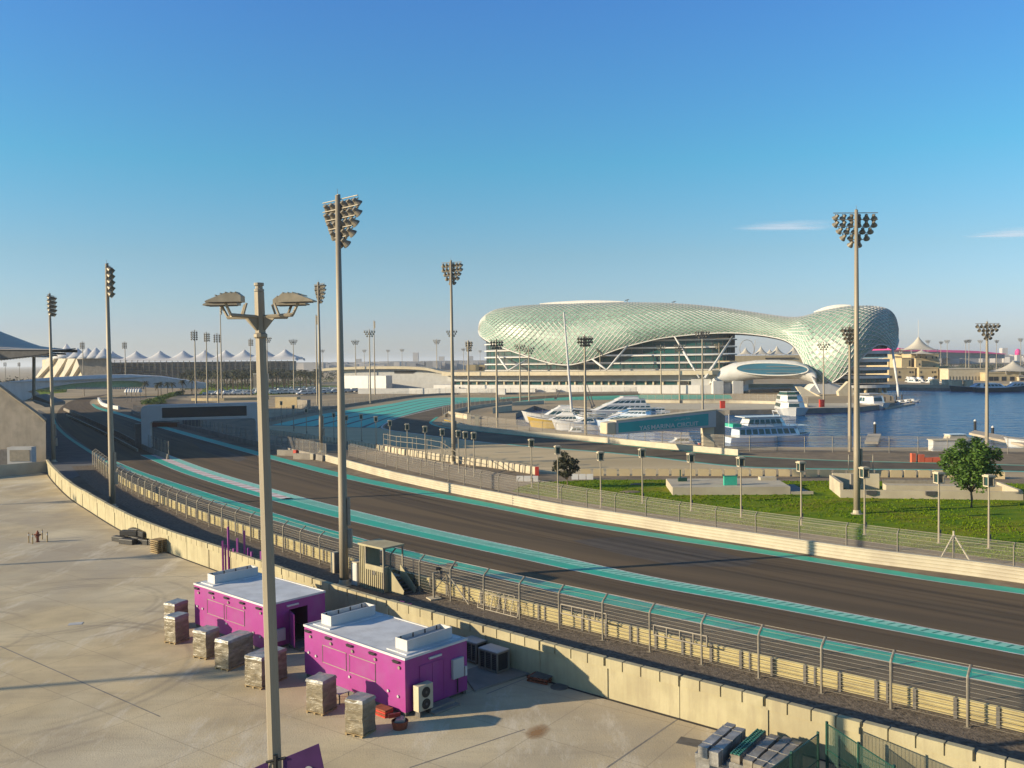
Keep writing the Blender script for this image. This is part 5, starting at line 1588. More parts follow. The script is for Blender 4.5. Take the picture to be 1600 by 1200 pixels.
MB().ext([G(694, 662), G(716, 668), G(716, 668) + V(0, 2, 0), G(694, 662) + V(0, 2, 0)], UPZ * 1.3).build('tyre_wall', M['gold'], ih)
fl = thing('run_off_barrier', 'dark barrier and fence along the far side of the striped teal run-off', 'barrier', G(600, 628))
pth = line([(420, 658), (500, 642), (560, 632.5), (640, 621), (700, 617), (780, 616.5), (1140, 613.5)], 3, 1)
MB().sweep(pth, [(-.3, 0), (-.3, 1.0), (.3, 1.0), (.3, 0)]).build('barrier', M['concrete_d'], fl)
MB().sweep(pth, [(0, 1.02), (0, 3.4)], close=False).build('mesh', M['mesh_far'], fl)
for p in resample(pth, 60): MB().bar(p + UPZ * 1.0, p + UPZ * 3.45, .07, 5).build('post', M['steel'], fl)
ft2 = thing('track_side_fence', 'fence and cream barrier on the near side of the hotel run-off strip', 'fence', G(1000, 624))
pth = line([(1000, 629), (1075, 630), (1150, 630), (1225, 632), (1262, 636)], 3, 1)
MB().sweep(pth, [(-.2, 0), (-.2, 1.1), (.2, 1.1), (.2, 0)]).build('rail', M['rail2'], ft2)
MB().sweep(pth, [(0, 1.12), (0, 3.6)], close=False).build('mesh', M['mesh_far'], ft2)
for p in resample(pth, 24): MB().bar(p + UPZ * 1.1, p + UPZ * 3.65, .07, 5).build('post', M['steel'], ft2)
for i, (x, y) in enumerate(((1129, 638), (1284, 636))):
    t = thing('red_kiosk', ('left', 'right')[i] + ' of two small red kiosks on the far quay', 'kiosk', G(x, y))
    MB().box((0, 0, 1.25), (1.6, 1.2, 2.5)).build('body', M['red'], t, local=True)
    MB().box((0, 0, 2.56), (1.8, 1.4, .12)).build('roof', M['red'], t, local=True)
# orange barrier on the right
ob = thing('orange_barrier', 'orange stepped plastic barrier beside the second track by the round tree', 'barrier', G(1448, 722))
for i, (u, l, h) in enumerate(((-2.3, .7, 1.5), (-1.0, 1.0, 1.3), (.2, 1.2, .8), (1.5, 1.2, .8))):
    MB().ext([(u - l / 2, -.3, 0), (u + l / 2, -.3, 0), (u + l / 2, .3, 0), (u - l / 2, .3, 0)], UPZ * h).build('block', M['orange'], ob, local=True)
sg = thing('steel_gantry', 'thin steel gantry over the second track behind the lawn mast', 'frame', G(1336, 735))
b = MB()
for x in (1326, 1364):
    p = G(x, 745); b.bar(p, p + UPZ * 3.3, .07, 5)
b.bar(G(1326, 745) + UPZ * 3.2, G(1364, 745) + UPZ * 3.2, .06, 5)
b.build('tubes', M['steel'], sg)
MB().box(G(1351, 746) + UPZ * 1.3, (1.3, .8, 2.2)).build('box', M['steel_d'], sg)
# ---------------------------------------------------------------- circuit sign arm
sn = thing('circuit_sign', 'long grey sign arm with a teal name panel reaching over the marina fence', 'sign', G(1110, 699))
YB, YE = G(1110, 699).y, G(1110, 699).y - 6
E0 = P(948, 680, YE - 4); 
def srow(px, pyt, pyb, Y): return P(px, pyt, Y), P(px, pyb, Y)
Lt, Lbm = srow(963, 659, 679, YE - 4)
Rt, Rbm = srow(1121, 641.5, 667, YB)
sd = (Rt - Lt); sd.z = 0; sd.normalize(); sn_n = V(-sd.y, sd.x, 0)
if sn_n.y < 0: sn_n = -sn_n
TH = 2.6
MB().ext([Lt, Lbm, Rbm, Rt], sn_n * TH).build('arm', M['white_d'], sn)
e0 = Lt - sd * .05
MB().ext([Lt - sd * 2.1 + sn_n * .0 - UPZ * .15, Lbm - sd * 2.1 + UPZ * .1, Lbm - sd * .02 , Lt - sd * .02], sn_n * TH).build('end_cap', M['cream'], sn, bevel=.25)
MB().ext([Lt + UPZ * .02 - sd * .0, Rt + UPZ * .02, Rt + UPZ * .25, Lt + UPZ * .25], sn_n * TH).build('top_panel', M['cream'], sn)
def sq(u, v_, d=-.05):
    """u along the panel 0..1, v up 0..1"""
    t_ = Lt.lerp(Rt, u); b__ = Lbm.lerp(Rbm, u)
    return b__.lerp(t_, v_) + sn_n * d
MB().ext([sq(.02, .14), sq(.905, .14), sq(.905, .88), sq(.02, .88)], sn_n * .05).build('name_panel', M['sign_teal'], sn)
# leg
p = G(1100, 699)
MB().ext([G(1099, 699), G(1116, 699), G(1116, 699) + UPZ * 5.0, G(1112, 699) + UPZ * 5.4, G(1099, 699) + UPZ * 5.6], V(0, 2.4, 0)).build('leg', M['cream'], sn)
MB().ext([G(1116.3, 699), G(1133, 699), G(1133, 699) + UPZ * 7.3, G(1116.3, 699) + UPZ * 7.3], V(0, 3.0, 0)).build('leg', M['concrete_d'], sn)
def text(body, h, origin, xdir, ydir, m, parent, name='lettering', ext_=.01, width=None, bold=0.0):
    cu = bpy.data.curves.new(name, 'FONT')
    cu.body = body; cu.size = 1; cu.extrude = ext_; cu.offset = bold
    o = bpy.data.objects.new(name, cu); COL.objects.link(o)
    dg = bpy.context.evaluated_depsgraph_get(); dg.update()
    me = bpy.data.meshes.new_from_object(o.evaluated_get(dg))
    bpy.data.objects.remove(o)
    xs = [v.co.x for v in me.vertices]; ys = [v.co.y for v in me.vertices]
    if not xs: return
    wdt, hgt_ = max(xs) - min(xs), max(ys) - min(ys)
    k_ = h / hgt_
    kx = width / wdt if width else k_
    n_ = xdir.cross(ydir).normalized()
    b = MB()
    b.v = [origin + xdir * ((v.co.x - min(xs)) * kx) + ydir * ((v.co.y - min(ys)) * k_) + n_ * v.co.z for v in me.vertices]
    b.f = [tuple(p.vertices) for p in me.polygons]
    b.build(name, m, parent)
    bpy.data.meshes.remove(me)
xd = (sq(.8, .3) - sq(.3, .3)).normalized()
hgt = (sq(.5, .88) - sq(.5, .14)).length
for word, u0, u1 in (('YAS', .215, .315), ('MARINA', .33, .565), ('CIRCUIT', .585, .80)):
    text(word, hgt * .40, sq(u0, .18, -.075), xd, UPZ, M['white'], sn, width=(sq(u1, .3) - sq(u0, .3)).length, bold=.012)
text('\uFEB1\uFE8E\uFEF3 \uFEF0\uFEB3\uFEAE\uFEE3 \uFE94\uFE92\uFEE0\uFEA3', hgt * .26, sq(.56, .62, -.075), xd, UPZ, M['white'], sn)
# ================================================================== the hotel across the marina
YL, YR = 545.0, 432.0
def Yc(px): return YL + (YR - YL) * (px - 748) / (1330 - 748) if px < 1330 else YR
hotel = thing('hotel', 'long hotel wrapped in a green glass diamond-grid shell, raised on white slanted struts', 'hotel', P(960, 600, 480))
# stations: px, py of the ridge, py of the front lower edge, half depth (m)
STN = [(748, 514, 517, 1.5), (750, 503, 523, 6), (755, 496, 528, 9.5), (763, 489.5, 533, 13), (775, 484, 539, 16), (792, 480.5, 546, 19), (815, 478, 554, 21.5), (840, 476.5, 562, 23),
       (865, 475.5, 568.5, 24), (890, 475, 570, 24.5), (915, 474, 564.5, 24.5), (940, 473.5, 555, 24), (970, 473, 544, 23.5), (1000, 473, 536, 22.5), (1030, 473.5, 529, 21), (1055, 474.5, 525.5, 19.5),
       (1085, 476.5, 522.5, 17.5), (1115, 479.5, 520.5, 15.5), (1145, 483, 520, 13.5), (1175, 487.5, 522, 12), (1205, 492, 526, 11.5), (1228, 495, 532, 12), (1243, 495.5, 543, 14), (1253, 494.5, 560, 17),
       (1262, 492.5, 582, 19.5), (1272, 489.5, 596, 21), (1287, 485.5, 600.5, 22), (1302, 482.5, 597, 22.5), (1318, 480, 586, 22.5), (1336, 478.5, 569, 22), (1354, 478, 552, 21), (1370, 479, 539, 18.5),
       (1383, 481.5, 539, 15.5), (1393, 487, 544, 12), (1400, 497, 544, 8), (1404, 514, 531, 1.5)]
PHI0 = R(-34)
def shell_pt(k, phi, grow=0.0):
    """point of the shell at a fractional station and an angle: PHI0 front edge .. pi/2 ridge .. pi - PHI0 back edge"""
    k = max(0.0, min(len(STN) - 1.001, k))
    i = int(k); f = k - i
    def cr(j):
        a = [STN[max(0, min(len(STN) - 1, i + o))][j] for o in (-1, 0, 1, 2)]
        return 0.5 * (2 * a[1] + (a[2] - a[0]) * f + (2 * a[0] - 5 * a[1] + 4 * a[2] - a[3]) * f * f + (3 * a[1] - a[0] - 3 * a[2] + a[3]) * f ** 3)
    px, pt, pb, d = cr(0), cr(1), cr(2), cr(3)
    Y = Yc(px)
    zt = P(px, pt, Y).z
    zb = P(px, pb, Y - d * math.cos(PHI0)).z
    hz_ = (zt - zb) / (1 - math.sin(PHI0))
    zc = zt - hz_
    x = P(px, 540, Y).x
    # squarer than an ellipse: flat flanks, rounded shoulders
    c, s_ = math.cos(phi), math.sin(phi)
    cs = math.copysign(abs(c) ** .8, c); ss = math.copysign(abs(s_) ** .95, s_)
    if phi < 0: ss = s_; cs = c
    axis = V(P(1290, 560, Yc(1290)).x - P(780, 560, Yc(780)).x, Yc(1290) - Yc(780), 0).normalized()
    nn = V(axis.y, -axis.x, 0)       # towards the camera
    x_dir = V(-x, -Y, 0).normalized()
    return V(x, Y, 0) + x_dir * (cs * (d + grow)) + V(0, 0, zc + ss * (hz_ + grow))
# arc-length parameter along the shell so that panels stay even
KS = [i * .1 for i in range(int((len(STN) - 1) * 10) + 1)]
ridge = [shell_pt(k, R(60)) for k in KS]
SA = arclen(ridge)
def k_of(s):
    s = max(0, min(SA[-1], s))
    lo, hi = 0, len(SA) - 1
    while hi - lo > 1:
        m_ = (lo + hi) // 2
        if SA[m_] <= s: lo = m_
        else: hi = m_
    d = SA[hi] - SA[lo]
    return KS[lo] + (KS[hi] - KS[lo]) * (0 if d == 0 else (s - SA[lo]) / d)
NU_, NV_ = 150, 56
def sp_(i, j, g=0.0):
    k = k_of(SA[-1] * i / NU_)
    return shell_pt(k, PHI0 + (math.pi - 2 * PHI0) * j / NV_, g)
grid = {}
def gp(i, j):
    if (i, j) not in grid: grid[(i, j)] = sp_(i, j)
    return grid[(i, j)]
bk_ = MB()
n_i, n_j = NU_ + 1, NV_ + 1
for i in range(n_i):
    for j in range(n_j):
        bk_.v.append(sp_(i, j, -.9))
for i in range(NU_):
    for j in range(NV_):
        a = i * n_j + j
        bk_.f.append((a, a + n_j, a + n_j + 1, a + 1))
shell = bk_.build('shell', M['panel_back'], hotel, smooth=True)
pn, lt_ = MB(), MB()
cc = shell_pt(len(STN) / 2, R(40))
for i in range(0, NU_ + 1):
    for j in range(0, NV_ + 1):
        if (i + j) % 2: continue
        # diamond around the lattice cell centre (i, j)
        q4 = [(i - 1, j), (i, j - 1), (i + 1, j), (i, j + 1)]
        if any(not (0 <= a <= NU_ and 0 <= e <= NV_) for a, e in q4): continue
        ps = [gp(*q) for q in q4]
        c = (ps[0] + ps[1] + ps[2] + ps[3]) / 4
        # each pane hinges slightly open at its foot, like scales
        nrm = (ps[2] - ps[0]).cross(ps[3] - ps[1]).normalized()
        if nrm.y > 0 and j < NV_ / 2: nrm = -nrm
        p2_ = [c + (p - c) * .76 for p in ps]
        p2_[1] = p2_[1] + nrm * .16
        pn.add(p2_, [(0, 1, 2, 3)])
pn.build('glass_panels', M['panel'], shell)
for i in range(0, NU_ + 1):
    for j in range(0, NV_):
        if (i + j) % 2 == 0: continue
        for di in (-1, 1):
            if 0 <= i + di <= NU_:
                lt_.bar(gp(i, j), gp(i + di, j + 1), .17, 3, cap=False)
# lines from the even points are the same lines; edge beams along the hem
lt_.build('lattice', M['lattice'], shell)
hem = MB()
for j in (0, NV_):
    hem.tube([gp(i, j) for i in range(NU_ + 1)], .38, 6)
hem.build('edge_beam', M['white'], shell)
cap = MB()
for s0, s1 in ((.20, .40), (.80, .87)):
    pts = [shell_pt(k_of(SA[-1] * (s0 + (s1 - s0) * t / 20)), R(88), .5) for t in range(21)]
    cap.tube(pts, [.25 + 1.0 * math.sin(math.pi * t / 20) for t in range(21)], 8)
cap.build('roof_hood', M['white'], shell)
for px, py, Y in ((980, 470, 500), (1053, 473, 488)):
    p = P(px, py + 4, Y)
    MB().bar(p, p + UPZ * 2.2, .2, 5).bar(p + UPZ * 1.6 + V(-1.2, 0, 0), p + UPZ * 2.2 + V(1.0, 0, 0), .2, 5).build('antenna', M['steel_d'], shell)
# ---------------------------------------------------------------- floors under the shell
def oval(c, ax, a, d, n=72, pw=2.6):
    ay = V(-ax.y, ax.x, 0)
    out = []
    for i in range(n):
        t = 2 * math.pi * i / n
        x_, y_ = math.cos(t), math.sin(t)
        r_ = (abs(x_) ** pw + abs(y_) ** pw) ** (-1 / pw)
        out.append(c + ax * (a * r_ * x_) + ay * (d * r_ * y_))
    return out
M['glass_t'] = mat('tower_glass', (.02, .085, .085), (.04, .13, .125), .11, .14, spec=.5)
def floors(c, ax, a, d, zs, name, slab_h=1.1, pw=2.6, n=72, glass=None):
    """glazed storeys between projecting white slabs"""
    for k_, (z0, z1) in enumerate(zip(zs, zs[1:])):
        st_ = MB().ext(at_z(oval(c, ax, a - 1.3, d - 1.3, n, pw), z0 + slab_h), UPZ * (z1 - z0 - slab_h)).build('storey', glass or M['glass_f'], hotel)
        ring = oval(c, ax, a - 1.25, d - 1.25, n, pw)
        mb2 = MB()
        for i in range(0, n):
            p, p1 = ring[i], ring[(i + 1) % n]
            zc_ = (z0 + slab_h + z1) / 2
            mb2.box(V(p.x, p.y, zc_), (.28, .28, z1 - z0 - slab_h))
            for zz in (z0 + slab_h, z1 - .2):
                mb2.bar(V(p.x, p.y, zz), V(p1.x, p1.y, zz), .12, 4)
        mb2.build('mullion', M['steel_d'], st_)
    for z0 in zs:
        MB().ext(at_z(oval(c, ax, a, d, n, pw), z0), UPZ * (slab_h * .55)).build('floor_slab', M['white'], hotel)
M['glass_f'] = mat('storey_glass', (.006, .040, .042), (.018, .085, .080), .11, .14, spec=.45, c3=(.05, .07, .07), s3=.25, lo=.3, hi=.7)
cL0, cL1 = P(762, 575, 548), P(1150, 575, 472)
axL = V(cL1.x - cL0.x, cL1.y - cL0.y, 0); LL = axL.length; axL.normalize()
cL = V((cL0.x + cL1.x) / 2, (cL0.y + cL1.y) / 2, 0)
pz = lambda px, py, Y: P(px, py, Y).z
zF = [pz(955, y, 480) for y in (580, 569, 557, 545.5, 534, 523)]
floors(cL, axL, LL / 2, 14, zF + [zF[-1] + 4], 'left', pw=3.2, n=84)
cR = P(1338, 600, 432); cR = V(cR.x, cR.y, 0)
zR = [pz(1345, y, 415) for y in (607, 592, 579, 566, 553, 540)]
rad = (P(1388, 600, 432).x - P(1292, 600, 432).x) / 2
floors(cR, V(1, 0, 0), rad, rad * .9, zR + [zR[-1] + 4], 'right', slab_h=2.4, pw=2.2, n=44, glass=M['glass_t'])
# lobby under the right tower: glass drum and columns
MB().ext(at_z(oval(cR, V(1, 0, 0), rad * .72, rad * .66, 40, 2), 0), UPZ * zR[0]).build('lobby', M['glass_f'], hotel)
for i in range(10):
    t = 2 * math.pi * (i + .5) / 10
    p = cR + V(math.cos(t) * rad * .88, math.sin(t) * rad * .78, 0)
    MB().lathe([(.8, 0), (.8, zR[0])], 12, Matrix.Translation(p)).build('column', M['sandstone'], hotel)
# white foot the shell flows into, with the slanting props beside it
def at(px, py, Y): return P(px, py, Y)
ft = MB()
ft.ext([at(1266, 608, 420), at(1274, 600, 420), at(1306, 600, 420), at(1330, 606, 420), at(1335, 634, 420), at(1318, 634, 420), at(1308, 622, 420), at(1290, 618, 420), at(1282, 630, 420), at(1264, 628, 420)], V(0, 10, 0))
ft.build('foot', M['white'], hotel)
MB().ext([at(1310, 612, 400), at(1326, 596, 400), at(1336, 614, 400), at(1336, 636, 400), at(1312, 622, 400)], V(0, 3, 0)).build('stair', M['cream'], hotel)
def strut(a, c, Ya, Yc_, r=.62):
    A, C = P(*a, Ya), P(*c, Yc_)
    mb2 = MB()
    mb2.tube([A, A.lerp(C, .5), C], [r * .62, r, r * .62], 10)
    mb2.build('strut', M['white'], hotel, smooth=True)
for a, c, Ya, Yb in (((777, 555), (794, 579), 528, 505), ((826, 561), (794, 579), 510, 505), ((925, 561), (948, 578), 482, 472), ((981, 540), (948, 578), 478, 472),
                     ((1054, 526), (1093, 591), 466, 440), ((1122, 560), (1100, 591), 455, 438), ((1148, 521), (1102, 591), 462, 438),
                     ((1268, 588), (1282, 614), 420, 405), ((1393, 537), (1402, 600), 424, 404), ((1402, 598), (1404, 620), 404, 402)):
    strut(a, c, Ya, Yb)
# ---------------------------------------------------------------- podium of the hotel
pod = thing('podium', 'long low podium below the hotel with a cream roof slab and dark shop windows', 'building', P(910, 615, 465))
f0, f1 = P(690, 580, 505), P(1128, 590, 437)
fx = V(f1.x - f0.x, f1.y - f0.y, 0); PL = fx.length; fx.normalize(); fy = V(-fx.y, fx.x, 0)
def pq(u, v_, z): return V(f0.x, f0.y, 0) + fx * u + fy * v_ + UPZ * z
zr = pz(955, 580, 468)
ztop = pz(955, 579.5, 462)
MB().ext([pq(0, 0, ztop - 2.2), pq(PL * .62, -3, ztop - 2.2), pq(PL * .97, 0, ztop - 2.2), pq(PL, 6, ztop - 2.2), pq(PL, 45, ztop - 2.2), pq(0, 45, ztop - 2.2)], UPZ * 2.0).build('roof_slab', M['cream'], pod)
MB().ext([pq(1, 5, ztop - 5.4), pq(PL - 2, 5, ztop - 5.4), pq(PL - 2, 44, ztop - 5.4), pq(1, 44, ztop - 5.4)], UPZ * 3.15).build('fascia', M['white_d'], pod)
wz0 = pz(955, 602, 460)
MB().ext([pq(3, 7, wz0), pq(PL - 6, 7, wz0), pq(PL - 6, 43, wz0), pq(3, 43, wz0)], UPZ * (ztop - 5.42 - wz0)).build('shop_glazing', M['glass_f'], pod)
b = MB()
rn = random.Random(11)
u = 4
while u < PL - 8:
    b.box(pq(u, 6.6, (wz0 + ztop - 5.4) / 2), (.8, .8, ztop - 5.42 - wz0), math.atan2(fx.y, fx.x)); u += rn.choice((4, 6, 8, 5))
b.build('pier', M['cream'], pod)
MB().ext([pq(-6, 1, 0), pq(PL * .93, 1, 0), pq(PL * 1.02, 6, 0), pq(PL * 1.02, 50, 0), pq(-6, 50, 0)], UPZ * wz0).build('terrace_wall', M['white'], pod)
MB().ext([pq(PL * .90, 2, wz0), pq(PL * 1.06, 8, wz0), pq(PL * 1.06, 30, wz0), pq(PL * .9, 30, wz0)], UPZ * 3.0).build('white_mass', M['white'], pod)
for u0, u1 in ((.855, .885), (.895, .925)):
    MB().ext([pq(PL * u0, 6.0, wz0 + .2), pq(PL * u1, 6.0, wz0 + .2), pq(PL * (u1 - .006), 6.0, wz0 + 3.6), pq(PL * (u0 + .006), 6.0, wz0 + 3.6)], fy * .8).build('arched_window', M['dark'], pod)
b = MB()
for (u, l, h) in ((.05, 9, 3), (.36, 4, 2.2), (.44, 3, 2)):
    b = MB().box(pq(PL * u, -1.5, h / 2), (l, 2, h), math.atan2(fx.y, fx.x)).box(pq(PL * u, -1.5, h + .1), (l + .3, 2.3, .2), math.atan2(fx.y, fx.x)); b.build('terrace_block', M['white'], pod)
# ---------------------------------------------------------------- link bridge with its eye-shaped window
lk = thing('link_bridge', 'white curved link bridge with a long eye-shaped blue window below the hotel shell', 'bridge', P(1200, 600, 425))
LTOP = [(1108, 597), (1120, 575), (1140, 567), (1180, 562.5), (1215, 562), (1245, 564), (1262, 570), (1276, 582)]
LBOT = [(1108, 602), (1122, 602), (1142, 599.5), (1180, 593.5), (1215, 592), (1248, 593), (1264, 596), (1276, 600)]
def lY(px): return 442 - (px - 1108) / 184 * 26
n = 40
T_ = resample([P(x, y, lY(x)) for x, y in LTOP], n); B2 = resample([P(x, y, lY(x)) for x, y in LBOT], n)
b = MB(); m_ = 13
dv_ = V(0.3, 1, 0).normalized()
for i in range(n):
    top_, bot_ = T_[i], B2[i]
    hh = (top_.z - bot_.z) / 2
    c = (top_ + bot_) / 2
    for k_ in range(m_):
        t = 2 * math.pi * k_ / m_
        b.v.append(V(c.x, c.y, 0) + dv_ * (6.0 - math.cos(t) * 6.0) + V(0, 0, c.z + math.sin(t) * hh))
for i in range(n - 1):
    for k_ in range(m_):
        b.f.append((i * m_ + k_, i * m_ + (k_ + 1) % m_, (i + 1) * m_ + (k_ + 1) % m_, (i + 1) * m_ + k_))
b.f += [tuple(range(m_))[::-1], tuple(range((n - 1) * m_, n * m_))]
b.build('tube', M['white'], lk, smooth=True)
# eye-shaped glazing with a white rim, just proud of the tube
eye, rim = [], []
N_ = 48
for i in range(N_):
    t = 2 * math.pi * i / N_
    px = 1207 + 56 * math.cos(t)
    yy = (9.5 if math.sin(t) > 0 else 10) * math.copysign(abs(math.sin(t)) ** .85, math.sin(t))
    py = 576.5 - yy + (px - 1208) * .02
    eye.append(P(px, py, lY(px) - .35))
MB().ext(eye, dv_ * 1.2).build('eye_window', M['glass_b'], lk)
MB().tube(eye + [eye[0]], .32, 6).build('window_rim', M['white'], lk)
b = MB()
for k_ in range(1, 4):
    y = 567 + k_ * 5
    b.bar(P(1160 + abs(k_ - 2) * 8, y, lY(1160) - .4), P(1258 - abs(k_ - 2) * 10, y + 1, lY(1258) - .4), .14, 4)
b.build('glazing_bar', M['steel_d'], lk)
for i, (px, y0) in enumerate(((1116, 612), (1147, 610))):
    p = G(px, 620); p = V(P(px, 610, 436).x, 438, 0)
    MB().ext([p, p + V(5, 0, 0), p + V(5, 8, 0), p + V(0, 8, 0)], UPZ * 6.2).build('pier', M['white'], lk)
# embankment and ramp walls beneath the link
em = thing('ramp_wall', 'tan sloping ramp wall with a fence under the right end of the link bridge', 'wall', G(1260, 625))
MB().ext([at(1244, 604, 405), at(1252, 604, 405), at(1300, 628, 395), at(1300, 633, 395), at(1262, 633, 395)], V(0, 2, 0)).build('ramp', M['cream'], em)
MB().ext([at(1225, 612, 395), at(1262, 630, 388), at(1262, 636, 388), at(1210, 636, 388)], V(0, 2, 0)).build('ramp', M['sandstone'], em)
ub_ = thing('underpass_wall', 'dark underpass wall seen below the link bridge', 'wall', G(1190, 612))
MB().ext([at(1150, 600, 520), at(1240, 600, 520), at(1240, 612, 520), at(1150, 612, 520)], V(0, 4, 0)).build('wall', M['sandstone'], ub_)
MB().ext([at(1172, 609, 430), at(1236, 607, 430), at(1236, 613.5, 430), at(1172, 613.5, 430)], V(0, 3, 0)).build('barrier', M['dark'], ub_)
# ---------------------------------------------------------------- low white pit building left of the hotel
pb_ = thing('pit_building', 'low white building with a curving cream roof slab left of the hotel', 'building', P(650, 608, 560))
YB0 = 565
RT = [(503, 576), (540, 573.5), (600, 572.5), (640, 573), (668, 575), (690, 580), (715, 582), (745, 581), (790, 581.5)]
rt_ = catmull([P(x, y, YB0 - (x - 503) * .13) for x, y in RT], 3)
b = MB()
for k_, p in enumerate(rt_):
    for dy, dz in ((0, 0), (40, 0), (40, -1.6), (0, -1.6)):
        b.v.append(p + V(0, dy, dz))
for k_ in range(len(rt_) - 1):
    for i in range(4):
        b.f.append((k_ * 4 + i, k_ * 4 + (i + 1) % 4, k_ * 4 + 4 + (i + 1) % 4, k_ * 4 + 4 + i))
b.f += [(0, 1, 2, 3), tuple(range(len(b.v) - 4, len(b.v)))[::-1]]
b.build('roof_slab', M['cream'], pb_)
def wy(x): return YB0 + 4 - (x - 503) * .13
ws = [(534, 577), (600, 576.5), (660, 577.5), (692, 583.5), (720, 586), (785, 586)]
fr_ = [P(x, y, wy(x)) for x, y in ws]
for a, c in zip(fr_, fr_[1:]):
    MB().ext([V(a.x, a.y, 0), V(c.x, c.y, 0), c, a], V(0, 30, 0)).build('wall', M['white_d'], pb_)
MB().ext([P(714, 592, wy(714) - 1), P(790, 592, wy(790) - 1), P(790, 604.5, wy(790) - 1), P(712, 604.5, wy(712) - 1)], V(0, 1.4, 0)).build('ribbon_window', M['glass_f'], pb_)
MB().ext([P(616, 579.5, wy(616) - .3), P(652, 579.5, wy(652) - .3), P(645, 583.5, wy(645) - .3), P(616, 583.5, wy(616) - .3)], V(0, 1, 0)).build('recess', M['dark'], pb_)
wb = thing('white_block', 'plain sunlit white block in front of the low pit building', 'building', P(570, 610, 540))
a, c = P(536, 585.5, 545), P(603, 588, 520)
MB().ext([V(a.x, a.y, 0), V(c.x, c.y, 0), c, V(a.x, a.y, c.z)], V(2, 12, 0)).build('wall', M['white'], wb)
MB().ext([a + UPZ * (c.z - a.z + .02), c + UPZ * .02, c + V(2, 12, .02), V(a.x + 2, a.y + 12, c.z + .02)], UPZ * .3).build('parapet', M['white'], wb)
lw = thing('long_low_wall', 'long low grey terrace wall in front of the pit building and hotel podium', 'wall', P(700, 612, 500))
MB().sweep([V(p.x, p.y, 0) for p in (P(560, 612, 500), P(640, 612, 492), P(720, 612, 476), P(790, 612, 462))], [(-.5, 0), (-.5, 3.0), (.5, 3.0), (.5, 0)]).build('wall', M['white_d'], lw)
tb2 = thing('tan_building', 'small tan block on the roof between the pit building and the hotel', 'building', P(745, 575, 560))
a, c = P(728, 570, 570), P(758, 570, 570)
MB().ext([V(a.x, a.y, 8), V(c.x, c.y, 8), c, a], V(0, 12, 0)).build('wall', M['sandstone'], tb2)
MB().ext([P(748, 573, 569.5), P(753, 573, 569.5), P(753, 579, 569.5), P(748, 579, 569.5)], V(0, .6, 0)).build('door', M['dark'], tb2)
# ---------------------------------------------------------------- white tents seen through the gap under the shell
def tent(label, cx, py_top, py_eave, py_base, half_px, Y, m, group=None, wall=None, name='tent', sq_=4, mast_h=0):
    c = P(cx, py_eave, Y); c = V(c.x, Y, 0)
    hw = half_px * Y / FPX
    ze, zt = pz(cx, py_eave, Y), pz(cx, py_top, Y)
    zb = pz(cx, py_base, Y) if py_base else 0
    t = thing(name, label, 'tent', c, 0, group)
    b = MB(); n_, rings = 24, 8
    for k_ in range(rings + 1):
        s = k_ / rings                      # 0 eave -> 1 peak
        r_ = hw * (1 - s) ** 1.0 + .15
        z = ze + (zt - ze) * (s ** 2.0 * .75 + s * .25)
        for i in range(n_):
            a = 2 * math.pi * i / n_
            x_, y_ = math.cos(a), math.sin(a)
            pw = 6 if k_ == 0 else 2 + 4 * (1 - s) ** 2
            q_ = (abs(x_) ** pw + abs(y_) ** pw) ** (-1 / pw)
            sag = (-.06 * (zt - ze) * (1 - abs(math.cos(2 * a)))) if k_ == 0 else 0
            b.v.append(c + V(x_ * q_ * r_, y_ * q_ * r_, z - sag))
    for k_ in range(rings):
        for i in range(n_):
            b.f.append((k_ * n_ + i, k_ * n_ + (i + 1) % n_, (k_ + 1) * n_ + (i + 1) % n_, (k_ + 1) * n_ + i))
    b.build('canopy', m, t, smooth=True)
    mz = zt + (mast_h or .6)
    MB().bar(V(c.x, c.y, zb), V(c.x, c.y, mz), max(.12, hw * .015), 6).build('mast', M['white'], t)
    for sx in (-1, 1):
        for sy in (-1, 1):
            MB().bar(c + V(sx * hw * .8, sy * hw * .8, zb), c + V(sx * hw * .86, sy * hw * .86, ze + .3), max(.1, hw * .02), 5).build('post', M['white_d'], t)
    if wall:
        MB().ext([c + V(-hw * .8, -hw * .8, 0), c + V(hw * .8, -hw * .8, 0), c + V(hw * .8, hw * .8, 0), c + V(-hw * .8, hw * .8, 0)], UPZ * zb).build('base', wall, t)
    return t
for i, (cx, tp, hw) in enumerate(((1165, 543, 11), (1189, 541, 12), (1214, 541, 13), (1240, 541, 12), (1203, 546, 10))):
    tent(('leftmost white tent peak seen through the gap under the hotel shell', 'second white tent peak from the left under the hotel shell', 'middle white tent peak under the hotel shell',
          'rightmost white tent peak under the hotel shell', 'lower white tent peak set behind the others under the hotel shell')[i], cx, tp, 554, 558, hw, 900 + i * 6, M['membrane_c'], 'white tents beyond the hotel')
tn = thing('tent_terrace', 'long tan terrace building carrying the white tents beyond the hotel', 'building', P(1200, 566, 900))
a, c = P(1140, 556, 885), P(1268, 554, 885)
MB().ext([V(a.x, a.y, 0), V(c.x, c.y, 0), V(c.x, c.y, a.z), a], V(0, 60, 0)).build('wall', M['sandstone'], tn)
MB().ext([P(1196, 559, 884), P(1242, 558.5, 884), P(1242, 560.5, 884), P(1196, 561, 884)], V(0, .9, 0)).build('window', M['dark'], tn)
co = thing('coaster_loop', 'thin grey roller coaster loop far beyond the white tents', 'roller coaster', P(1167, 552, 1500))
c = P(1167, 545, 1500)
MB().tube([c + V(math.cos(a_ * .2) * 12, 0, math.sin(a_ * .2) * 15) for a_ in range(-3, 20)], .5, 5).bar(c + V(12, 0, -12), c + V(14, 0, 14), .4, 5).build('rail', M['steel'], co)
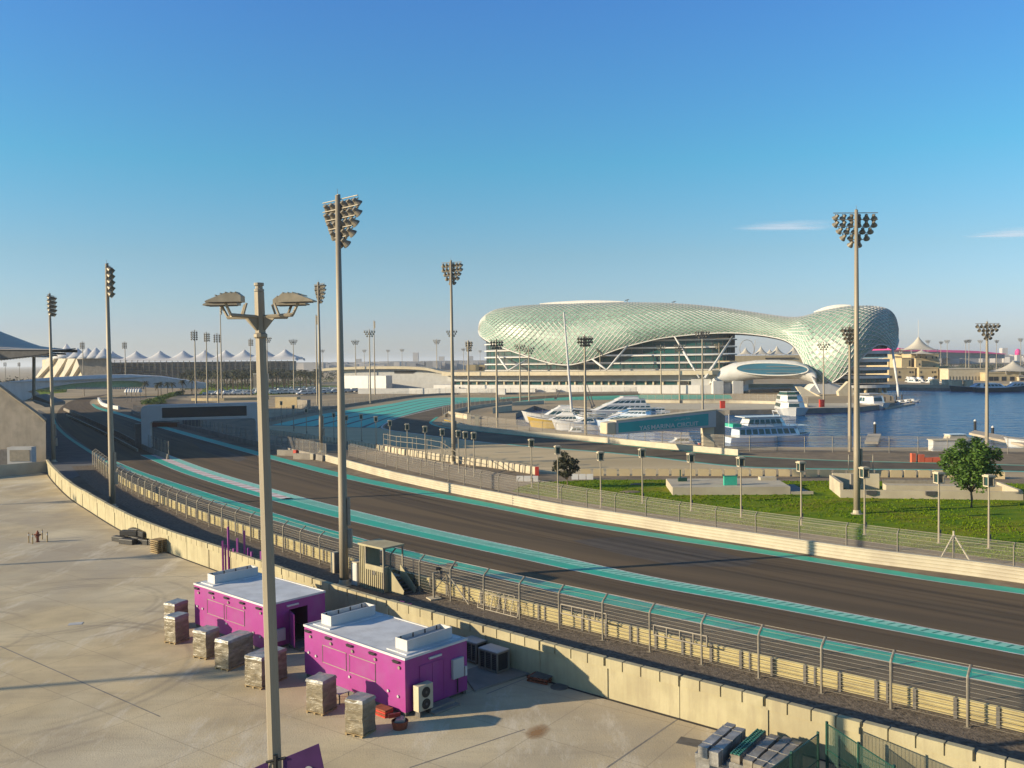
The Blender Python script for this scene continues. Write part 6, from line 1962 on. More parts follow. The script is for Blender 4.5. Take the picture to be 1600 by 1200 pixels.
# ================================================================== marina: yachts, pontoons, piles
def boat(name, label, cat, c, yaw, L, Wd, free, hull_m, decks, bow=.35, group=None, rails=False, z=WATER_Z, keel=-.5):
    """lofted hull (bow towards local +x) and stacked deckhouses with window bands"""
    t = thing(name, label, cat, V(c.x, c.y, z), yaw, group)
    b = MB(); ns, prof = 16, 5
    for i in range(ns + 1):
        s = i / ns
        x = -L / 2 + L * s
        wd = Wd / 2 * (.88 + .12 * min(1, s * 4)) * (1 if s < 1 - bow else max(.02, math.cos((s - 1 + bow) / bow * math.pi / 2) ** .75))
        sheer = free * (1 + .45 * max(0, (s - .45) / .55) ** 2)
        flare = .72 + .1 * (1 - s)
        for yy, zz in ((-1, 1), (-flare, .12), (-.3, keel), (.3, keel), (flare, .12), (1, 1)):
            xx = x + (sheer * .45 * max(0, s - .7) / .3 if zz == 1 else 0)
            b.v.append(V(xx, wd * yy, sheer if zz == 1 else zz))
    k = 6
    for i in range(ns):
        for j in range(k - 1):
            b.f.append((i * k + j, i * k + j + 1, (i + 1) * k + j + 1, (i + 1) * k + j))
    b.f += [tuple(range(k)), tuple(range(ns * k, ns * k + k))[::-1]]
    b.build('hull', hull_m, t, local=True)
    d = MB()
    for i in range(ns):
        d.f.append((2 * i, 2 * i + 1, 2 * i + 3, 2 * i + 2))
    for i in range(ns + 1):
        for q_ in (0, 5):
            p = b.v[i * k + q_].copy(); p.y *= .96; p.z -= .12; d.v.append(p)
    d.build('deck', M['deck'], t, local=True)
    st = MB().tube([b.v[i * k] + V(0, 0, -.05) for i in range(ns + 1)], .09, 4).tube([b.v[i * k + 5] + V(0, 0, -.05) for i in range(ns + 1)], .09, 4)
    st.build('rubbing_strake', M['boat_w'], t, local=True)
    for (x0, x1, wf, z0, z1, rf, rb, wins, m) in decks:
        x0, x1, w2 = x0 * L, x1 * L, wf * Wd / 2
        hb_ = MB()
        n_ = 2
        lower = [V(x0, -w2, z0), V(x1 - w2 * .6, -w2, z0), V(x1, -w2 * .45, z0), V(x1, w2 * .45, z0), V(x1 - w2 * .6, w2, z0), V(x0, w2, z0)]
        upper = []
        for p in lower:
            s_ = (p.x - x0) / (x1 - x0)
            upper.append(V(p.x - rf * s_ + rb * (1 - s_), p.y * .86, z1))
        hb_.add(lower + upper, [tuple(range(6))[::-1], tuple(range(6, 12))] + [(i, (i + 1) % 6, 6 + (i + 1) % 6, 6 + i) for i in range(6)])
        hs = hb_.build('deckhouse', m, t, local=True)
        MB().ext([p + V(0, 0, .0) + V(.25 * (1 if p.x > (x0 + x1) / 2 else -1), .15 * (1 if p.y > 0 else -1), 0) for p in upper], UPZ * .12).build('deck_roof', M['boat_w'], hs, local=True)
        if wins:
            # one dark window per bay, each side, plus the windscreen
            hh = z1 - z0
            wb_ = MB()
            for sy in (-1, 1):
                for i in range(wins):
                    u0, u1 = (i + .12) / wins, (i + .88) / wins
                    q_ = []
                    for u, v_ in ((u0, .32), (u1, .32), (u1, .82), (u0, .82)):
                        xl = x0 + (x1 - w2 * .6 - x0) * u
                        s_ = (xl - x0) / (x1 - x0)
                        xx = xl + (-rf * s_ + rb * (1 - s_)) * v_
                        yy = w2 * (1 - .14 * v_) + .03
                        q_.append(V(xx, sy * yy, z0 + hh * v_))
                    wb_.ext(q_, V(0, sy * .03, 0))
            q_ = [V(x1 - rf * v_ + .03, y_ * w2 * .43 * (1 - .14 * v_), z0 + hh * v_) for y_, v_ in ((-1, .35), (1, .35), (1, .85), (-1, .85))]
            wb_.ext(q_, V(.04, 0, 0))
            wb_.build('window', M['glass_d'], hs, local=True)
    if rails:
        rl = MB()
        pts = [b.v[i * k] for i in range(5, ns + 1)] + [b.v[i * k + 5] for i in range(ns, 4, -1)]
        rl.tube([p + V(0, 0, .9) for p in pts], .035, 4)
        for p in pts[::2]: rl.bar(p, p + V(0, 0, .9), .03, 4)
        rl.build('guard_rail', M['steel'], t, local=True)
    return t
def wpt(px, py): return G(px, py, WATER_Z)
def yaw_px(a, c):
    A, C = wpt(*a), wpt(*c)
    return math.atan2(C.y - A.y, C.x - A.x), (C - A).length
W_ = M['boat_w']
# gold motor yacht
M['blue_cover'] = mat('blue_cover', (.10, .22, .38), (.08, .18, .32), 1, .7)
yw, L = yaw_px((918, 668), (822, 667))
c = (wpt(918, 671) + wpt(824, 668)) / 2
boat('motor_yacht', 'gold-hulled motor yacht with a white raked upper deck, left of the blue-white one', 'yacht', c, yw, 14.5, 4.2, 2.5, M['gold'],
     [(-.42, .20, .82, 2.4, 3.7, 3.2, .2, 6, W_), (-.36, .0, .66, 3.8, 4.6, 1.8, .3, 0, W_), (-.34, -.12, .9, 5.2, 5.35, .2, .1, 0, W_)], group='yachts in the marina', rails=True)
yw, L = yaw_px((1030, 676), (889, 672))
c = (wpt(1045, 673) + wpt(890, 674)) / 2
boat('motor_yacht', 'pale blue-white motor yacht, partly hidden behind the sign arm', 'yacht', c + V(0, 2, 0), yw, 22, 5.4, 2.7, M['boat_b'],
     [(-.46, .26, .86, 2.6, 4.4, 7, .3, 8, M['boat_b']), (-.40, -.02, .7, 4.5, 5.4, 3.2, .4, 5, M['boat_b'])], group='yachts in the marina', rails=True)
boat('motor_yacht', 'white flybridge yacht with a blue cover, moored behind the pale blue-white one', 'yacht', P(975, 650, 250), math.pi * .98, 23, 6.0, 2.9, W_,
     [(-.45, .28, .86, 2.8, 4.6, 5, .3, 8, W_), (-.38, .08, .72, 4.7, 5.6, 3, .4, 6, M['blue_cover'])], group='yachts in the marina')
boat('motor_yacht', 'white yacht with a stepped radar arch, farthest back behind the gold-hulled one', 'yacht', P(955, 644, 282), math.pi * 1.0, 27, 6.6, 3.2, W_,
     [(-.45, .28, .86, 3.1, 5.0, 5, .3, 9, W_), (-.40, .10, .75, 5.1, 6.7, 4, .4, 6, W_), (-.32, -.04, .6, 6.8, 7.6, 2, .4, 0, W_)], group='yachts in the marina')
boat('motor_yacht', 'white yacht seen over the stern of the gold-hulled one', 'yacht', P(868, 652, 270), math.pi * .96, 17, 5, 2.8, W_,
     [(-.45, .26, .86, 2.4, 4.4, 3.4, .3, 5, W_), (-.3, .05, .7, 4.5, 5.6, 2, .3, 0, W_)], group='yachts in the marina')
boat('motor_yacht', 'low white yacht with a tan awning between the sailing mast and the stepped-arch yacht', 'yacht', P(912, 654, 246), math.pi * .99, 15, 4.4, 2.2, W_,
     [(-.45, .22, .86, 2.1, 3.6, 3.6, .3, 6, W_), (-.40, .0, .8, 4.2, 4.4, .3, .1, 0, M['cream'])], group='yachts in the marina', rails=True)
boat('motor_yacht', 'white yacht lying at the right end of the yacht cluster, stern by the far quay', 'yacht', P(1008, 652, 262), math.pi * .97, 16, 4.8, 2.4, W_,
     [(-.45, .24, .86, 2.3, 4.0, 3.6, .3, 6, W_), (-.36, .0, .7, 4.1, 5.0, 2, .3, 4, W_)], group='yachts in the marina')
boat('tender', 'small white cabin boat in front of the gold-hulled yacht', 'boat', wpt(897, 681) + V(0, 2.5, 0), math.pi * .97, 5.6, 2.3, .9, W_,
     [(-.38, .25, .84, .9, 2.1, 1.0, .2, 2, W_)])
boat('speedboat', 'low dark blue and white speedboat lying behind the sign leg', 'boat', P(1060, 678, 196), math.pi * 1.0, 11, 3, 1.1, M['boat_b'], [(-.2, .2, .7, 1.1, 2.0, 1.6, .1, 3, W_)])
rc_ = boat('rescue_boat', 'small red inflatable boat behind the sign leg', 'boat', P(1092, 677, 192), math.pi, 3.6, 1.8, .7, M['red'], [(-.2, .1, .5, .7, 1.2, .3, .1, 0, M['red'])])
# sailing yacht with a tall raked mast
sy = P(897, 650, 262)
t = boat('sailing_yacht', 'sailing yacht with a very tall white leaning mast among the moored yachts', 'yacht', sy, math.pi * .97, 22, 4.6, 1.7, W_, [(-.2, .2, .6, 1.7, 2.5, 1.5, .3, 4, W_)])
mt_, mb0 = P(881, 488, 262), P(894, 652, 262)
MB().bar(mb0, mt_, .40, 8, .22).build('mast', M['white'], t)
b = MB()
for p in ((845, 655), (922, 655)):
    q_ = P(*p, 262); b.bar(q_, mt_, .03, 3)
b.bar(mb0 + UPZ * 2, P(925, 643, 262), .22, 6)
b.build('rigging', M['steel_d'], t)
for i, (a, c, Y) in enumerate((((925, 636), (908, 590), 290), ((928, 634), (917, 600), 285), ((868, 622), (877, 608), 300))):
    t = thing('crane_boom', ORD[i] + ' of the thin slanting spars among the yachts', 'spar', P(*a, Y)); 
    MB().bar(P(*a, Y), P(*c, Y), .2, 6, .1).build('spar', M['steel_d'], t)
    MB().box(P(*a, Y), (.8, .8, .8)).build('base', M['steel_d'], t)
# white and blue houseboat
yw, L = yaw_px((1138, 691), (1266, 687))
hb_t = boat('houseboat', 'white and pale blue two-deck houseboat lying right of the sign leg', 'houseboat', (wpt(1140, 693) + wpt(1264, 689)) / 2 + V(0, 2, 0), yw, L * .96, 5.2, 1.3, M['boat_b'],
            [(-.40, .40, .9, 1.2, 3.5, 1.0, .1, 9, M['boat_b']), (-.30, .22, .84, 3.65, 5.6, 1.2, .8, 6, W_)], bow=.25, rails=False)
b = MB()
for i in range(9):
    for s in (-1, 1): b.bar((-L * .36 + i * L * .095, s * 2.4, 3.6), (-L * .36 + i * L * .095, s * 2.4, 4.5), .04, 4)
for s in (-1, 1): b.bar((-L * .46, s * 2.4, 4.5), (L * .46, s * 2.4, 4.5), .06, 4)
b.build('guard_rail', M['steel'], hb_t, local=True)
MB().ext([V(-L * .47, -2.5, 3.5), V(L * .47, -2.3, 3.5), V(L * .47, 2.3, 3.5), V(-L * .47, 2.5, 3.5)], UPZ * .14).build('upper_deck', M['boat_b'], hb_t, local=True)
MB().ext([V(-L * .33, -2.6, 5.75), V(L * .18, -2.5, 5.75), V(L * .18, 2.5, 5.75), V(-L * .33, 2.6, 5.75)], UPZ * .16).build('roof', W_, hb_t, local=True)
MB().ext([V(-L * .46, -2.2, 3.66), V(-L * .36, -2.2, 3.66), V(-L * .36, 2.2, 3.66), V(-L * .46, 2.2, 3.66)], UPZ * .7).build('awning', M['teal'], hb_t, local=True)
MB().tube([V(L * .12, -1.6, 5.9), V(L * .10, -1.4, 7.0), V(L * .10, 1.4, 7.0), V(L * .12, 1.6, 5.9)], .12, 5).bar((-L * .46, 0, 3.6), (-L * .46, 0, 6.5), .07, 5).build('radar_arch', W_, hb_t, local=True)
# boats at the far quay
boat('passenger_boat', 'white three-deck boat end-on at the far quay', 'boat', P(1236, 647, 300), R(-96), 15, 9.4, 2.0, W_,
     [(-.46, .34, .9, 2.0, 4.3, .6, .2, 5, W_), (-.40, .20, .82, 4.5, 6.6, 1.0, .2, 4, W_), (-.30, .05, .7, 6.8, 7.6, .4, .2, 0, M['green'])], bow=.2)
cat_ = boat('catamaran', 'white catamaran with a wide dark cabin window moored below the right tower', 'boat', P(1362, 641, 330), R(-80), 13, 9.5, 1.6, W_,
     [(-.40, .34, .86, 1.9, 4.6, .8, .2, 4, W_), (-.42, .1, .95, 5.2, 5.4, .1, .1, 0, W_)], bow=.2)
boat('dinghy', 'small white boat beside the catamaran at the end of the far quay', 'boat', P(1330, 640, 332), R(-60), 6, 2.2, .9, W_, [(-.2, .2, .7, .9, 1.7, .6, .1, 2, W_)])
for i in range(9):
    px = 1386 + i * 5.2
    t = boat('jet_ski', ORD[i] + ' from the left of the small craft on the pontoon below the right tower', 'boat', P(px, 634 - i * .9, 345 + i * 3), R(-70 + 20 * (i % 3)), 4.2, 1.7, .7, W_ if i % 3 else M['gold'],
             [(-.3, .1, .5, .7, 1.3, .3, .1, 0, M['black'] if i % 2 else W_)], group='small craft on the pontoon')
po = thing('pontoon', 'floating pontoon carrying the small craft below the right tower', 'pontoon', P(1405, 634, 350))
a, c = wpt(1384, 640), wpt(1430, 632)
MB().ext([a, c, c + V(2, 6, 0), a + V(2, 6, 0)], UPZ * .5).build('deck', M['dock'], po)
MB().ext([a + V(0, 10, 0), c + V(0, 10, 0), c + V(0, 16, 0), a + V(0, 16, 0)], UPZ * .5).build('deck', M['steel_d'], po)
for i in range(6):
    p = a.lerp(c, i / 5) + V(0, 12, 0)
    MB().lathe([(.3, -1), (.3, 3.2), (.02, 3.6)], 8, Matrix.Translation(p)).build('pile', M['black'], po)
# far right boats and villas quay
fars = [(1413, 596, 'white'), (1421, 597, 'w2'), (1432, 597, 'w3'), (1451, 597, 'w4')]
for i, (px, py, _) in enumerate(fars):
    boat('motor_boat', ORD[i] + ' from the left of the small white boats moored below the tan villas', 'boat', wpt(px, py + 4) - V(0, 8, 0), R(-100 + 15 * i), 12, 4, 1.8, W_, [(-.4, .2, .85, 1.8, 3.8, 1.5, .2, 3, W_), (-.3, 0, .7, 3.9, 5, 1, .2, 0, W_)], group='white boats below the villas')
for i, (px, py, l) in enumerate(((1527, 611, 26), (1560, 612, 24), (1583, 611, 24), (1598, 609, 18))):
    boat('dark_boat', ORD[i] + ' from the left of the dark-hulled boats moored before the low pavilion', 'boat', wpt(px, py), R(-8 + 4 * i) if i % 2 else R(175), l, 5, 2.2, M['glass_d'], [(-.35, .15, .8, 2.2, 4.2, 3, .3, 5, M['boat_b'])], group='dark boats before the pavilion')
# near pontoon, piles
dk = thing('jetty', 'long pale timber jetty reaching into the water behind the round tree', 'jetty', wpt(1520, 680))
MB().ext([G(1514, 676, -.4), G(1523, 672, -.4), G(1640, 694, -.4), G(1640, 703, -.4)], UPZ * -.5).build('deck', M['dock'], dk)
for i, (px, py, top) in enumerate(((1523.5, 672, 655), (1551, 680, 665))):
    p = wpt(px, py)
    t = thing('mooring_pile', ('white-capped dark pile at the tip of the jetty', 'white-capped dark pile beside the jetty behind the mast')[i], 'pile', p)
    h = P(px, top, p.y).z - WATER_Z
    MB().lathe([(.32, -2), (.32, h - .5)], 10).build('pile', M['black'], t, local=True)
    MB().lathe([(.34, h - .5), (.34, h - .3), (.03, h)], 10).build('cap', M['white'], t, local=True)
pf = thing('float', 'square pale floating platform beyond the fence, right of the lawn mast', 'pontoon', wpt(1363, 690))
MB().ext([G(1351, 694, -.9), G(1372, 694, -.9), G(1377, 681, -.9), G(1356, 681, -.9)], UPZ * .5).build('deck', M['dock'], pf)
p = wpt(1367, 679)
t = thing('mooring_pile', 'white-capped dark pile at the back of the floating platform', 'pile', p)
MB().lathe([(.3, -2), (.3, 2.6)], 10).build('pile', M['black'], t, local=True)
MB().lathe([(.33, 2.6), (.33, 2.9), (.03, 3.2)], 10).build('cap', M['white'], t, local=True)
cv = boat('covered_boat', 'boat under a cream cover beyond the fence left of the round tree', 'boat', wpt(1490, 697) + V(2, 2, 0), R(5), 7, 2.8, 1.1, M['cream'], [(-.4, .35, .9, 1.1, 2.3, 1.2, .4, 0, M['cream'])])
boat('motor_boat', 'white boat with a dark windscreen at the right edge, end of the jetty', 'boat', wpt(1600, 700) + V(2, 0, 0), R(150), 9, 3, 1.4, W_, [(-.3, .15, .8, 1.4, 2.8, 1.4, .2, 2, W_)])
wh = thing('white_shed', 'low white shed behind the fence beside the covered boat', 'shed', G(1480, 705))
MB().box((0, 1.2, 1.0), (5.0, 2.0, 2.0)).build('wall', M['white'], wh, local=True)
MB().box((0, 1.2, 2.07), (5.4, 2.4, .14)).build('roof', M['cream'], wh, local=True)
# low tan walls and planters on the quay at left
for i, (x0, y0, x1, y1, h) in enumerate(((770, 646, 800, 642, 2.0), (800, 634, 850, 631, 1.4), (700, 650, 730, 655, 1.5))):
    t = thing('quay_wall', ('low grey wall by the hairpin fence left of the yachts', 'pale low wall behind the left yachts', 'cream block wall at the hairpin corner')[i], 'wall', G(x0, y0))
    a, c = G(x0, y0), G(x1, y1)
    MB().ext([a, c, c + V(0, 2, 0), a + V(0, 2, 0)], UPZ * h).build('wall', M['cream'], t)
for i, (px, py) in enumerate(((745, 668), (733, 664))):
    t = thing('gate_post', ('right', 'left')[i] + ' cream gate pillar in the fence left of the yachts', 'pillar', G(px, py))
    MB().box((0, 0, 1.6), (1.1, .9, 3.2)).build('pillar', M['cream'], t, local=True)
    MB().box((0, 0, 3.27), (1.3, 1.1, .14)).build('cap', M['concrete_l'], t, local=True)
# ================================================================== far right: villas, pavilions
def bldg(label, x0, x1, y_top, Y, depth, m, wins=(), name='villa', cat='building', parapet=True, group=None, z0=0.0):
    a, c = P(x0, y_top, Y), P(x1, y_top, Y)
    t = thing(name, label, cat, V((a.x + c.x) / 2, Y, 0), 0, group)
    zt = (a.z + c.z) / 2
    MB().ext([V(a.x, Y, z0), V(c.x, Y, z0), V(c.x, Y, zt), V(a.x, Y, zt)], V(0, depth, 0)).build('wall', m, t)
    if parapet:
        MB().ext([V(a.x - .3, Y - .3, zt), V(c.x + .3, Y - .3, zt), V(c.x + .3, Y + depth, zt), V(a.x - .3, Y + depth, zt)], UPZ * .5).build('parapet', m, t)
    for (u0, v0, u1, v1) in wins:
        p = [P(u0, v0, Y - .01), P(u1, v0, Y - .01), P(u1, v1, Y - .01), P(u0, v1, Y - .01)]
        MB().ext(p, V(0, -.12, 0)).build('window', M['dark'], t)
    return t
def wrow(xs, y0, y1, w_): return [(x, y0, x + w_, y1) for x in xs]
bldg('upper tan villa block with small square windows below the large tent', 1424, 1467, 554, 640, 40, M['sandstone'], wrow((1430, 1437, 1446, 1456, 1462), 557, 560, 2))
bldg('plain tan tower block with a dark slot, left of the shaded villa wall', 1409, 1424, 560, 630, 30, M['sandstone'], wrow((1420,), 563, 572, 2))
bldg('tan block beside the dark slot with one small window', 1431, 1440, 561, 628, 30, M['sandstone'], wrow((1435.5,), 568, 571, 2))
bldg('low tan villa with two rows of dark windows at the waterside, left one', 1389, 1430, 576, 615, 40, M['sandstone'], wrow((1404, 1421, 1425), 580, 583, 2) + wrow((1389, 1403, 1425), 587, 591, 4.5))
bldg('low tan villa with two rows of dark windows at the waterside, right one', 1436, 1466, 575, 612, 40, M['sandstone'], wrow((1438, 1456, 1460), 580, 583, 2) + wrow((1438, 1459), 587, 591, 5))
bldg('tan villa wing in shade with a sloping top, behind the waterside villas', 1440, 1468, 565, 634, 30, M['sandstone'])
bldg('tan upper terrace left of the villa tower', 1388, 1410, 562, 650, 40, M['sandstone'], wrow((1398,), 564, 568, 9))
bldg('small dark glazed building right of the waterside villas', 1468, 1481, 573, 625, 25, M['glass_d'])
bldg('long low cream pavilion of many bays behind the dark boats', 1482, 1544, 577, 600, 40, M['cream'], wrow([1484 + i * 5 for i in range(12)], 588, 594, .8), parapet=True)
bldg('low tan pavilion with four square openings below the cream tent roof', 1544, 1592, 583, 590, 60, M['sandstone'], wrow((1545, 1553, 1565, 1578), 588.5, 595, 7), parapet=True)
bldg('dim low pavilion at the right edge of the view', 1592, 1640, 590, 588, 50, M['cream'], wrow((1594, 1606), 591, 595, 9))
tent('big white pyramid tent with a thin mast above the tan villas', 1435, 526, 547, 556, 24, 650, M['membrane_c'], mast_h=12)
tent('smaller cream tent below the big white pyramid one', 1440, 547, 553, 556, 17, 632, M['membrane_c'])
tent('broad cream tent roof over the low pavilion at the right', 1583, 564, 580, 584, 30, 600, M['membrane_c'])
lm = thing('shade_canopy', 'white layered shade canopies at the hotel end, left of the villas', 'canopy', P(1400, 552, 660))
for k_, (x0, x1, y) in enumerate(((1398, 1413, 546), (1396, 1412, 552), (1394, 1414, 557))):
    MB().ext([P(x0, y, 655), P(x1, y + .6, 655), P(x1, y + .6, 690), P(x0, y, 690)], UPZ * .4).build('canopy', M['membrane_c'], lm)
MB().bar(P(1409, 545, 660), V(P(1409, 545, 660).x, 660, 0), .5, 6).build('post', M['white'], lm)
fq = thing('villa_quay', 'pale stone quay wall along the water below the villas', 'quay wall', G(1430, 603))
a, c = G(1374, 604.5), G(1600, 602.6)
MB().ext([a, c, c + V(0, 3, 0), a + V(0, 3, 0)], UPZ * 1.0).build('wall', M['concrete_l'], fq)
for i, (x, y, w_) in enumerate(((1462, 599, 10), (1480, 600, 8), (1495, 601, 16), (1515, 601, 10))):
    t = thing('quay_hut', ORD[i] + ' from the left of the small pale huts on the villa quay', 'hut', G(x, y + 3))
    s_ = w_ * G(x, y + 3).y / FPX
    MB().box((0, 1.5, 1.7), (s_, 4, 3.4)).build('wall', M['cream'], t, local=True)
    MB().box((0, 1.5, 3.5), (s_ + .6, 4.6, .25)).build('roof', M['membrane_c'], t, local=True)
# magenta roofed park building
pk = thing('park_hall', 'very long low hall with a curving magenta roof on the right horizon', 'building', P(1490, 552, 1500))
tp = [(1404, 543.5), (1420, 545.5), (1440, 547), (1470, 546.8), (1500, 547.3), (1530, 548.5), (1555, 551), (1572, 552.6)]
bt = [(1404, 546.5), (1420, 548.5), (1440, 549.2), (1470, 550), (1500, 551), (1530, 551.6), (1555, 553), (1572, 553.5)]
MB().ext([P(x, y, 1500) for x, y in tp] + [P(x, y, 1500) for x, y in bt[::-1]], V(0, 300, 0)).build('roof', M['magenta'], pk)
MB().ext([P(1430, 549.4, 1510), P(1500, 551.2, 1510), P(1570, 553.8, 1510), P(1570, 560, 1510), P(1430, 559, 1510)], V(0, 250, 0)).build('wall', M['glass_b'], pk)
pd_ = thing('park_dome', 'small round magenta dome on the right horizon', 'building', P(1590, 551, 1550))
MB().lathe([(4.5, 0), (5, 4), (4, 8), (2, 10), (.1, 11)], 14, Matrix.Translation(P(1590.5, 554.5, 1550))).build('dome', M['magenta'], pd_)
MB().box(P(1590.5, 555.5, 1550) + UPZ * -6, (8, 8, 14)).build('base', M['white_d'], pd_)
# ================================================================== far left
# ---- grandstand: shaded end wall, canopy
gs = thing('grandstand', 'grey grandstand end wall with a stretched canopy roof at the left edge', 'grandstand', G(40, 725))
YG = G(72, 724).y
wl = [(-260, 742), (72, 724), (71.5, 657), (60, 647), (45, 636), (25, 622), (8, 609), (0, 603), (-60, 566), (-260, 470)]
front = [P(x, y, YG + (72 - x) * .012) for x, y in wl]
front[0].z = 0; front[1].z = 0
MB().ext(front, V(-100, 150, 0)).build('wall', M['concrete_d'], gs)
b = MB()
edge = [P(x, y, YG - .3) for x, y in wl[2:]]
b.tube(edge, .35, 5)
b.build('coping', M['steel'], gs)
# stretched roof: high ridge at left, pinched out to a point on the right
rf = MB()
nr, nc = 20, 10
YR0 = YG + 15
for i in range(nr + 1):
    s = i / nr
    px = -260 + s * (121 + 260)
    yt = 515 + (px) * .40 if px < 60 else 539 + (px - 60) * .15
    if px < 0: yt = 515 + px * .5
    yb = 558 - max(0, px) * .075
    for j in range(nc + 1):
        v_ = j / nc
        Y = YR0 - 12 + 40 * v_
        ridge_ = math.sin(min(1, v_ * 2) * math.pi / 2) if v_ < .5 else math.cos((v_ - .5) * math.pi * .8)
        zt, zb = P(px, min(yt, 546), YR0).z, P(px, 546.5 if px > 0 else 546, YR0 - 12).z
        p = P(px, 546, Y)
        rf.v.append(V(p.x, Y, zb + (zt - zb) * max(0, ridge_) ** 1.4))
for i in range(nr):
    for j in range(nc):
        a = i * (nc + 1) + j
        rf.f.append((a, a + 1, a + nc + 2, a + nc + 1))
rf.build('roof', M['canopy'], gs, smooth=True)
for k_ in (1, 2, 3):  # unseen further bays, added to lengthen the stand's shadow
    r2 = MB(); r2.v = [p + V(-.56, 1, 0) * (41 * k_) for p in rf.v]; r2.f = list(rf.f)
    r2.build('roof', M['canopy'], gs, smooth=True)
# unseen block behind the stand, added to carry its shadow across the run-off
ra_, rb_ = P(-80, 600, YG + 4), P(-330, 600, YG + 10)
MB().ext([V(ra_.x, ra_.y, 0), V(rb_.x, rb_.y, 0), V(rb_.x, rb_.y, 37), V(ra_.x - 4, ra_.y, 36), V(ra_.x, ra_.y, 31)], V(-88, 150, 0)).build('shadow_block', M['concrete_d'], gs)
# under-roof soffit with a scalloped fringe
sf = MB()
xs = [-260 + k_ * 10 for k_ in range(34)]
sf.ext([P(-260, 546, YR0 - 11.8), P(84, 546.6, YR0 - 11.8), P(84, 547.5, YR0 - 11.8), P(72, 553, YR0 - 11.8), P(0, 561, YR0 - 11.8), P(-260, 575, YR0 - 11.8)], V(0, .4, 0))
for k_ in range(16):
    x = 2 + k_ * 4.7
    sf.lathe([(.35, -.1), (.35, .1)], 8, Matrix.Translation(P(x, 560.8 - x * .108, YR0 - 11.6)) @ Matrix.Rotation(R(90), 4, 'X'))
so_ = sf.build('fringe', M['steel_d'], gs); so_['kind'] = 'stuff'
MB().bar(P(84, 545, YR0), P(118, 548.5, YR0), .25, 6, .1).bar(P(100, 546, YR0), P(118, 545, YR0), .12, 5).build('outrigger', M['steel_d'], gs)
p0, p1 = P(53, 552, YR0), P(53, 618, YR0); MB().bar(p1, p0, .32, 8).build('column', M['steel'], gs)
lw2 = thing('corner_wall', 'low plain wall below the grandstand at the left edge of the paddock', 'wall', G(40, 745))
a, c = G(-80, 752), G(73, 738)
MB().ext([a, c, c + V(.2, .4, 0), a + V(.2, .4, 0)], UPZ * 1.9).build('wall', M['concrete_l'], lw2)
ac2 = thing('air_conditioner', 'large grey air conditioner behind the low wall by the grandstand', 'air conditioner', G(34, 735))
cA = P(34, 711, YG - 2.5)
MB().box(cA + UPZ * -.3, (4.4, 1.6, 3.6)).build('casing', M['white_d'], ac2)
MB().box(cA + V(.1, -.85, .0), (3.6, .08, 2.0)).build('grille', M['steel'], ac2)
dt = thing('dark_tank', 'dark unit beside the air conditioner at the left edge', 'tank', P(8, 712, YG - 2.5))
MB().box(P(8, 712, YG - 2.5) - UPZ * .5, (2.2, 1.4, 3.2)).build('body', M['steel_d'], dt, bevel=.1)
# ---- curved link bridge building with teal opening
lb_ = thing('curved_link', 'long white curved bridge building with a teal opening across the far track', 'bridge', P(130, 610, 470))
TT = [(-80, 603), (0, 597.5), (75, 590), (150, 586), (200, 585.5), (250, 588), (285, 593.5), (320, 599)]
BB = [(-80, 640), (0, 640), (40, 636), (60, 628), (100, 616), (180, 607), (240, 606), (320, 607)]
tl = [(0, 0)] * 0
def lyY(x): return 440 + (x + 80) * .22
nl = 48
tt = resample([P(x, y, lyY(x)) for x, y in TT], nl); bb = resample([P(x, y, lyY(x)) for x, y in BB], nl)
# the band above the opening
OP = [(42, 611), (70, 605.5), (110, 599), (150, 595.5), (190, 594), (215, 594.5), (226, 597.5), (228, 601.5), (222, 604.5)]
OB = [(42, 612), (70, 611), (110, 607.5), (150, 606), (190, 605.5), (215, 605.3), (226, 605.2), (228, 605.1), (230, 605)]
b = MB()
outl = [P(x, y, lyY(x)) for x, y in TT] + [P(x, y, lyY(x)) for x, y in ((320, 607), (250, 606.5), (231, 605.5))] + [P(x, y, lyY(x)) for x, y in OP[::-1]] + [P(x, y, lyY(x)) for x, y in ((52, 616), (48, 622), (40, 640), (0, 655), (-80, 660))]
for p in outl:
    if p.z < 0: p.z = 0
b.ext(outl, V(-4, 14, 0)).build('wall', M['white'], lb_)
MB().ext([P(x, y, lyY(x) + 7) for x, y in ((48, 607), (80, 600), (150, 593), (230, 593), (231, 604), (150, 606.5), (80, 609))], V(0, .5, 0)).build('teal_lining', M['teal_l'], lb_)  # paler teal puts the light coming through the opening into the colour
MB().tube([P(x, y, lyY(x) - .2) for x, y in OP], .35, 5).build('opening_rim', M['white'], lb_)
b = MB()
for i in range(30):
    x = 120 + i * 3.6
    b.box(P(x, 606.5, lyY(x) + 2), (.6, .5, 1.2))
    b.bar(P(x, 607, lyY(x) + 2), P(x + 3.6, 607, lyY(x + 3.6) + 2), .15, 4)
b.build('parapet', M['white_d'], lb_)
lb2 = thing('far_hedge_strip', 'yellow-green hedge strip below the curved link building', 'hedge', G(85, 612))
hb2 = MB()
for i in range(260):
    x = random.uniform(46, 104)
    p = G(x, 612 + random.uniform(-1.5, 1)) + UPZ * random.uniform(.2, 1.3)
    for _ in range(3):
        hb2.add([p + V(random.uniform(-.8, .8), random.uniform(-.6, .6), random.uniform(-.5, .6)) for _q in range(4)], [(0, 1, 2, 3)])
hb2.build('foliage', M['hedge'], lb2)
wk = thing('white_kerb_wall', 'sunlit white curved wall on the inside of the far bend', 'wall', G(160, 636))
MB().sweep(line([(154, 625), (157, 630), (161, 634), (172, 637.5), (186, 640)], 1, 1), [(-.4, 0), (-.4, 1.4), (.4, 1.4), (.4, 0)]).build('wall', M['white'], wk)
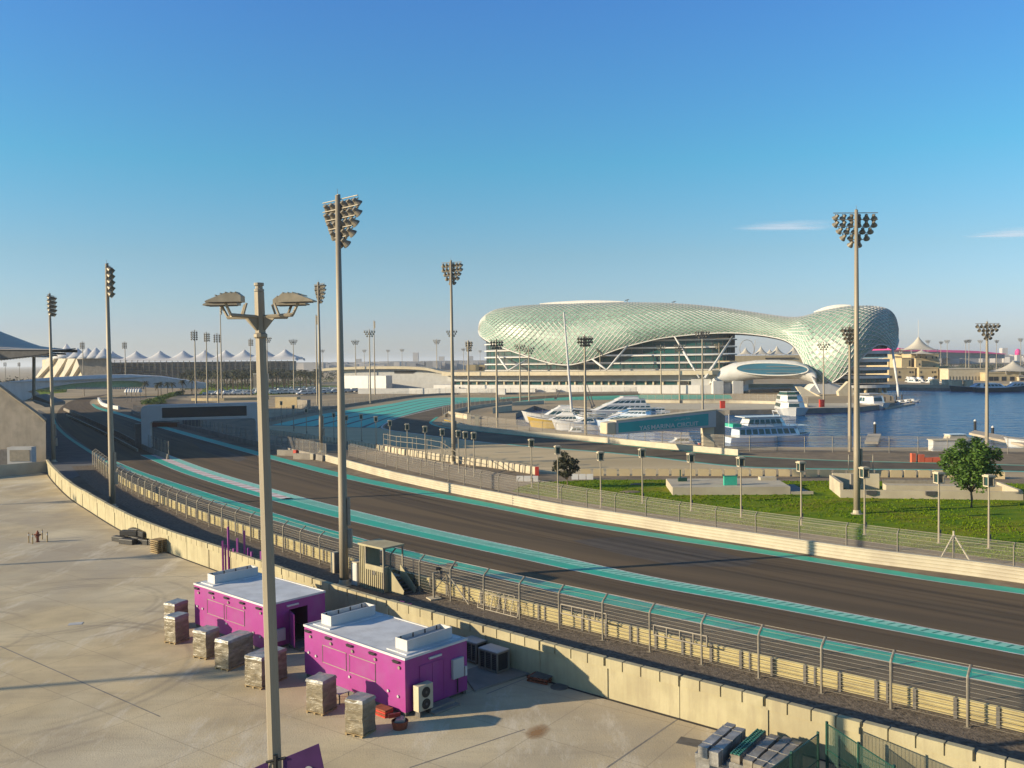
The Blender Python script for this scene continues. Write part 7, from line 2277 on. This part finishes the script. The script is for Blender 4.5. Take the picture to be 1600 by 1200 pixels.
wk2 = thing('white_arch_wall', 'sunlit white scalloped wall at the roof line beyond the grandstand', 'wall', P(65, 632, 330))
MB().ext([P(51, 625, 330), P(80, 633, 330), P(80, 636, 330), P(70, 636, 330), P(66, 633.5, 330), P(60, 631.5, 330), P(56, 630.5, 330), P(51, 627, 330)], V(0, 2, 0)).build('wall', M['white'], wk2)
MB().ext([P(51, 617, 331), P(81, 629, 331), P(81, 634, 331), P(51, 625, 331)], V(0, 10, 0)).build('deck', M['concrete_d'], wk2)
sd_ = thing('striped_shelter', 'small white striped shelter beside the far bend', 'shelter', P(208, 615, 430))
b = MB()
for i in range(6):
    x = 198 + i * 4
    b.lathe([(.1, 0), (.9, -.5), (1.4, -1.8)], 8, Matrix.Translation(P(x, 607, 430)))
b.bar(P(196, 609.5, 430), P(221, 609.5, 430), .15, 4)
b.build('canopy', M['white'], sd_)
for i in range(4):
    p = P(198 + i * 7, 609.5, 430); MB().bar(p, V(p.x, p.y, 0), .12, 5).build('post', M['steel_d'], sd_)
# ---- far tented grandstand
tg_ = thing('tented_grandstand', 'long far grandstand under a row of white peaked tents', 'grandstand', P(300, 580, 760))
YT = 740.0
def tX(px): return P(px, 570, YT).x
zE = P(300, 562, YT).z; zP = P(300, 546.5, YT).z
x0, x1 = 150, 458
b = MB()
nx_, ny_ = 240, 12
peaks = [tX(p) for p in (165, 203, 241, 278, 312, 345, 375, 408, 440)]
def canopy_z(x, v_):
    d = min(abs(x - p) for p in peaks)
    r_ = math.hypot(d, (v_ - .5) * 30)
    k_ = max(0, 1 - r_ / 13.5)
    return zE + (zP - zE) * (.14 + .86 * k_ ** 1.6)
for i in range(nx_ + 1):
    px = x0 + (x1 + 8 - x0) * i / nx_
    x = tX(px)
    for j in range(ny_ + 1):
        v_ = j / ny_
        e = 1 - max(0, (i / nx_ - .965) / .035)
        z = canopy_z(x, v_) if e > .3 else zE + (canopy_z(x, v_) - zE) * max(e, .02)
        if j in (0, ny_): z -= 2.0
        b.v.append(V(x, YT + 26 * v_, z))
for i in range(nx_):
    for j in range(ny_):
        a = i * (ny_ + 1) + j
        b.f.append((a, a + 1, a + ny_ + 2, a + ny_ + 1))
b.build('canopy', M['membrane'], tg_, smooth=True)
MB().ext([P(150, 566.5, YT + 4), P(452, 564, YT + 4), P(452, 592, YT + 4), P(150, 592, YT + 4)], V(0, 24, 0)).build('seating', M['concrete_d'], tg_)
b = MB()
for k_ in range(5):
    y = 568 + k_ * 4.4
    b.ext([P(150, y, YT + 1.0 + k_ * -.0), P(452, y - 2, YT + 1.0), P(452, y - 1, YT + 1.0), P(150, y + 1.0, YT + 1.0)], V(0, 2.6, 0))
for i in range(34):
    x = 152 + i * 9
    p = P(x, 563, YT + .6)
    b.bar(V(p.x, p.y, 2), p, .3, 4)
b.build('terrace_frame', M['steel_d'], tg_)
rn = random.Random(21)
b = MB()
for i in range(60):
    x = 170 + rn.random() * 280; y = 569 + int(rn.random() * 4) * 4.4
    p = P(x, y + 1.4, YT + 3.8)
    b.box(p, (rn.uniform(2, 7), .3, rn.uniform(.5, 1.3)))
o = b.build('lit_box', M['sandstone'], tg_); o['kind'] = 'stuff'
# sunlit west end with white fins
en = thing('tent_pavilion', 'sunlit cream end pavilion with sweeping white fins, left of the far grandstand', 'building', P(100, 580, 700))
def eY(x): return 800 - (x - 55) * .95
MB().ext([P(66, 562, eY(66) + 8), P(128, 559, eY(128) + 8), P(128, 592, eY(128) + 8), P(66, 592, eY(66) + 8)], V(14, 24, 0)).build('wall', M['cream'], en)
for k_, (xt, yt, xb) in enumerate(((73, 560, 55), (92, 559, 80), (107, 558, 95), (121, 557, 108))):
    MB().ext([P(xt, yt, eY(xt)), P(xt + 12, yt - 1, eY(xt + 12)), P(xt + 7, yt + 8, eY(xt + 7)), P(xb + 4, 590, eY(xb + 4)), P(xb, 590, eY(xb)), P(xt - 4, yt + 10, eY(xt - 4))], V(3, 5, 0)).build('fin', M['membrane_c'], en)
MB().ext([P(120, 561, 706), P(168, 560, 706), P(168, 587, 706), P(128, 587, 706)], V(0, 5, 0)).build('wall', M['concrete_d'], en)
for x, y in ((104, 537), (121, 544), (137, 543.5), (150, 543), (163, 544)):
    tp_ = P(x, y, 712); ev = P(x, 560, 712).z; r_ = 9.0
    b = MB()
    b.lathe([(r_ * 1.25, ev), (r_ * .8, ev + (tp_.z - ev) * .28), (r_ * .4, ev + (tp_.z - ev) * .6), (.3, tp_.z)], 16, Matrix.Translation(V(tp_.x, 712, 0)))
    b.build('canopy', M['membrane'], en, smooth=True)
# ================================================================== palm grove, cars
def palm_proto(h, seed):
    rn = random.Random(seed)
    t = thing('palm_tree', 'date palm in the grove before the far grandstand', 'palm tree', (0, 0, -500), 0, 'palms of the grove')
    MB().tube([(0, 0, 0), (.1, 0, h * .5), (.05, .1, h)], [.32, .24, .26], 6).build('trunk', M['bark'], t, local=True)
    b = MB()
    for i in range(34):
        a = rn.uniform(0, 2 * math.pi); el = rn.uniform(-.5, 1.25)
        L = rn.uniform(2.8, 4.2)
        d = V(math.cos(a), math.sin(a), 0); s = V(-d.y, d.x, 0)
        prev = V(.05, .1, h)
        for k_ in range(1, 6):
            u = k_ / 5
            p = V(.05, .1, h) + d * (L * u * math.cos(el * (1 - u * .4))) + UPZ * (L * (math.sin(el) * u - .75 * u * u))
            w0, w1 = .35 * math.sin(math.pi * (u - .2) * .9 + .3), .35 * math.sin(math.pi * u * .9 + .25)
            b.add([prev - s * w0 - UPZ * w0 * .5, prev, p, p - s * w1 - UPZ * w1 * .5], [(0, 1, 2, 3)])
            b.add([prev + s * w0 - UPZ * w0 * .5, prev, p, p + s * w1 - UPZ * w1 * .5], [(0, 1, 2, 3)])
            prev = p
    b.build('crown', M['palm'], t, local=True)
    return t
protos = [palm_proto(10.0, 3), palm_proto(11.0, 4)]
rn = random.Random(8)
spots = []
for row, (yb, xs0, xs1, st_) in enumerate(((608.5, 284, 392, 8), (611, 300, 500, 9), (606, 290, 505, 7.5), (604, 290, 505, 7), (602.5, 296, 505, 7))):
    x = xs0
    while x < xs1:
        spots.append((x + rn.uniform(-3, 3), yb + rn.uniform(-.6, .6))); x += st_
spots += [(228, 622), (247, 624), (262, 622), (270, 619), (252, 619), (286, 618), (300, 617)]
used = [False, False]
for i, (x, y) in enumerate(spots):
    k_ = i % 2
    p = G(x, y); s = rn.uniform(.85, 1.15)
    if i >= len(spots) - 7: s *= .75
    lab = 'date palm in the dense grove before the far tented grandstand' if i < len(spots) - 7 else 'shorter palm at the left end of the grove, beyond the gantry'
    if not used[k_]:
        protos[k_].location = p; protos[k_]['label'] = lab; used[k_] = True
    else:
        copy_tree(protos[k_], p, rn.uniform(0, 6.28), lab, 'palms of the grove' if i < len(spots) - 7 else 'short palms beyond the gantry', scale=s)
def hedge(label, pts, h, dens, m=M['hedge'], name='hedge'):
    t = thing(name, label, 'hedge', G(*pts[0]))
    ln = line(pts, 1.5, 0)
    b = MB()
    for p in ln:
        for _ in range(dens):
            c = p + V(random.uniform(-1, 1), random.uniform(-1.2, 1.2), random.uniform(0, h))
            b.add([c + V(random.uniform(-.7, .7), random.uniform(-.7, .7), random.uniform(-.5, .5)) for _q in range(4)], [(0, 1, 2, 3)])
    b.build('foliage', m, t)
hedge('long green hedge running through the palm grove', [(285, 609), (330, 606.5), (400, 603.5), (500, 599)], 3.0, 16)
hedge('second green hedge at the back of the palm grove', [(300, 604.5), (400, 601), (520, 597)], 3.5, 14)
hedge('green shrubs at the left end of the grove by the gantry', [(228, 632), (245, 628), (265, 621), (285, 616)], 2.2, 14)
hedge('bright shrubs on the bank left of the gantry', [(222, 631), (240, 632), (258, 630)], 1.5, 14)
hedge('green hedge in front of the plain white block', [(540, 608), (580, 609), (600, 610)], 1.5, 10)
tag(sheet('grove_lawn', GP([(310, 616), (420, 617), (520, 614), (560, 611), (540, 603), (400, 601), (320, 605)]), .02, M['grass']), kind='structure')
# deck edge in front of the grove
gd_ = thing('terrace_wall', 'pale terrace wall in front of the white cars and palm grove', 'wall', G(430, 620))
MB().sweep(line([(290, 621), (330, 620.5), (420, 620), (520, 617), (590, 613)], 3, 0), [(-.5, 0), (-.5, .35), (.5, .35), (.5, 0)]).build('wall', M['concrete_l'], gd_)
MB().sweep(line([(300, 626), (350, 626), (420, 624)], 3, 0), [(-.5, 0), (-.5, 1.2), (.5, 1.2), (.5, 0)]).build('wall', M['sandstone'], gd_)
tn2 = thing('tan_block', 'low tan block and grey kiosk by the shaded fence below the terrace', 'building', G(445, 636))
MB().ext([G(430, 637), G(464, 637), G(464, 637) + V(0, 6, 0), G(430, 637) + V(0, 6, 0)], UPZ * 4.2).build('wall', M['sandstone'], tn2)
MB().ext([G(464.5, 638), G(480, 639), G(480, 639) + V(0, 6, 0), G(464.5, 638) + V(0, 6, 0)], UPZ * 3.4).build('wall', M['concrete_d'], tn2)
scn = thing('screen_board', 'grey screen board with a pale frame standing in front of the palm grove', 'screen', G(407, 612))
pY = G(407, 612).y
MB().ext([P(396, 584.5, pY), P(418, 584, pY), P(418, 606, pY), P(396, 606.5, pY)], V(0, .8, 0)).build('board', M['concrete_d'], scn)
b = MB()
for a, c in (((395.5, 584.3), (419, 583.8)), ((395.5, 606.8), (419, 606.3)), ((419, 583.8), (419, 606.3))): b.bar(P(*a, pY - .2), P(*c, pY - .2), .35, 4)
for x in (399, 415): b.bar(P(x, 606, pY + .4), V(P(x, 606, pY).x, pY + .4, 0), .25, 5)
b.bar(P(399, 606, pY + .4), P(415, 606, pY + .4), .2, 5)
b.build('frame', M['white'], scn)
# white cars in rows
def car_proto():
    t = thing('parked_car', 'white parked car among the palms', 'car', (0, 0, 0))
    MB().ext([(-2.2, -.88, .35), (2.2, -.88, .35), (2.25, -.88, .75), (1.3, -.88, .95), (-2.2, -.88, 1.0)], V(0, 1.76, 0)).build('body', M['boat_w'], t, local=True)
    cb = MB().ext([(-2.0, -.78, .97), (1.15, -.78, .95), (.45, -.7, 1.6), (-1.8, -.7, 1.65)], V(0, 1.5, 0)).build('cabin', M['boat_w'], t, local=True)
    MB().ext([(-1.4, -.79, 1.14), (.62, -.79, 1.12), (.36, -.745, 1.36), (-1.35, -.745, 1.38)], V(0, 1.54, 0)).build('window', M['glass_d'], t, local=True)
    for sx in (-1.35, 1.4):
        for sy in (-.86, .86): MB().bar((sx, sy - .1, .33), (sx, sy + .1, .33), .33, 10).build('wheel', M['black'], t, local=True)
    return t
car0 = car_proto(); ck = list(car0.children); first = True
for row, (xa, ya, xb, yb, n_) in enumerate(((318, 617, 395, 617, 9), (345, 614.5, 470, 615.5, 13), (425, 616.5, 490, 612, 11), (440, 613, 530, 610.5, 13), (470, 617, 555, 612.5, 11), (400, 611.5, 500, 609, 12))):
    for i in range(n_):
        u = (i + rn.uniform(.2, .8)) / n_
        p = G(xa + (xb - xa) * u, ya + (yb - ya) * u)
        lab = 'small white parked car in the rows in front of the palm grove'
        if first:
            car0.location = p; car0.rotation_euler = (0, 0, rn.uniform(.2, .6)); car0['label'] = lab; car0['group'] = 'white cars in front of the grove'; first = False
        else:
            copy_tree(car0, p, rn.choice((0, math.pi)) + rn.uniform(.2, .6), lab, 'white cars in front of the grove', scale=1.5, kids=ck)
# ================================================================== far masts and horizon
FAR = [(129, 534), (195, 534), (304, 516), (322, 519), (339, 521), (391, 529), (417, 526), (458, 530), (504, 546), (555, 531), (569, 546), (577, 515), (606, 546), (628, 545), (682, 530), (706, 515),
       (724, 544), (750, 547), (1123, 536), (1286, 535), (812, 537), (826, 541), (937, 542), (1032, 539), (1061, 537), (8, 566), (30, 566), (1470, 533), (1480, 531), (1509, 531), (1514, 530), (1532, 531), (1557, 531), (1595, 528), (1450, 531)]
NEARB = {1123: 612, 1286: 625, 812: 627, 826: 631, 937: 612, 1032: 616, 1061: 630}
rn = random.Random(2)
for i, (px, ty) in enumerate(FAR):
    hz_y = 572 - .0125 * px
    if px in NEARB:
        base = G(px + 1, NEARB[px]); h = P(px, ty, base.y).z
        lab = 'slender floodlight mast before the hotel, ' + ('standing in front of its right tower' if px == 1286 else 'at the pale end wall of its terrace' if px == 1123 else ORD[[812, 826, 937, 1032, 1061].index(px)] + ' from the left of the thin ones')
        gname = 'thin masts in front of the hotel'
    else:
        Y = min(1500, 13.5 * FPX / max(7, (hz_y - ty))) if ty < hz_y - 8 else 900
        base = V(P(px, ty, Y).x, Y, 0); h = P(px, ty, Y).z
        gname = 'distant floodlight masts on the horizon'
        lab = 'tiny distant floodlight mast on the horizon at the ' + ('left behind the curved link building' if px < 200 else 'palm grove and far grandstand' if px < 470 else 'low city skyline' if px < 800 else 'magenta-roofed hall')
    floodlight(lab, base, h, R(rn.choice((-95, -80, 75, 90))), [5, 4, 3] if px > 400 else [3, 3, 3, 3], 5.0 if px > 400 else 3.0, key='far', box=False, group=gname, plain=True, r=.34, pitch=.9, ls=1.25)
# city on the horizon
b = MB()
for i in range(420):
    px = rn.uniform(470, 770); Y = rn.uniform(1700, 3200)
    p = P(px, 566, Y)
    b.box(V(p.x, Y, 6), (rn.uniform(8, 40), 20, rn.uniform(8, 24)))
for i in range(240):
    px = rn.uniform(1380, 1720); Y = rn.uniform(1700, 3400)
    p = P(px, 566, Y)
    b.box(V(p.x, Y, 5), (rn.uniform(8, 40), 20, rn.uniform(6, 18)))
for px, hh in ((650, 42), (690, 30), (560, 26), (735, 30), (1568, 34)):
    p = P(px, 566, 2600); b.box(V(p.x, 2600, hh / 2), (16, 16, hh))
tag(b.build('far_city', M['city']), 'low pale city of small buildings along the horizon', 'city', kind='stuff')
# scrub and trees on the horizon
def scrub(label, x0, x1, Y0, Y1, n_, hmin, hmax):
    b = MB()
    for i in range(n_):
        Y = rn.uniform(Y0, Y1); p = P(rn.uniform(x0, x1), 566, Y)
        r_, h = rn.uniform(2.5, 5), rn.uniform(hmin, hmax)
        for k_ in range(16):
            c = V(p.x + rn.gauss(0, r_ * .5), Y + rn.gauss(0, r_ * .5), abs(rn.gauss(h * .5, h * .25)))
            b.add([c + V(rn.uniform(-1.3, 1.3), rn.uniform(-1, 1), rn.uniform(-1.1, 1.1)) for _q in range(4)], [(0, 1, 2, 3)])
    tag(b.build('scrub', M['scrub']), label, 'scrub', kind='stuff')
scrub('dark band of trees beyond the curved link building at the left', -40, 52, 620, 760, 140, 4, 9)
scrub('scattered dark scrub on the sandy land beyond the villas', 1465, 1640, 700, 1300, 260, 2, 6)
scrub('thin line of trees below the city skyline', 470, 700, 900, 1600, 120, 2, 5)
# thin cirrus, high and far
m = bpy.data.materials.new('cirrus'); m.use_nodes = True
N, L_ = m.node_tree.nodes, m.node_tree.links
N.remove(N['Principled BSDF'])
tl_ = N.new('ShaderNodeBsdfTranslucent'); tl_.inputs[0].default_value = (.95, .95, .97, 1)
tp_ = N.new('ShaderNodeBsdfTransparent'); bs_ = N.new('ShaderNodeMixShader')
L_.new(tp_.outputs[0], bs_.inputs[1]); L_.new(tl_.outputs[0], bs_.inputs[2]); L_.new(bs_.outputs[0], N['Material Output'].inputs[0])
tc = N.new('ShaderNodeTexCoord'); mp_ = N.new('ShaderNodeMapping'); mp_.inputs['Scale'].default_value = (.00025, .0009, 1)
nz = N.new('ShaderNodeTexNoise'); nz.inputs['Scale'].default_value = 1.3; nz.inputs['Detail'].default_value = 7
gr_ = N.new('ShaderNodeTexGradient'); gr_.gradient_type = 'SPHERICAL'
ml = N.new('ShaderNodeMath'); ml.operation = 'MULTIPLY'
mr = N.new('ShaderNodeMapRange'); mr.inputs['From Min'].default_value = .14; mr.inputs['From Max'].default_value = .5; mr.inputs['To Max'].default_value = .5
L_.new(tc.outputs['Object'], mp_.inputs[0]); L_.new(mp_.outputs[0], nz.inputs['Vector']); 
mp2 = N.new('ShaderNodeMapping'); mp2.inputs['Location'].default_value = (-1, -1, 0); mp2.inputs['Scale'].default_value = (2, 2, 0)
L_.new(tc.outputs['UV'], mp2.inputs[0]); L_.new(mp2.outputs[0], gr_.inputs[0])
L_.new(nz.outputs['Fac'], ml.inputs[0]); L_.new(gr_.outputs['Fac'], ml.inputs[1]); L_.new(ml.outputs[0], mr.inputs['Value']); L_.new(mr.outputs[0], bs_.inputs[0])
for (xa, ya), (xb, yb), lab in (((1100, 346), (1350, 330), 'faint streak of thin cloud left of the lawn mast head'), ((1470, 362), (1680, 338), 'faint rising streak of thin cloud at the right edge of the sky')):
    a, c = G(xa, ya, 7000), G(xb, yb, 7000)
    a2, c2 = G(xa, ya + 18, 7000), G(xb, yb + 34, 7000)
    vs = [a, c, c2, a2]
    o = MB().add(vs, [(0, 1, 2, 3)])
    cl = o.build('cloud', m, uv=[(0, 0), (1, 0), (1, 1), (0, 1)])
    tag(cl, lab, 'cloud', kind='stuff')
# ================================================================== haze over the whole place
hz_m = bpy.data.materials.new('haze')
hz_m.use_nodes = True
N, L = hz_m.node_tree.nodes, hz_m.node_tree.links
N.remove(N['Principled BSDF'])
pv_ = N.new('ShaderNodeVolumePrincipled')
pv_.inputs['Color'].default_value = (.86, .92, 1.0, 1)
pv_.inputs['Density'].default_value = 0.00012
pv_.inputs['Anisotropy'].default_value = 0.2
L.new(pv_.outputs[0], N['Material Output'].inputs['Volume'])
hb_z = MB().ext([(-40000, -400, -6), (40000, -400, -6), (40000, 61000, -6), (-40000, 61000, -6)], (0, 0, 76)).build('haze', hz_m)
tag(hb_z, kind='stuff', label='thin bright haze lying over the whole circuit and marina')
